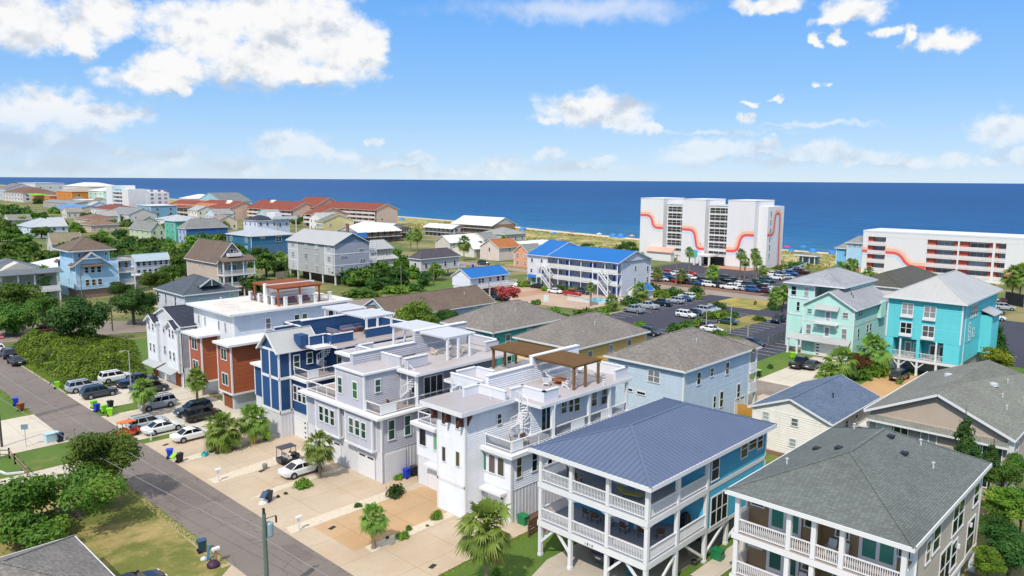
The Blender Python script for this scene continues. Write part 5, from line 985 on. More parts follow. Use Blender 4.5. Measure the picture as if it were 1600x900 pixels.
def stripe(pts, off, w, m, face, plane, nm):
    # pts: centre line (u, z); a flat painted band offset by off with width w
    b = MB(); n = len(pts); L = []
    for i in range(n):
        a, c = Vector(pts[max(i-1, 0)]), Vector(pts[min(i+1, n-1)]); t = (c-a).normalized(); nn = Vector((-t.y, t.x)); L.append((Vector(pts[i])+nn*(off-w/2), Vector(pts[i])+nn*(off+w/2)))
    f = (lambda q: (plane, q.x, q.y)) if face == 'W' else (lambda q: (q.x, plane, q.y))
    for i in range(n-1): b.poly([f(L[i][0]), f(L[i][1]), f(L[i+1][1]), f(L[i+1][0])])
    return H.part(nm, b, m)
def curve(ctrl, r=2.3, n=8):
    out = [ctrl[0]]
    for i in range(1, len(ctrl)-1):
        p, a, c = Vector(ctrl[i]), Vector(ctrl[i-1]), Vector(ctrl[i+1]); rr = min(r, (a-p).length*.49, (c-p).length*.49); s = p+(a-p).normalized()*rr; e = p+(c-p).normalized()*rr
        for k in range(n+1): t = k/n; out.append(tuple(s*(1-t)**2+p*2*t*(1-t)+e*t*t))
    out.append(ctrl[-1]); return out
def mural(ctrl, face, plane, d=-1, r=2.3):
    c = curve(ctrl, r)
    for j, (off, w, m) in enumerate(((.95, .9, PEACH), (1.8, .8, PEACH2), (-1.0, .9, PBLUE), (0, .95, CORAL))): stripe(c, off*d, w, m, face, plane-.012-j*.004, 'painted_stripe')
Z1, Z2, Z3 = 17.4, 12.6, 5.6
b0, b1, b2 = blk
m0 = (b0[0]+b0[1])/2+.3; m1 = (b1[0]+b1[1])/2-1; m2 = (b2[0]+b2[1])/2+.2
mural([(b0[1], Z1), (m0, Z1), (m0-1.2, Z2), (b0[0], Z2)], 'W', X); mural([(b1[1], Z2), (m1+.6, Z2), (m1-.8, Z3), (b1[0], Z3)], 'W', X); mural([(b2[1], Z3), (m2+.8, Z3), (m2-.8, Z2-.8), (b2[0], Z2-.8)], 'W', X)
mural([(X+3.2, Z2-.8), (X+8, Z2-.8), (X+9, 19.5), (X+12.5, 19.5), (X+13, .2)], 'S', ys, 1, 2)
H.part('entrance_canopy', MB().box(X-6, b1[0]-6, 3.4, X-.02, b1[0]+1, 4.0), WARMW); H.part('sign_panel', MB().box(X-6.2, b1[0]-.8, 3.1, X-6.02, b1[0]+3.4, 5.6), mat('plain', '#59b9c0'))
for y in (b1[0]-5.5, b1[0]-2, b1[0]+.6): H.post(X-5.6, y, 0, 3.4, .6, WHITE)
H.part('lobby_glass', MB().box(X-.4, b2[1]+.5, 0, X-.02, b1[0]-.3, 3.2), G_DARK); H.part('side_canopy', MB().ext([(X-.02, b0[0]-6, 5), (X-.02, b0[0]+6, 5), (X-3, b0[0]+6, 3.4), (X-3, b0[0]-6, 3.4)], (0, 0, .2)), mat('plain', '#e8ab98')); H.part('side_entrance', MB().box(X-2.4, b0[0]-5.5, 0, X-.02, b0[0]+5.5, 3.35), HW)
# ------------------------------------------------ second hotel
H = House('hotel', 'long white four-storey hotel with orange panels and coral stripe at the right edge', 285, 70, 'hotel')
X = 272.6; YL, YR = 93.2, 30; ZT = 14.1
H.part('main_wall', MB().box(X+2.2, YR, 0, X+17, YL, ZT-.02), HW); H.part('parapet', MB().box(X-.1, YR, ZT, X+17.1, YL+.1, ZT+.5), WHITE)
px = lambda *v: v
segs = [91.53,85.73,72.93,64.03,63.58,54.36,53.68,50.81]
sol = [(segs[2], segs[1]), (segs[4], segs[3]), (segs[6], segs[5]), (YR, segs[7]), (segs[0], YL)]
for a, c in sol: H.part('front_block', MB().box(X, a, 0, X+2.21, c, ZT-.01), HW)
H.part('front_band', MB().box(X-.03, YR-.02, ZT-1.6, X+2.19, YL+.03, ZT-.03), HW); H.part('plinth', MB().box(X+.02, YR+.02, 0, X+2.2, YL-.02, .88), HW); ORA = mat('plain', '#e0664e', .6)
for a, c in ((segs[1], segs[0]), (segs[3], segs[2]), (segs[5], segs[4]), (segs[7], segs[6])):
    for k in range(4):
        z = .9+k*2.95; H.deck(X+.05, a, X+2.2, c, z, DECK_T, .3); H.rail((X+.1, a), (X+.1, c), z, 1.05, 'solid', m=mat('plain', '#e4dcd8', .6))
        H.part('panel', MB().box(X+.9, c-(c-a)*.26, z, X+2.19, c-.1, z+2.6), ORA)
        if c-a > 5: H.part('panel', MB().box(X+.9, a+.1, z, X+2.19, a+(c-a)*.12, z+2.6), ORA)
        H.win('W', X+2.2, (a+c)/2-(.1*(c-a)), z+1.2, (c-a)*.6, 1.9, 'slide', mat('glass', '#a5b6ba', sp=.3), name='door')
mural([(segs[1]-.1, 7.4), ((segs[1]+segs[2])/2+2, 7.4), ((segs[1]+segs[2])/2-1, 3.2), (segs[2], 3.2)], 'W', X); mural([(segs[7], 2.6), (YR, 2.6)], 'W', X)
mural([(YL, 7.4), (segs[0], 7.4)], 'W', X)
# light blue building between the hotels
H = House('beach_inn', 'light blue building with grey roof joined to the left end of the second hotel', 279, 98, 'building'); IB = mat('lap', '#a3c8de')
H.wall(274, 93.5, 0, 284, 98.9, 9.8, IB); H.hip(273.4, 93, 284.8, 99.4, 9.9, 12.2, mat('shingle', '#8f9496')); H.wall(277, 98.91, 0, 285, 103.6, 7.4, mat('lap', '#6fb4dd'), name='wing_wall'); H.hip(276.4, 98.91, 285.6, 104.2, 7.5, 9.4, mat('shingle', '#8f9496'), name='wing_roof')
for y in (94.6, 96.2, 97.8): H.win('W', 274, y, 8.9, 1.0, .7, '2', G_BLIND)
H.part('base_band', MB().box(273.9, 93.5, 0, 273.99, 98.9, 1.6), mat('plain', '#d9a58c'))
H = House('beach_pavilion', 'small dark roofed beach pavilion with white columns left of the light blue building', 283, 117, 'pavilion'); H.flat(281, 112.5, 286, 120.5, 3.2, mat('membrane', '#6d7480'), th=.5); H.part('back_wall', MB().box(284, 113, 0, 286, 120, 3.2), mat('lap', '#8aa4bd'))
for y in (113, 115, 117.5, 120): H.post(281.3, y, 0, 3.2, .3)

# ---------------------------------------------------------------- the far side of town
L_ = lambda c: mat('lap', c)
MLT = mat('metal', '#b9bec2'); MWH = mat('metal', '#e2e2de', rough=.6); SGR = mat('shingle', '#8e8f8d', v=.12); TC = mat('shingle', '#8d4938', v=.15)
far = lambda *a, **k: simple(*a, **k)
far('tall_house', 'mint and turquoise beach house with pale grey hip roof behind the oaks', (151.3,372.4,160.5,385.4), 10, ('hip', 13), L_('#55bfa6'), MLT, fl=[2, 5, 8], nW=2, nS=0, ww=1.4, st='2d')
H = far('hip_roof_house', 'pale blue and navy house with broad grey hip roof next to the mint house', (151.3,360.2,172.9,369.7), 7, ('hip', 11.5), L_('#a9b4e2'), SGR, fl=[2.5, 5.4], nW=2, nS=3, ww=1.2); x0, y0, x1, y1 = H.b
H.part('side_cladding', MB().box(x0+.1, y0-.12, 0, x1, y0-.07, 6.9), L_('#2c5f9e'))
H = far('long_house', 'long teal blue house with pale metal hip roof and white window frames', (144.4,282.7,165,304.5), 8, ('hip', 10.8), L_('#28698d'), MLT, fl=[], nW=0, nS=0); x0, y0, x1, y1 = H.b
H.wins('W', x0, [(y0+4, 6.3, 2.2, 1.8), (y1-4, 6.3, 2.2, 1.8), (y0+4, 3, 2, 1.8)], '3d', G_BLIND); H.wins('S', y0, [(x0+5, 7.2, 1.8, .6), (x0+12, 6.4, 2.4, 1.9), (x0+17.5, 6.7, 1.4, 1.9), (x0+10.2, 3, 1, 1.7), (x0+11.6, 3, 1, 1.7), (x0+13.6, 3.6, 1.8, .7), (x0+16.4, 3.6, 1.8, .7), (x0+8, 3, .8, 1.2)], '2d'); H.part('lower_cladding', MB().box(x0+.2, y0-.12, 0, x1-.2, y0-.07, 4.4), L_('#4a6f92'))
r = (191.8,367.9,204.2,383.8)
H = far('tall_house', 'white beach house with navy hip roof and a rooftop deck', r, 9, ('hip', 11.6), L_('#d5dcee'), SH_NAVY, fl=[7.2], nW=3, nS=3, ww=1.0, wh=1.5); x0, y0, x1, y1 = H.b
H.wall(x1, y0, 0, x1+7, y1, 9.6, L_('#c9d6ee'), name='stair_wall'); H.deck(x1-3, y0-1, x1+11, y1, 9.9, DECK_T, .4); H.rail((x1-3, y0-1), (x1+11, y0-1), 9.9, 1.1, 'solid'); H.rail((x1-3, y0-1), (x1-3, y1), 9.9, 1.1, 'solid'); H.part('stair_tower', MB().box(x1+1, y0+4, 9.9, x1+5, y1-2, 12.6), WHITE); H.wins('S', y0, [(x1+1.6, 6.5, .9, 1.9), (x1+5.4, 6.8, .9, 1.6)], 'd')
for x in (x1+10.6,): H.post(x, y0-.8, 0, 9.6, .4)
H = far('gable_house', 'pale yellow gabled beach house with grey roof in front of the terracotta condominiums', (220.9,352.3,241.4,358.9), 8.5, ('gable', 'y', 12.0), L_('#dccf93'), mat('shingle', '#7d8072', v=.12), fl=[6.2], nW=4, nS=2, ww=1.2, st='2d', pane=G_BLIND); x0, y0, x1, y1 = H.b
H.part('porch', MB().box(x0-3, y0, 0, x0-.01, y1-1, 3.2), L_('#d9d2b4')); H.part('porch_roof', MB().ext([(x0-3.4, y0-.3, 3.2), (x0-3.4, y1-.6, 3.2), (x0-.02, y1-.6, 4.4), (x0-.02, y0-.3, 4.4)], (0, 0, .12)), mat('shingle', '#7d8072', v=.12))
# terracotta condominiums
CG = 'terracotta roofed condominium blocks by the sea'; PK = mat('plain', '#dcbfae', .6)
def condo(label, r, h, zr, floors, n):
    x0, y0, x1, y1 = r; H = House('condominium', label, (x0+x1)/2, (y0+y1)/2, 'condominium', CG)
    H.part('wall', MB().box(x0+2, y0+.3, 0, x1-1, y1-.3, h), PK); H.gable(x0+.3, y0+.3, x1-.3, y1-.3, h, zr, 'y', TC, mat('plain', '#e3b49c', .6), fascia=mat('plain', '#efd9cd'), ov=.8, rake=.6)
    for k in range(floors):
        z = k*2.75
        if k: H.deck(x0+.3, y0+.4, x0+2, y1-.4, z+.1, DECK_T, .3); H.rail((x0+.4, y0+.5), (x0+.4, y1-.5), z+.1, 1.0, 'solid', m=mat('plain', '#e8ddd6', .6))
        for i in range(n): H.win('W', x0+2, y0+(y1-y0)*(i+.5)/n, z+1.4, (y1-y0)/n*.62, 1.9, 'slide', G_DARK, name='door')
    for i in range(n+1): H.post(x0+.5, y0+.5+(y1-y0-1)*i/n, 0, h, .4, PK)
    for z in (1.6, 4.6): H.win('S', y0+.3, x0+6, z, 1.2, 1.4, '2d')
    return H
condo('rightmost terracotta condominium block, with four rows of balconies facing inland', (296, 409, 316, 474), 11, 15.0, 4, 9)
condo('second terracotta condominium block from the right, with a tall pink gable wall', (292, 476, 318, 505), 11, 17.6, 4, 4)
condo('third terracotta condominium block from the right, behind the white house with navy roof', (276, 480, 300, 545), 9, 14.5, 3, 8)
condo('fourth terracotta condominium block from the right, with a white gable on its roof', (262, 548, 290, 606), 8, 13.5, 3, 7)
condo('leftmost terracotta condominium block beside the tan gabled building', (258, 608, 286, 655), 7.5, 12.5, 2, 6)
H = condo('pink gabled condominium wing standing nearest the yellow house', (262, 424, 286, 441), 8.5, 12.5, 3, 2)
for (x, y, l, z) in ((262, 562, 0, 13.4), (276, 520, 1, 14.4)): H.part('dormer', MB().ext([(x+9, y, z-2.4), (x+9, y+7, z-2.4), (x+9, y+3.5, z+.6)], (4, 0, 0)), mat('plain', '#f0e2da'))
# brown motels
BRN = L_('#8f6f58'); 
def motel(label, r, h, zr, axis, wm, floors, nW, nS):
    x0, y0, x1, y1 = r; H = House('motel', label, (x0+x1)/2, (y0+y1)/2, 'motel'); H.part('wall', MB().box(x0+.3, y0+.3, 0, x1-.3, y1-.3, h), wm); 
    H.gable(x0+.3, y0+.3, x1-.3, y1-.3, h, zr, axis, MWH, mat('lap', '#c2bcb4'), ov=1.6 if axis == 'y' else 1.2, rake=.3)
    for k in range(floors):
        z = .1+k*2.8
        for f, n in (('W', nW), ('S', nS)):
            if n == 0: continue
            if f == 'W':
                if k: H.deck(x0-1.2, y0+.4, x0+.3, y1-.4, z, DECK_T, .25); H.rail((x0-1.1, y0+.5), (x0-1.1, y1-.5), z, 1, 'baluster', m=BRN, sp=.5)
                for i in range(n): H.win('W', x0+.3, y0+(y1-y0)*(i+.5)/n, z+1.3, (y1-y0)/n*.45, 1.7, '2', G_DARK)
            else:
                if k: H.deck(x0+.4, y0-1.2, x1-.4, y0+.3, z, DECK_T, .25); H.rail((x0+.5, y0-1.1), (x1-.5, y0-1.1), z, 1, 'baluster', m=BRN, sp=.5)
                for i in range(n): H.win('S', y0+.3, x0+(x1-x0)*(i+.5)/n, z+1.3, (x1-x0)/n*.45, 1.7, '2', G_DARK)
                for i in range(n+1): H.post(x0+.5+(x1-x0-1)*i/n, y0-1.1, 0, h-.2, .25)
    return H
H = motel('brown two-storey motel with white roof and a blue gabled end with brick chimney', (211.2,306.1,237.9,323.9), 5.6, 8.2, 'x', BRN, 2, 0, 7); x0, y0, x1, y1 = 207.9, 301.6, 233.5, 318.8
H.part('end_cladding', MB().box(x0+.2, y0+.2, 0, x0+.29, y1-.2, 5.6).box(x0+.3, y0+.15, 3.0, x0+6, y0+.25, 5.6), mat('lap', '#3f7fd0')); H.part('chimney', MB().box(x0-.6, (y0+y1)/2-2, 0, x0+.2, (y0+y1)/2-.3, 9.6), mat('brick', '#8a4a38'))
motel('brown motel wing with long white roof behind the blue gabled motel', (238, 322, 256, 352), 5.6, 7.6, 'y', BRN, 2, 8, 4)
motel('white and brown motel between the two large brown motels', (268.5,300.6,276.6,325.1), 5.6, 7.0, 'y', L_('#c9c6c4'), 2, 7, 2)
H = motel('large brown three-storey motel with white gable roof near the dunes', (275.7,277.7,292.4,309.8), 8.0, 11.4, 'y', L_('#96765c'), 3, 9, 0)
H.part('stairs', MB().bar((280.42, 285, .3), (280.42, 293, 5.4), 1.2, .3), L_('#96765c'))
far('shed', 'long white roofed shed with pale gable end in front of the brown motels', (220.6,249.8,241.8,260), 3.5, ('gable', 'x', 6.4), L_('#cfc5ba'), MWH, fl=[1.8], nS=4, cat='shed')
far('shed', 'smaller white roofed shed with wide garage door beside the tan house', (207.3,220,215.4,233.5), 3.5, ('gable', 'x', 5.8), L_('#d8d3c4'), MWH, fl=[], cat='shed').garage('S', 220.35, 211.3, 0, 5, 2.8, mat('plain', '#9b917a'), None)
far('gable_house', 'cream two-storey house with orange shingle roof near the dunes', (205.2,203.9,217.9,214.9), 5.2, ('gable', 'x', 8.0), L_('#d6c8bd'), mat('shingle', '#b5713f', v=.15), fl=[4.2], nW=1, nS=1, ww=.8)
far('gable_house', 'peach pink house with grey roof half hidden by the blue roofed motel', (195.9,179.7,205,187.6), 5.5, ('gable', 'x', 8.2), L_('#d99a74'), SGR, fl=[1.6, 4.2], nW=2, ww=1.1, pane=G_BLIND)
far('beach_house', 'low grey hip roofed beach house at the edge of the dunes', (268, 262, 284, 280), 4, ('hip', 7), L_('#c0bcb4'), mat('shingle', '#a0a19d', v=.1), fl=[2], nW=4, nS=3)
far('beach_house', 'low flat roofed white beach building left of the blue roofed motel', (238, 214, 262, 232), 3.4, ('flat',), L_('#d0cac2'), MWH, fl=[1.7], nW=4, nS=6)
far('beach_house', 'white gabled cottage beside the large brown motel', (240, 248, 250, 258), 4.2, ('gable', 'x', 6.6), L_('#dcdad4'), SGR, fl=[2], nW=2, nS=2)
# white tower block
H = House('apartment_tower', 'tall white balconied apartment tower on the left skyline', 255, 690, 'apartment tower'); TW = mat('plain', '#e8e7e4', .6)
zt = 21.55
H.part('main_wall', MB().box(233, 657, 0, 262, 705, zt-1.2), TW); H.part('tower_block', MB().box(231, 693, 0, 250, 707.5, zt+2.6), TW); H.part('tower_block', MB().box(230.5, 655, 0, 245, 669, zt), TW); H.part('wing_wall', MB().box(245, 654.6, 0, 263, 656.9, zt-3), TW); H.part('roof_trim', MB().box(232.8, 669.1, zt-1.2, 240, 692.9, zt-.5), mat('plain', '#6cc2d4'))
for k in range(6):
    z = 3+k*3.2; H.rail((231.5, 669.5), (231.5, 692.5), z, 1.1, 'solid'); H.part('balcony_slab', MB().box(231.4, 669.2, z-.25, 232.99, 692.9, z), TW)
    for y in (675, 687): H.win('W', 233, y, z+1.2, 8.5, 1.9, 'slide', G_DARK, name='door')
    for x in (249, 255, 260): H.win('S', 654.6, x, z+1.2, 2.2, 1.6, '2', G_BLIND)
far('beach_house', 'pale blue flat roofed house right of the white tower', (231, 612, 252, 640), 9, ('flat',), L_('#7fb2d2'), MWH, fl=[3, 6.5], nW=3, nS=2, ww=2)
far('gable_house', 'tan gabled apartment building with orange shingle roof', (262, 580, 290, 646), 9.2, ('gable', 'y', 12.6), L_('#d9bf96'), mat('shingle', '#c8764a', v=.12), fl=[4, 7.4], nW=8, nS=2, ww=1.6)
far('gable_house', 'pale aqua beach house with steep grey roof behind the condominiums', (302, 640, 330, 690), 11, ('gable', 'x', 18), L_('#a9d6dc'), mat('shingle', '#7b8084', v=.1), fl=[8], nW=3, nS=2, ww=2)
far('beach_house', 'white house with white hip roof left of the tan gabled building', (296, 690, 326, 716), 12, ('hip', 16), L_('#dfe3e2'), MWH, fl=[9.5], nW=3, nS=3, ww=1.6)
far('beach_house', 'mint and white beach house with white hip roof left of the tower', (268, 830, 306, 876), 17, ('hip', 22), L_('#c5dcc6'), MWH, fl=[6, 10, 14], nW=3, nS=4, ww=2, wh=2)
far('beach_house', 'white lower annex below the mint beach house', (246, 816, 276, 850), 8.5, ('flat',), L_('#e0dfda'), MWH, fl=[4.5], nW=3, nS=3, ww=2, wh=2)
far('beach_house', 'bright orange beach house with pale roof on the skyline', (268, 930, 312, 985), 15, ('hip', 20), L_('#e08a30'), mat('shingle', '#b0a79a', v=.1), fl=[6, 11], nW=3, nS=3, ww=2, wh=2.4)
far('beach_house', 'lower orange building with lime green awning left of the orange house', (262, 990, 300, 1060), 9, ('flat',), L_('#d9852f'), mat('plain', '#c57f3c'), fl=[5], nW=5, nS=3, ww=2.4, wh=2.4).part('awning', MB().box(255, 1010, 9.6, 266, 1050, 10.8), mat('plain', '#9fe020'))
far('beach_house', 'white and brick two-storey building with long brown roof on the left skyline', (256, 1075, 296, 1170), 11, ('hip', 18), L_('#d9d5d2'), mat('shingle', '#7a5a4c', v=.1), fl=[4, 8.5], nW=7, nS=4, ww=3, wh=2.2)
far('beach_house', 'grey gabled beach house at the left edge of the skyline', (262, 1180, 300, 1230), 15, ('gable', 'y', 22), L_('#c9cdd0'), mat('shingle', '#857d78', v=.1), fl=[6, 11], nW=3, nS=2, ww=2)
far('beach_house', 'white flat roofed house furthest left on the skyline', (312, 1240, 350, 1330), 22, ('flat',), L_('#dfe0dd'), MWH, fl=[16], nW=3, nS=3, ww=2)
far('beach_house', 'white roofed house behind the brown roofed building on the skyline', (330, 1080, 372, 1180), 19, ('hip', 24), L_('#e2e1dd'), MWH, fl=[14], nW=3, nS=3, ww=2)
far('shed', 'low building with faded blue roof in the left distance', (200, 700, 232, 760), 4, ('gable', 'y', 7.5), L_('#c9bfb4'), mat('metal', '#5e8fc0'), fl=[], cat='shed')
far('bungalow', 'white walled bungalow with red brown roof in the left distance', (212, 640, 236, 690), 5.5, ('hip', 9), L_('#e6e6e4'), mat('shingle', '#84483a', v=.12), fl=[3], nW=4, nS=3, ww=1.4)
far('bungalow', 'grey roofed bungalow between the red roofed bungalow and the tower', (196, 560, 216, 604), 5.5, ('gable', 'y', 9.5), L_('#cfcfce'), mat('shingle', '#8e9194', v=.1), fl=[3], nW=3, nS=2)
far('bungalow', 'long pale flat roofed building below the orange houses', (232, 800, 250, 900), 6, ('gable', 'y', 8), L_('#b9b0a5'), mat('metal', '#8f8d88'), fl=[3], nW=6, nS=2, cat='building')
far('bungalow', 'tan hip roofed bungalow among trees in the left distance', (143.1,467.7,159,486.9), 4, ('hip', 7.4), L_('#cbbba5'), mat('shingle', '#8d705c', v=.12), fl=[2.2], nW=2, nS=4, pane=G_BLIND)
far('gable_house', 'white house with pale metal cross gable roof left of the tan bungalow', (107.7,443,125.4,468.8), 5.5, ('hip', 9.5), L_('#cfdde6'), MLT, fl=[1.8, 4.2], nW=2, nS=4, ww=1.2).gable(120, 452, 127, 466, 5.5, 9.6, 'x', MLT, L_('#9fb4c8'), name='cross_roof')
far('bungalow', 'bungalow with large khaki roof half buried in dark trees', (92,349.9,104,356.9), 4.2, ('gable', 'x', 8.2), L_('#c4c3be'), mat('shingle', '#9c9277', v=.1), fl=[2], nW=1, nS=2)
far('bungalow', 'dark grey modern house at the left edge above the oaks', (78, 470, 100, 500), 6.5, ('flat',), L_('#6f7a80'), mat('metal', '#a3a7a6'), fl=[2, 5], nW=2, nS=4, ww=2)
far('gable_house', 'sage green and cream house with grey gable roof beside the mint house', (140.3,373.7,147.6,401.1), 6.2, ('gable', 'y', 10), L_('#bcc9a6'), SGR, fl=[2, 4.8], nW=4, nS=2)
far('bungalow', 'white roofed service building behind the tall grey house', (150, 240, 172, 258), 4, ('flat',), L_('#c9c4bc'), MWH, fl=[2], nW=3, nS=3)
far('bungalow', 'small white houses roof between the tower and the sage green house', (196, 480, 214, 512), 4.5, ('hip', 7), L_('#dcdcda'), MLT, fl=[2.4], nW=3, nS=3)
far('bungalow', 'brown roofed bungalow left of the tan bungalow group', (158, 520, 176, 548), 4.5, ('hip', 7.5), L_('#c8bda8'), mat('shingle', '#84695a', v=.1), fl=[2.4], nW=3, nS=3)

i = 0
for (x, y, w, d, h, zr, ax, wc, rc) in ((180, 640, 12, 12, 5, 8, 'x', '#d9d2c4', '#9a958c'), (222, 720, 14, 14, 7, 10, 'y', '#cfd9e0', '#b9bcbd'), (240, 770, 16, 14, 8, 12, 'y', '#e3e1da', '#8a7468'), (178, 560, 12, 14, 5, 8, 'x', '#c9d4cf', '#a9a7a2'), (236, 540, 14, 16, 8, 11, 'y', '#e8e3d6', '#b0b3b3'), (230, 500, 14, 14, 7, 10, 'x', '#d5dde6', '#9b9ea0'), (205, 440, 12, 13, 6, 9, 'y', '#e5d3bd', '#98897c'), (252, 470, 12, 14, 7, 10, 'x', '#bcd8dc', '#a5a9aa'), (214, 408, 12, 12, 6, 9, 'y', '#d3cfc8', '#85898c'), (244, 390, 13, 14, 8, 11, 'x', '#e9e6df', '#b5b6b4'), (170, 470, 12, 12, 5, 8, 'y', '#b9cbb4', '#8f8a80'), (270, 730, 16, 16, 12, 16, 'y', '#dcd8cc', '#c0bdb4'), (280, 790, 16, 18, 13, 17, 'x', '#c7dbe0', '#aeb2b2'), (252, 870, 14, 14, 8, 11, 'y', '#e0d9cb', '#7f706a'), (120, 540, 13, 14, 5, 8, 'x', '#c2c8c6', '#8d8a83'), (90, 560, 14, 12, 5, 8, 'y', '#d6d2c8', '#7f807e')):
    far('cottage', f'small pastel cottage number {i+1} scattered among the trees of the far left town' if False else ['cream cottage with warm grey roof', 'pale blue grey cottage with light roof', 'ivory cottage with brown roof', 'grey green cottage with pale roof', 'ivory two-storey cottage with silver roof', 'ice blue cottage with mid grey roof', 'peach cottage with brown grey roof', 'pale aqua cottage with silver grey roof', 'stone coloured cottage with slate roof', 'white cottage with pale grey roof', 'sage cottage with taupe roof', 'tall cream house with pale roof', 'tall aqua white house with silver roof', 'cream cottage with dark brown roof', 'grey cottage with taupe grey roof', 'cream grey cottage with slate roof'][i]+' '+['below the red roofed bungalow', 'left of the white tower foot', 'in front of the mint beach house', 'right of the grey roofed bungalow', 'below the tan gabled apartments', 'left of the terracotta blocks', 'behind the sage green house', 'under the leftmost terracotta block', 'behind the mint house roof', 'beside the pale yellow gabled house', 'left of the tan bungalow', 'behind the white tower', 'left of the mint beach house', 'under the orange house', 'in the wood on the far left', 'deepest in the far left wood'][i], (x, y, x+w, y+d), h, ('gable', ax, zr), L_(wc), mat('shingle', rc, v=.1), fl=[2.2]+([h-2] if h > 6 else []), nW=3, nS=3, group='cottages in the left distance'); i += 1

# ---------------------------------------------------------------- trees, palms, shrubs
BARK = mat('bark', '#6b5a4a'); BARKP = mat('bark', '#8a7a68')
LEAF_OAK = mat('leaf', '#4f7026', c2='#8a9c3e'); LEAF_DK = mat('leaf', '#3a5e26', c2='#64863a'); LEAF_LT = mat('leaf', '#66892a', c2='#a3b848', ns=1.2); LEAF_CM = mat('leaf', '#5a7a2a', c2='#96a946', ns=1.1); LEAF_CED = mat('leaf', '#3f6028', c2='#668538'); LEAF_RED = mat('leaf', '#c25e58', c2='#9a8f40', mx=.5); LEAF_YG = mat('leaf', '#7f8f25', c2='#b5b43a'); LEAF_PALM = mat('leaf', '#728f3c', c2='#aab35c', ns=2.5); LEAF_VINE = mat('leaf', '#668a24', c2='#a2b83c', ns=.8, mx=.7); LEAF_SILV = mat('leaf', '#6f8a62', c2='#aab59a')
def leafquad(b, p, n, s, rng, m=0):
    n = (n+Vector((rng.uniform(-1, 1), rng.uniform(-1, 1), rng.uniform(-.6, 1)))*.9)
    if n.length < 1e-3: n = Vector((0, 0, 1))
    n.normalize(); a = n.orthogonal().normalized(); a.rotate(Matrix.Rotation(rng.uniform(0, 6.28), 3, n)); c = n.cross(a)
    w = s*rng.uniform(.6, 1.25); l = w*rng.uniform(1.0, 1.7)
    b.poly([p-a*l*.5, p-c*w*.34+n*w*.10, p+a*l*.5, p+c*w*.34+n*w*.10], m)
def crown(kind, nleaf, size, seed, h=1.0):
    # unit crown: radius 1, centred on the origin, half height h; limbs run out from below
    rng = random.Random(seed); b = MB(); blobs = []
    nb = {'oak': 26, 'round': 22, 'vase': 20, 'cedar': 26, 'shrub': 14}[kind]
    for i in range(nb):
        for _ in range(30):
            p = Vector((rng.uniform(-1, 1), rng.uniform(-1, 1), rng.uniform(-1, 1)))
            if p.length < 1: break
        if kind == 'oak': p = Vector((p.x*.78, p.y*.78, (p.z*.55+.1)*h)); r = rng.uniform(.22, .42)
        elif kind == 'round': p = Vector((p.x*.66, p.y*.66, p.z*.68*h)); r = rng.uniform(.24, .42)
        elif kind == 'vase': p = Vector((p.x*.8, p.y*.8, (p.z*.5+.1)*h)); r = rng.uniform(.18, .36)
        elif kind == 'cedar': t = i/nb; a = rng.uniform(0, 6.28); q = (1-t)*.75*rng.uniform(.3, 1); p = Vector((q*math.cos(a), q*math.sin(a), (-.9+1.75*t)*h)); r = .18+.26*(1-t)
        else: p = Vector((p.x*.6, p.y*.6, abs(p.z)*.5*h)); r = rng.uniform(.3, .5)
        blobs.append((p, r, rng.uniform(.75, 1.1)))
    tot = sum(r*r for _, r, _ in blobs)
    for p, r, sq in blobs:
        k = int(nleaf*r*r/tot)
        for _ in range(k):
            d = Vector((rng.gauss(0, 1), rng.gauss(0, 1), rng.gauss(0, 1))).normalized()
            if d.z < -.35 and rng.random() < .6: d.z = -d.z
            q = p+Vector((d.x, d.y, d.z*sq*.8*min(1, h)))*r*rng.uniform(.55, 1.08)
            leafquad(b, q, d+Vector((0, 0, .35)), size, rng)
    for _ in range(int(nleaf*.05)):     # stray outer twigs break the outline
        p, r, sq = rng.choice(blobs); d = Vector((rng.gauss(0, 1), rng.gauss(0, 1), rng.gauss(0, .8))).normalized(); leafquad(b, p+d*r*rng.uniform(1.05, 1.35), d, size*.9, rng)
    return b, blobs
def trunkmesh(blobs, hz, kind, seed, rad):
    rng = random.Random(seed); t = MB(); base = Vector((0, 0, -hz))
    if kind == 'vase':
        for i in range(5):
            a = i*1.256+rng.uniform(-.3, .3); e = Vector((.42*math.cos(a), .42*math.sin(a), -.05)); s = base+Vector((.06*math.cos(a), .06*math.sin(a), 0)); m_ = s.lerp(e, .5)+Vector((rng.uniform(-.04, .04), rng.uniform(-.04, .04), .05)); t.tube([s, m_, e], [rad*.6, rad*.5, rad*.25], 6)
    else:
        top = Vector((rng.uniform(-.06, .06), rng.uniform(-.06, .06), -.15)); t.tube([base, base.lerp(top, .4)+Vector((rng.uniform(-.03, .03), rng.uniform(-.03, .03), 0)), top], [rad*1.25, rad, rad*.75], 8)
        for p, r, _ in rng.sample(blobs, min(9, len(blobs))):
            s = base.lerp(top, rng.uniform(.65, 1)); t.tube([s, s.lerp(p, .5)+Vector((0, 0, .05)), p], [rad*.5, rad*.35, rad*.12], 5)
    return t
PROTO = {}
def tree_proto(kind, leaf, n, size, seed, h, hz, rad=.07):
    key = (kind, leaf.name, n, seed)
    if key in PROTO: return PROTO[key]
    b, bl = crown(kind, n, size, seed, h); PROTO[key] = (b.mesh('crown', leaf), trunkmesh(bl, hz, kind, seed, rad).mesh('trunk', BARK) if kind != 'shrub' else None, h, hz)
    return PROTO[key]
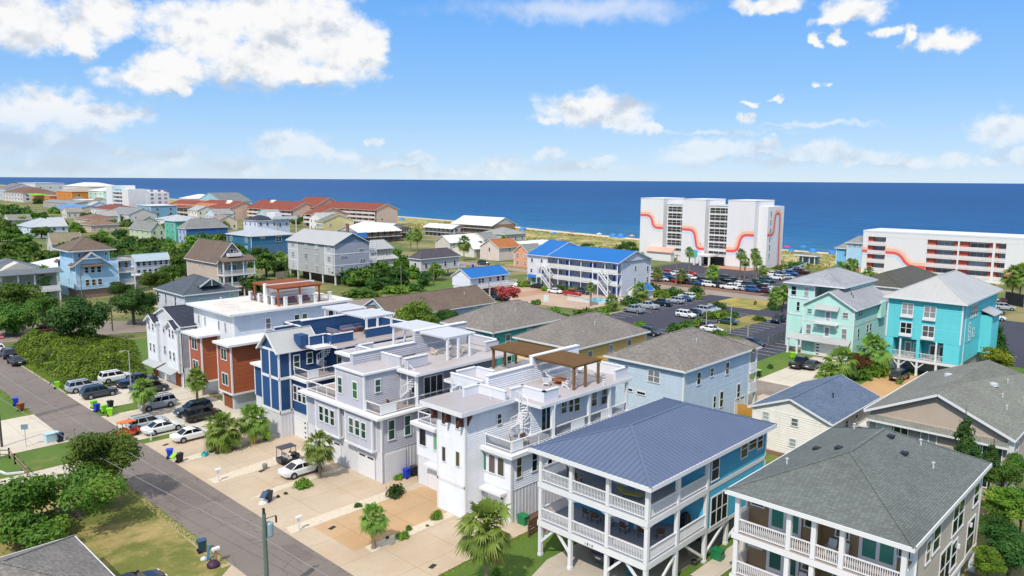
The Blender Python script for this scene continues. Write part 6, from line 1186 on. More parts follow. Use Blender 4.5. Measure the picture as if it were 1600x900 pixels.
def plant(name, label, cat, x, y, H, r, pr, group=None, rz=None, z0=0):
    cr, tk, h, hz = pr; o = empty(name, label, cat, (x, y, z0), random.uniform(0, 6.28) if rz is None else rz, group)
    zc = H-r*h*.95 if tk else 0.0                  # crown centre
    c = link('crown', cr, o, (0, 0, zc)); c.scale = (r, r, r if tk else H)
    if tk:
        t = link('trunk', tk, o, (0, 0, zc)); k = zc/hz; t.scale = (r, r, k)
    return o
def grove(s, kinds, name, cat, desc, where, group):
    lst = sorted(s, key=lambda q: q[0])
    for i, (px, (x, y, H, r)) in enumerate(lst):
        pr = kinds[i % len(kinds)]; r *= 1.3 if cat in ('hedge', 'shrub') else 1.08; H *= 1.15 if cat in ('hedge', 'shrub') else 1
        plant(name, f'{desc}, {ORD[i]} from the left {where}' if len(lst) > 1 else f'{desc} {where}', cat, x, y, H, r, pr, group)
OAKS = [tree_proto('oak', LEAF_OAK, 1500, .17, 11+i, .72, .95) for i in range(3)]+[tree_proto('oak', LEAF_DK, 1500, .17, 21, .75, .95)]
RND = [tree_proto('round', LEAF_DK, 1500, .16, 31, 1, 1.25), tree_proto('round', LEAF_LT, 1500, .16, 32, .95, 1.2), tree_proto('round', LEAF_OAK, 1500, .16, 33, .95, 1.2)]
SHR = [tree_proto('shrub', LEAF_LT, 700, .2, 41, .9, 1), tree_proto('shrub', LEAF_DK, 700, .2, 42, .9, 1), tree_proto('shrub', LEAF_OAK, 700, .2, 43, .9, 1)]
NEAR1 = tree_proto('oak', LEAF_DK, 7000, .085, 51, .85, 1.1, .06); NEAR2 = tree_proto('vase', LEAF_CM, 10000, .06, 52, .93, .9, .03); NEAR3 = tree_proto('round', LEAF_CM, 9000, .075, 53, 1.25, 1.35, .05); NEAR4 = tree_proto('oak', LEAF_OAK, 6000, .085, 54, .8, 1.0, .06); NEAR5 = tree_proto('round', LEAF_LT, 6000, .085, 55, .95, 1.2, .05)
CED = tree_proto('cedar', LEAF_CED, 4500, .11, 61, 1.25, 1.5, .07); 
def T(s):
    return s
# the two near trees by the street
x, y, H_, r_ = (17.46,71.78,6.9,5.3); plant('crape_myrtle', 'wide spreading crape myrtle with several stems on the dry lawn', 'tree', x, y, H_, r_, NEAR2, rz=.4)
x, y, H_, r_ = (22.82,75.75,9.2,3.8); plant('street_tree', 'upright leafy green tree beside the street near the crape myrtle', 'tree', x, y, H_, r_, NEAR3, rz=1.2)
x, y, H_, r_ = (44,152.6,10,5.7); plant('oak_tree', 'dense round dark green oak above the vine thicket', 'tree', x, y, H_, r_, NEAR1, rz=2)
x, y, H_, r_ = (94.1,115.7,8,6.4); plant('oak_tree', 'leafy green tree behind the white pergola of the grey duplex', 'tree', x, y, H_, r_, NEAR5, rz=1)
x, y, H_, r_ = (95.7,109.3,6.5,2.7); plant('oak_tree', 'small dark tree touching the teal house roof', 'tree', x, y, H_, r_, NEAR1, rz=3)
x, y, H_, r_ = (42.9,194.8,9,6.3); plant('oak_tree', 'broad olive green oak at the left edge above the intersection', 'tree', x, y, H_, r_, NEAR4, rz=.3)
x, y, H_, r_ = (38,172.8,7,5.6); plant('oak_tree', 'lower dark oak shading the cross street at the left edge', 'tree', x, y, H_, r_, NEAR4, rz=4)
x, y, H_, r_ = (45.2,181.1,6.5,3.5); plant('oak_tree', 'small olive oak beside the white vehicles on the cross street', 'tree', x, y, H_, r_, NEAR4, rz=2)
x, y, H_, r_ = (58.4,167.5,8.5,5); plant('oak_tree', 'big dark green oak right of the light blue towered house', 'tree', x, y, H_, r_, NEAR1, rz=5)
x, y, H_, r_ = (73.8,195,8.5,4.2); plant('oak_tree', 'green oak in front of the long pale blue building', 'tree', x, y, H_, r_, NEAR4, rz=1.6)
x, y, H_, r_ = (63.5,190.4,7,2.7); plant('oak_tree', 'slim oak against the porch of the light blue towered house', 'tree', x, y, H_, r_, NEAR1, rz=2.6)
# right-hand greenery
for (t, pr, lab, rz) in (((71.5,11.5,6.5,2.2), NEAR5, 'tall bushy tree right of the taupe house in the foreground', 1), ((66.7,10.2,5,2.4), NEAR1, 'dark shrubby tree at the lower right corner', 2), ((83.6,12.8,5.5,1.6), NEAR4, 'silvery green tree at the right edge below the broad gable', 3), ((64,11,4,1.5), NEAR5, 'light green bush against the taupe foreground house', .4), ((73.2,10.7,6,1.8), NEAR1, 'dense dark tree cut by the right edge of the picture', 2.2), ((78.5,13,6,1.8), NEAR4, 'bushy tree between the two conifers and the right edge', 1.1), ((69.7,11.9,4.5,1.6), NEAR1, 'dark bush right behind the rear corner post of the taupe house', 3.3), ((93.1,14.8,5,1.5), NEAR5, 'green tree at the foot of the broad taupe gable, far right', 4.0)):
    x, y, H_, r_ = t; plant('tree', lab, 'tree', x, y, H_, r_, pr, rz=rz)
for (t, lab) in (((78.6,16.4,9.4,1.9), 'sparse conifer standing in front of the broad taupe gable'), ((78.1,14.1,7.5,1.4), 'smaller conifer right of the sparse conifer by the taupe gable'), ((149.1,27.6,7,2.6), 'dark cedar between the turquoise house and the periwinkle house')):
    x, y, H_, r_ = t; plant('cedar_tree', lab, 'tree', x, y, H_, r_, CED)
x, y, H_, r_ = (136.8,25.4,5.5,2.8); plant('yellow_shrub', 'yellow green shrubby tree behind the broad taupe gable', 'tree', x, y, H_, r_, tree_proto('round', LEAF_YG, 4000, .1, 71, .8, 1.1))
x, y, H_, r_ = (135,131.7,5,4.2); plant('crape_myrtle', 'red flowering crape myrtle in front of the blue roofed cottage', 'tree', x, y, H_, r_, tree_proto('vase', LEAF_RED, 2200, .13, 72, .55, 1.1, .04))
x, y, H_, r_ = (123.7,41.8,4,2.3); plant('red_shrub', 'reddish shrub between the palms of the mint house', 'shrub', x, y, H_, r_, tree_proto('vase', mat('leaf', '#6a4a24', c2='#7d7a30'), 2500, .12, 73, .7, 1.1))
grove(list(zip(range(60), [(255.4,1007.2,8,6.7),(196.5,731.7,7,5.5),(202.8,692.5,7,4.8),(180.4,594.4,7,4.1),(223.4,711.6,7,4.4),(198.4,571.7,6,4.1),(215.7,583,6,4.3),(228.5,599.6,6,3.9),(249.2,624.9,7,4.7),(218.9,509.3,6,4.3),(212.6,473.8,6,3.7),(250.2,530.1,6,4.2),(295.5,547,6,4),(255.3,438.4,6,3.7),(275.7,463.1,6,3.5),(212.1,347.9,6,3.3),(208.6,440.6,6,3.5),(164.2,495.3,6,3.9),(169.1,473.7,6,3.4),(223.4,551.6,6,4.1)])), RND+OAKS[2:], 'coast_tree', 'tree', 'small distant tree', 'among the seafront houses', 'trees among the seafront houses')
grove(list(zip(range(30), [(94.2,426.8,8,6.2),(91.2,386.1,7,4.5),(110.7,436.6,7,4.5),(83.5,283.5,8,3.9),(78,258.1,7,3.2),(124.1,388.9,7,4.9),(86.4,262.9,6,2.9),(100.5,285.7,7,3.7),(96.2,262.4,7,3.4),(117.6,300.4,8,4.5),(105.7,242.7,7,2.5),(124.7,273.7,7,3.3),(136.7,471.3,7,5.8),(177.6,512.4,6,5.7),(178.6,449,6,5.2),(123.7,329.2,7,3.8),(93.2,327.8,7,4.5),(102.5,348.2,7,3.7),(139.1,411.1,6,4.6),(138,291.3,7,4.1),(136.4,277.3,7,3.9),(51.9,243.2,7,3.9),(141.6,514.2,6,5.4),(166.7,459.1,6,4.4),(119.2,278.7,7,4.7)])), OAKS+RND, 'oak_tree', 'tree', 'mid-distance tree', 'among the left hand roofs', 'trees among the left hand roofs')
grove(list(zip([32, 10, 18, 62, 88, 52], [(78.7,339.3,8,7.4),(68.8,315.9,8,5.9),(59.4,268,8,5.8),(72.5,290,7,5.6),(77.6,285.3,7,4.3),(59.6,245.9,7,4.4)])), OAKS, 'oak_tree', 'tree', 'dark green oak', 'behind the grey hip roofed house', 'oaks above the left hand houses')
grove(list(zip([145, 168, 190, 207, 228, 178, 240, 150, 215], [(101.6,329.3,9,5.6),(98.1,303.1,8,5.2),(103.4,303.9,9,6.3),(115.5,326.8,8,6.3),(110.4,299.2,8,5.8),(90.4,273.5,7,4.8),(105.5,277.9,7,5),(89,286.8,7,4.5),(96.1,268.3,7,4.3)])), OAKS+RND[:1], 'oak_tree', 'tree', 'dense oak', 'behind the light blue towered house', 'oaks behind the light blue house')
grove(list(zip([262, 280, 300, 322, 345, 270, 288], [(106.3,268.8,8,4.5),(104.5,254.8,7,4.3),(138.8,324,8,7.2),(149.5,334.1,8,6.9),(147.8,316,8,6.1),(87.9,219.3,7,4),(95.9,229.6,6,3.5)])), OAKS+RND[1:], 'oak_tree', 'tree', 'leafy green tree', 'around the beige gable house', 'trees around the beige house')
grove(list(zip([398, 412, 428, 395, 430], [(128.7,248.3,8,5),(118.7,223,8,4.9),(120.1,218.8,6,3.7),(96.7,188.6,6,4.5),(105.5,192.5,4,3.6)])), [OAKS[3], RND[0], OAKS[0]], 'oak_tree', 'tree', 'dark bushy tree', 'before the tall grey house', 'trees before the tall grey house')
grove(list(zip([8, 26, 44, 60, 76, 14, 34, 50, 70, 5, 30], [(172.7,783.5,9,11.3),(165.5,715.5,9,10.4),(159.3,657.3,9,9.6),(151.6,600.8,8,7.1),(145.4,554.2,7,5.8),(132.3,592.7,8,7.7),(127.9,543.5,8,7.9),(119.1,486.1,7,7.2),(127.1,492.6,6,5.1),(113.7,523.6,7,6),(132.9,487.7,6,5.1)])), OAKS+RND, 'oak_tree', 'tree', 'distant oak', 'in the wood on the far left', 'oaks in the far left wood')
grove(list(zip([545, 560, 580, 600, 618, 592], [(127.2,189.2,6,4.6),(127,183,6,4.8),(131.4,183.9,6.5,4.9),(138.4,186.3,6.5,4.7),(136.5,178.2,6,4.2),(126.5,173.3,4.5,4)])), [OAKS[3], OAKS[0], RND[0]], 'oak_tree', 'tree', 'spreading green tree', 'before the grey stilt houses', 'trees before the grey stilt houses')
grove(list(zip([606, 622, 636, 650], [(182.8,244.2,6,3.6),(172.8,224.7,6,4.3),(161.4,212.1,5,3.6),(156.8,199.7,5,3.4)])), RND[1:], 'oak_tree', 'tree', 'pale green bushy tree', 'near the brown motel', 'pale bushes by the brown motel')
grove(list(zip([650, 668, 682, 662], [(149.7,186.2,5,3.2),(156.9,188.5,6.5,3.7),(151.1,177.9,6,3.2),(141.3,171,4.5,3)])), [RND[1], RND[0], OAKS[3]], 'oak_tree', 'tree', 'tangled green tree', 'in front of the dark charcoal hip roof', 'trees before the charcoal roof')
grove(list(zip([562, 625, 645, 300, 1], [(116,167.6,3,4.4),(127.4,165.8,2.6,3.9),(132.4,165.7,2.4,2.9),(146.2,368.6,3,3.1),(122.8,215.8,3,2)])), SHR, 'bush', 'shrub', 'low rounded bush', 'beyond the duplex rooftops', 'bushes beyond the rooftops')
grove(list(zip([1350, 1368, 1330, 1308], [(123,40.5,3,1.4),(126.5,39.9,3.4,1.7),(121.3,41.8,2.6,1.4),(116.5,43,2,1.2)])), SHR, 'bush', 'shrub', 'leafy green shrub', 'between the mint and turquoise houses', 'shrubs by the mint house')
grove(list(zip([990, 1008, 1030, 1052, 1075, 1095, 1085], [(177.8,116.5,3.4,2.1),(171.6,114.4,3,1.7),(173.2,110.2,2.6,2.1),(177.9,109.5,2.8,2.3),(177.2,106.3,2.6,2.1),(183.6,105.8,3.4,2.1),(176.8,103,2.4,2.4)])), [SHR[1], SHR[2], SHR[0]], 'hedge', 'hedge', 'clipped green hedge clump', 'by the shore road', 'hedges by the motel')
grove(list(zip([848, 872, 882, 893, 905, 918], [(159.1,139.6,1.6,1.3),(162.6,137.5,2,1.5),(162.7,135,2.4,1.4),(162.6,132.2,2,1.4),(163.2,129.9,2,1.4),(164.2,128.4,1.8,1.2)])), SHR, 'hedge', 'hedge', 'clipped round hedge', 'under the motel balconies', 'hedges under the motel')
grove(list(zip([815, 838, 860, 880, 915, 940, 985, 820], [(161,149.7,2.4,2.1),(140.2,125.9,1.6,1.3),(129.6,110.8,3,2),(127.9,106.8,2,1.4),(133.8,105.6,3,2.3),(137.9,104,3,2.1),(155.6,108.1,3,2.9),(160.3,152.1,1.8,1.5)])), SHR, 'bush', 'shrub', 'green shrub', 'around the motel yard and pool', 'shrubs around the motel yard')
grove(list(zip([1000, 1040, 1055, 1080, 1105, 1140, 1125, 1165, 1190], [(132.4,89.6,2,1.6),(134.6,82.6,2.2,1.6),(137.9,81.5,2.6,2.2),(143.1,81.5,2.4,1.9),(166.8,90.3,2.2,1.9),(155.4,82.8,2.4,2),(154.3,84.8,2.2,1.8),(158.8,82.3,1.8,1.5),(159.3,75.8,1.6,1.3)])), SHR, 'bush', 'shrub', 'rounded shrub', 'on the car park islands', 'shrubs on the car park islands')
grove(list(zip([1130, 1150, 1170, 1090], [(131.6,69.3,2.6,1.9),(131,66.6,2.6,1.9),(137.1,73.4,2,1.3),(128.1,63,1.8,1.2)])), [SHR[0], SHR[2]], 'bush', 'shrub', 'flowering shrub', 'behind the pale blue house', 'shrubs behind the pale blue house')
grove(list(zip([1210, 1222, 1235, 1245, 1262], [(175.7,79.4,1.6,1.2),(260.7,115.3,2.2,3.2),(268.2,115.3,2.4,3.3),(275.7,115.7,2.2,2.9),(179.6,82.3,1.6,1.3)])), [SHR[1], SHR[2]], 'bush', 'shrub', 'dark dune shrub', 'between the hotels', 'shrubs between the hotels')
grove(list(zip([965, 978, 990, 1000], [(280.4,200.1,3,3.2),(294.2,206.3,3,3),(273.5,189,3,2.8),(282.6,221.6,2,2.7)])), [SHR[1], OAKS[3]], 'bush', 'shrub', 'dark coastal shrub', 'on the dunes', 'shrubs on the dunes')
# small shrubs in the driveways
for (px, r, h, lab, m_) in (((43.34,57.33), 1.15, 1.7, 'large round shrub beside the grey duplex garage', 1), ((42.96,50.6), .72, 1.15, 'clipped ball shrub at the foot of the white tower', 0), ((38.31,49.77), .7, 1.0, 'clipped ball shrub in the shell bed near the small palm', 0), ((39.69,50.62), .33, .75, 'small upright shrub beside the clipped ball in the shell bed', 2), ((38.25,65.82), 1.1, 1.2, 'yellow flowering shrub in front of the white saloon', 0), ((39.27,57.88), .45, .6, 'small dark shrub in the middle of the shell bed', 1), ((46.2,60.63), .8, .8, 'low shrub beside the blue bin', 0), ((37.37,50.72), .22, .35, 'tiny shrub just right of the small palm', 1), ((41.34,50.02), .2, .25, 'tiny tuft in the shell bed near the white house', 2), ((43.59,42.9), 1.0, 1.3, 'dark leafy shrub behind the large palm', 1), ((35.08,65.25), .25, .35, 'tiny tuft beside the dark lidded bin', 1), ((35.96,65.44), .25, .4, 'tiny clump right of the dark lidded bin', 2), ((35.94,81.85), .25, .4, 'tiny grass clump near the turquoise crate', 2), ((36.22,80.99), .3, .4, 'tiny grass clump between the twin palms and the street', 1), ((39.78,39.64), .4, .9, 'white flowering shrub at the bottom edge', 0), ((119.27,54.26), .7, 1.0, 'low shrub on the lawn left of the mint house', 1)):
    o = plant('shrub', lab, 'shrub', px[0], px[1], h, r, SHR[m_])
# ------------------------------------------------ palms
def frond_fan(b, rng, base, az, el, pl, fl, m=0, n=14):
    d = Vector((math.cos(az)*math.cos(el), math.sin(az)*math.cos(el), math.sin(el))); mid = base+d*pl*.6; tip = base+d*pl+Vector((0, 0, -pl*.12*(1-abs(math.sin(el)))))
    b.bar(base, mid, .05, .03, m); b.bar(mid, tip, .04, .025, m)
    d2 = (tip-mid).normalized(); s = d2.cross(Vector((0, 0, 1)));
    if s.length < .1: s = Vector((1, 0, 0))
    s.normalize(); u = s.cross(d2).normalized(); roll = rng.uniform(-.7, .7); s2 = s*math.cos(roll)+u*math.sin(roll); u2 = u*math.cos(roll)-s*math.sin(roll)
    for i in range(n):
        t = -1.25+2.5*i/(n-1); e = (d2*math.cos(t)+s2*math.sin(t)); L = fl*(1-.28*abs(t))*rng.uniform(.88, 1.1); w = .06*fl/.9
        k = tip+e*L*.55-u2*0.02; q = tip+e*L+Vector((0, 0, -L*rng.uniform(.2, .65))); c = e.cross(u2).normalized()*w
        b.poly([tip-c*.25, k-c, k+c, tip+c*.25], m); b.poly([k-c, q, k+c], m)
def palm_proto(seed, n=58):
    rng = random.Random(seed); b = MB()
    for i in range(n):
        t = i/n; el = 1.4-2.45*t**.85+rng.uniform(-.12, .12); az_ = i*2.399+rng.uniform(-.2, .2); frond_fan(b, rng, Vector((0, 0, .1-.3*t)), az_, el, rng.uniform(.5, .85), rng.uniform(.7, .95), 1 if t > .86 and rng.random() < .6 else 0)
    return b.mesh('fronds', [LEAF_PALM, mat('leaf', '#8a7a3c', c2='#a58b50')])
PALMC = [palm_proto(81), palm_proto(82), palm_proto(83, 40)]
PT = {}
def palm_trunk(hh):
    k = round(hh, 1)
    if k not in PT:
        rng = random.Random(int(k*10)); t = MB(); n = 6; t.tube([(rng.uniform(-.05, .05), rng.uniform(-.05, .05), k*i/n) for i in range(n+1)], [.23, .19, .17, .17, .17, .19, .22], 8)
        for j in range(int(k*7)):
            z = .2+(k-.25)*j/(k*7); a = j*2.4; r = .17
            if z > k*.45: t.bar((r*math.cos(a), r*math.sin(a), z), ((r+.14)*math.cos(a), (r+.14)*math.sin(a), z+.2), .1, .04)
        PT[k] = t.mesh('trunk', BARKP)
    return PT[k]
PN = [0]
def palm(x, y, h, r, label, group=None):
    o = empty('sabal_palm', label, 'palm tree', (x, y, 0), random.uniform(0, 6.28), group); link('trunk', palm_trunk(h-r*.55), o); c = link('fronds', PALMC[PN[0] % 3], o, (0, 0, h-r*.5)); c.scale = (r/1.45,)*3; PN[0] += 1; return o
PG = 'sabal palms'
for p, h, r, lab in (((37.03,38.05), 6.6, 2.35, 'tall sabal palm in the foreground before the white duplex'), ((35.52,50.13), 3.5, 1.35, 'small stout sabal palm in the shell bed'), ((40.57,66.55), 4.6, 2.0, 'leafy sabal palm leaning over the white saloon'), ((37.38,81.86), 3.6, 2.4, 'bushy left palm of the pair beside the white cars'), ((41.12,81.77), 3.9, 2.1, 'bushy right palm of the pair below the navy duplex'), ((35.69,100.74), 4.6, 1.9, 'thin trunked palm by the green bins'), ((43.17,101.76), 4.4, 1.7, 'shaggy palm in front of the rust brown bays'), ((45.52,105.21), 4.2, 1.5, 'second shaggy palm just behind the one by the rust bays'),
    ((118.03,42.4), 4.8, 2.9, 'broad palm in front of the mint house garage'), ((115.91,43.45), 2.6, 2.2, 'low silvery palm beside the broad mint house palm'), ((127.51,40.73), 5.6, 3.0, 'full palm at the corner of the mint house'), ((123.95,35.45), .9, .6, 'tiny palm by the dark car at the turquoise house'), ((95.44,204.34), 6, 3.2, 'dark palm in front of the beige house porches'), ((125.02,224.58), 6, 3.8, 'yellow green palm left of the tall grey house'), ((54.26,215.63), 8, 3, 'yellowing palm against the grey house at the left edge'), ((116.5,292.33), 7, 3, 'yellow palm beside a thin pole behind the pale building'),
    ((145.35,106.38), 3.4, 2.0, 'palm on the bank below the pool house'), ((163.42,110.46), 4.2, 2.8, 'grey green palm at the gable of the blue roofed motel'), ((147.72,114.42), 5.5, 1.4, 'small palm beside the pool fence'), ((177.63,80.2), 4.6, 2.4, 'left palm of the cluster by the shore road'), ((179.93,79.28), 5.2, 2.4, 'middle palm of the cluster by the shore road'), ((181.09,78.16), 4.6, 2.2, 'right palm of the cluster by the shore road'), ((196.95,214.69), 8.5, 3.2, 'spreading palm in front of the white roofed sheds'), ((206.75,259.62), 8, 2.6, 'palm left of the brown motel parking court'), ((205.08,253.17), 9, 2.8, 'palm in the middle of the motel parking court'), ((237.22,312.96), 6, 2.8, 'palm beside the blue gabled motel'), ((156.01,190.75), 5, 2.6, 'yellow palm in the garden before the charcoal roof'), ((229.95,40.55), 9, 3.2, 'left tall palm in front of the second hotel'), ((228.96,38.68), 9.5, 3.2, 'right tall palm in front of the second hotel'), ((277.05,71.91), 5, 2.2, 'short palm behind the turquoise roof'), ((236.76,232.27), 6, 2.4, 'palm beside the large brown motel'), ((230.99,45.38), 4, 1.8, 'slim green palm right of the turquoise roof')): palm(p[0], p[1], h, r, lab, PG)
hp = [(217.94,146.9),(199.01,128.36),(199.27,120.1),(218.87,129.15),(202.42,111.32),(225.18,114.18),(223.26,111.66),(230.07,111.77),(220.15,106.24),(229.14,108.25),(228.79,84.3),(241.89,87.67),(225.47,80.11),(228.92,80.45),(229.47,76.29)]
ww = ['beside the motel gable', 'at the left end of the hotel cars', 'in the middle of the hotel cars', 'by the striped hotel entrance', 'in the island facing the hotel entrance', 'at the right hotel tower', 'just right of the slim hotel palm', 'at the right corner of the striped hotel', 'over the teal cars of the hotel', 'at the far right corner of the striped hotel', 'left of the light blue inn', 'second from the left at the light blue inn', 'third from the left at the light blue inn', 'fourth from the left at the light blue inn', 'at the left end of the second hotel']
hh = [6, 4, 4, 9, 5.5, 9, 7, 9, 8, 4, 7, 5, 8.5, 8, 6]
for p, w_, h in zip(hp, ww, hh): palm(p[0], p[1], h, 1.9 if h != 5.5 else 2.5, 'hotel palm '+w_, PG)
# ------------------------------------------------ vine thicket, dune grass
rng = random.Random(5); b = MB(); th = [(33.2, 121), (43.5, 121), (52, 150), (46, 164), (35, 162), (33, 150)]
def inside(x, y, P):
    c = False
    for i in range(len(P)):
        (a, b_), (d, e) = P[i], P[i-1]
        if (b_ > y) != (e > y) and x < (d-a)*(y-b_)/(e-b_)+a: c = not c
    return c
mounds = [(rng.uniform(34, 50), rng.uniform(122, 162), rng.uniform(1.0, 3.4), rng.uniform(.6, 2.9)) for _ in range(75)]
def edge(x, y):
    d = 99
    for i in range(len(th)):
        p, q = Vector(th[i-1]), Vector(th[i]); w = Vector((x, y)); t = max(0, min(1, (w-p).dot(q-p)/(q-p).length_squared)); d = min(d, (p+(q-p)*t-w).length)
    return d
def hgt(x, y): return .15+min(1, edge(x, y)/3.0)**.8*(.25+max([h*max(0, 1-((x-a)**2+(y-c)**2)/r**2)**.6 for a, c, r, h in mounds]+[0]))
n = 0
while n < 26000:
    x, y = rng.uniform(32.5, 52), rng.uniform(120.5, 164)
    if not inside(x, y, th): continue
    z = hgt(x, y); nn = Vector((hgt(x-.3, y)-hgt(x+.3, y), hgt(x, y-.3)-hgt(x, y+.3), .6)); leafquad(b, Vector((x, y, z*rng.uniform(.72, 1.08)+rng.uniform(-.1, .12))), nn.normalized(), .34, rng); n += 1
g = MB(); S_ = .8
for i in range(25):
    for j in range(55):
        x, y = 32.4+i*S_, 120.4+j*S_
        if inside(x+.4, y+.4, th): g.poly([(x, y, hgt(x, y)*.8), (x+S_, y, hgt(x+S_, y)*.8), (x+S_, y+S_, hgt(x+S_, y+S_)*.8), (x, y+S_, hgt(x, y+S_)*.8)], 1)
i0 = len(b.v); b.v += g.v; b.f += [tuple(k+i0 for k in f) for f in g.f]; b.m += g.m
tag(link('vine_thicket', b.mesh('vine_thicket', [LEAF_VINE, mat('plain', '#2c3d16', .9)])), kind='stuff')
b = MB()
for _ in range(5200):
    y = rng.uniform(60, 420); x = 340+max(0, (y-230))*.24-rng.uniform(15, 76); s = rng.uniform(.3, .9); a = rng.uniform(0, 6.28); c, d = math.cos(a)*s, math.sin(a)*s; z = .0
    b.poly([(x-c, y-d, z), (x+c, y+d, z), (x+c*.8+.2, y+d*.8, s*.7+.15), (x-c*.8+.2, y-d*.8, s*.7+.15)], 0 if rng.random() < .6 else 1)
tag(link('dune_grass', b.mesh('dune_grass', [mat('leaf', '#a39a58', c2='#c4b678'), mat('leaf', '#77823e', c2='#a5a058')])), kind='stuff')
b = MB()                                                         # rough grass at the edges of the street and yards
def tufts(n, x0, x1, y0, y1, hmax):
    for _ in range(n):
        x, y = rng.uniform(x0, x1), rng.uniform(y0, y1); a = rng.uniform(0, 6.28); s = rng.uniform(.03, .09); c, d = math.cos(a)*s, math.sin(a)*s; h = rng.uniform(.4, 1)*hmax
        b.poly([(x-c, y-d, -.03), (x+c, y+d, -.03), (x+c*.2+rng.uniform(-.05, .05), y+d*.2, h)], 0 if rng.random() < .55 else 1)
tufts(1800, 25.2, 25.9, 56.5, 79, .12); tufts(500, 25.2, 25.9, 90, 97, .13); tufts(900, 25.1, 25.9, 112.5, 150, .15); tufts(700, 36.5, 47.5, 42.2, 42.9, .12); tufts(500, 31.9, 40, 104.6, 105.2, .14); tufts(2500, 31.7, 33.4, 119.6, 152, .35)
tag(link('lawn_grass', b.mesh('lawn_grass', [mat('leaf', '#7a9a36', c2='#a0a850'), mat('leaf', '#9a9a48', c2='#b8a868')])), kind='stuff')

# ---------------------------------------------------------------- vehicles
TYRE = mat('plain', '#17181a', .8); RIM = mat('plain', '#9a9da2', .35); RIMD = mat('plain', '#3b3d40', .4); HEAD = mat('plain', '#dfe6ea', .15); TAIL = mat('plain', '#8a1218', .25); TRIM = mat('plain', '#1d1f22', .5)
SPEC = dict(  # length, width, height, belt, greenhouse (rear bottom, front bottom, rear top, front top), hood, tail heights
    sedan=(4.85, 1.84, 1.45, .92, (-1.72, 1.18, -.80, .22), .80, .93), suv=(4.75, 1.92, 1.74, 1.05, (-2.28, 1.2, -1.95, .45), .98, 1.05),
    hatch=(4.2, 1.78, 1.52, .95, (-1.98, 1.2, -1.5, .4), .84, .95), pickup=(5.7, 1.98, 1.85, 1.12, (-.75, 1.45, -.5, .75), 1.08, 1.1), van=(5.1, 1.98, 1.78, 1.02, (-2.42, 1.75, -2.15, .85), .92, 1.02))
def car_parts(kind):
    L, Wd, H, B, (g0, g1, g2, g3), hz, tz = SPEC[kind]; w = Wd/2; b = MB(); gl = {}; l2 = L/2
    st = [(-l2, .5, tz-.12, w*.80), (-l2+.12, .36, tz-.02, w*.93), (-l2+.6, .24, tz+.02, w*.985), (g0+.25, .22, B, w), (0, .21, B, w), (g1, .22, B-.02, w), (l2-.75, .24, hz+.02, w*.97), (l2-.2, .30, hz-.08, w*.90), (l2, .42, hz-.2, w*.72)]
    rings = []
    for x, zb, zt, hw in st:
        zm = zb+(zt-zb)*.55; half = [(hw*.82, zb), (hw*.97, zb+.1), (hw, zm), (hw*.97, zt-.10), (hw*.88, zt)]
        rings.append([(x, y, z) for y, z in half]+[(x, -y, z) for y, z in reversed(half)])
    b.loft(rings)
    wb, wt = w*.88, w*.70
    r0 = [(g0, -wb, B-.03), (g1, -wb, B-.03), (g1, wb, B-.03), (g0, wb, B-.03)]; r1 = [(g2, -wt, H-.07), (g3, -wt, H-.07), (g3, wt, H-.07), (g2, wt, H-.07)]; r2 = [(g2+.15, -wt*.85, H), (g3-.2, -wt*.85, H), (g3-.2, wt*.85, H), (g2+.15, wt*.85, H)]
    b.loft([r0, r1, r2])
    if kind == 'pickup':
        b.box(-l2+.12, -w*.93, tz-.05, g0-.05, -w*.8, tz+.05).box(-l2+.12, w*.8, tz-.05, g0-.05, w*.93, tz+.05).box(-l2+.1, -w*.9, tz-.3, -l2+.2, w*.9, tz+.05); gl['bed'] = MB().box(-l2+.25, -w*.78, tz-.2, g0-.1, w*.78, tz+.012)
    def quad(a, c, d, e, out, i=.07, o=.012, u0=0., u1=1.):
        a, c, d, e = [Vector(v) for v in (a, c, d, e)]; q = lambda u, v: (a*(1-u)+c*u)*(1-v)+(e*(1-u)+d*u)*v
        us, ue = u0+(u1-u0)*i, u1-(u1-u0)*i; n = (c-a).cross(e-a).normalized(); n = n if n.dot(Vector(out)) > 0 else -n
        return MB().ext([tuple(q(us, .14)+n*o), tuple(q(ue, .14)+n*o), tuple(q(ue, .92)+n*o), tuple(q(us, .92)+n*o)], tuple(-n*.02))
    gl['windscreen'] = quad(r0[1], r0[2], r1[2], r1[1], (1, 0, .3), .06); gl['rear_window'] = quad(r0[0], r0[3], r1[3], r1[0], (-1, 0, .3), .09)
    n = {'pickup': 2, 'sedan': 2, 'hatch': 2, 'suv': 3, 'van': 3}[kind]; cuts = {2: (0, .5, 1), 3: (0, .27, .62, 1)}[n]
    gl['side'] = []
    for s in (-1, 1):
        a, c, d, e = ((r0[0], r0[1], r1[1], r1[0]) if s < 0 else (r0[3], r0[2], r1[2], r1[3]))
        for i in range(n): gl['side'].append(quad(a, c, d, e, (0, s, .2), .06, .012, cuts[i], cuts[i+1]))
    wr = .36 if kind in ('suv', 'pickup', 'van') else .33; wx = (-l2+.98, l2-.92) if kind != 'pickup' else (-l2+1.25, l2-.98)
    return b, gl, wr, [(x, y) for x in wx for y in (-w+.08, w-.08)], (l2, w, hz, tz)
CARP = {}
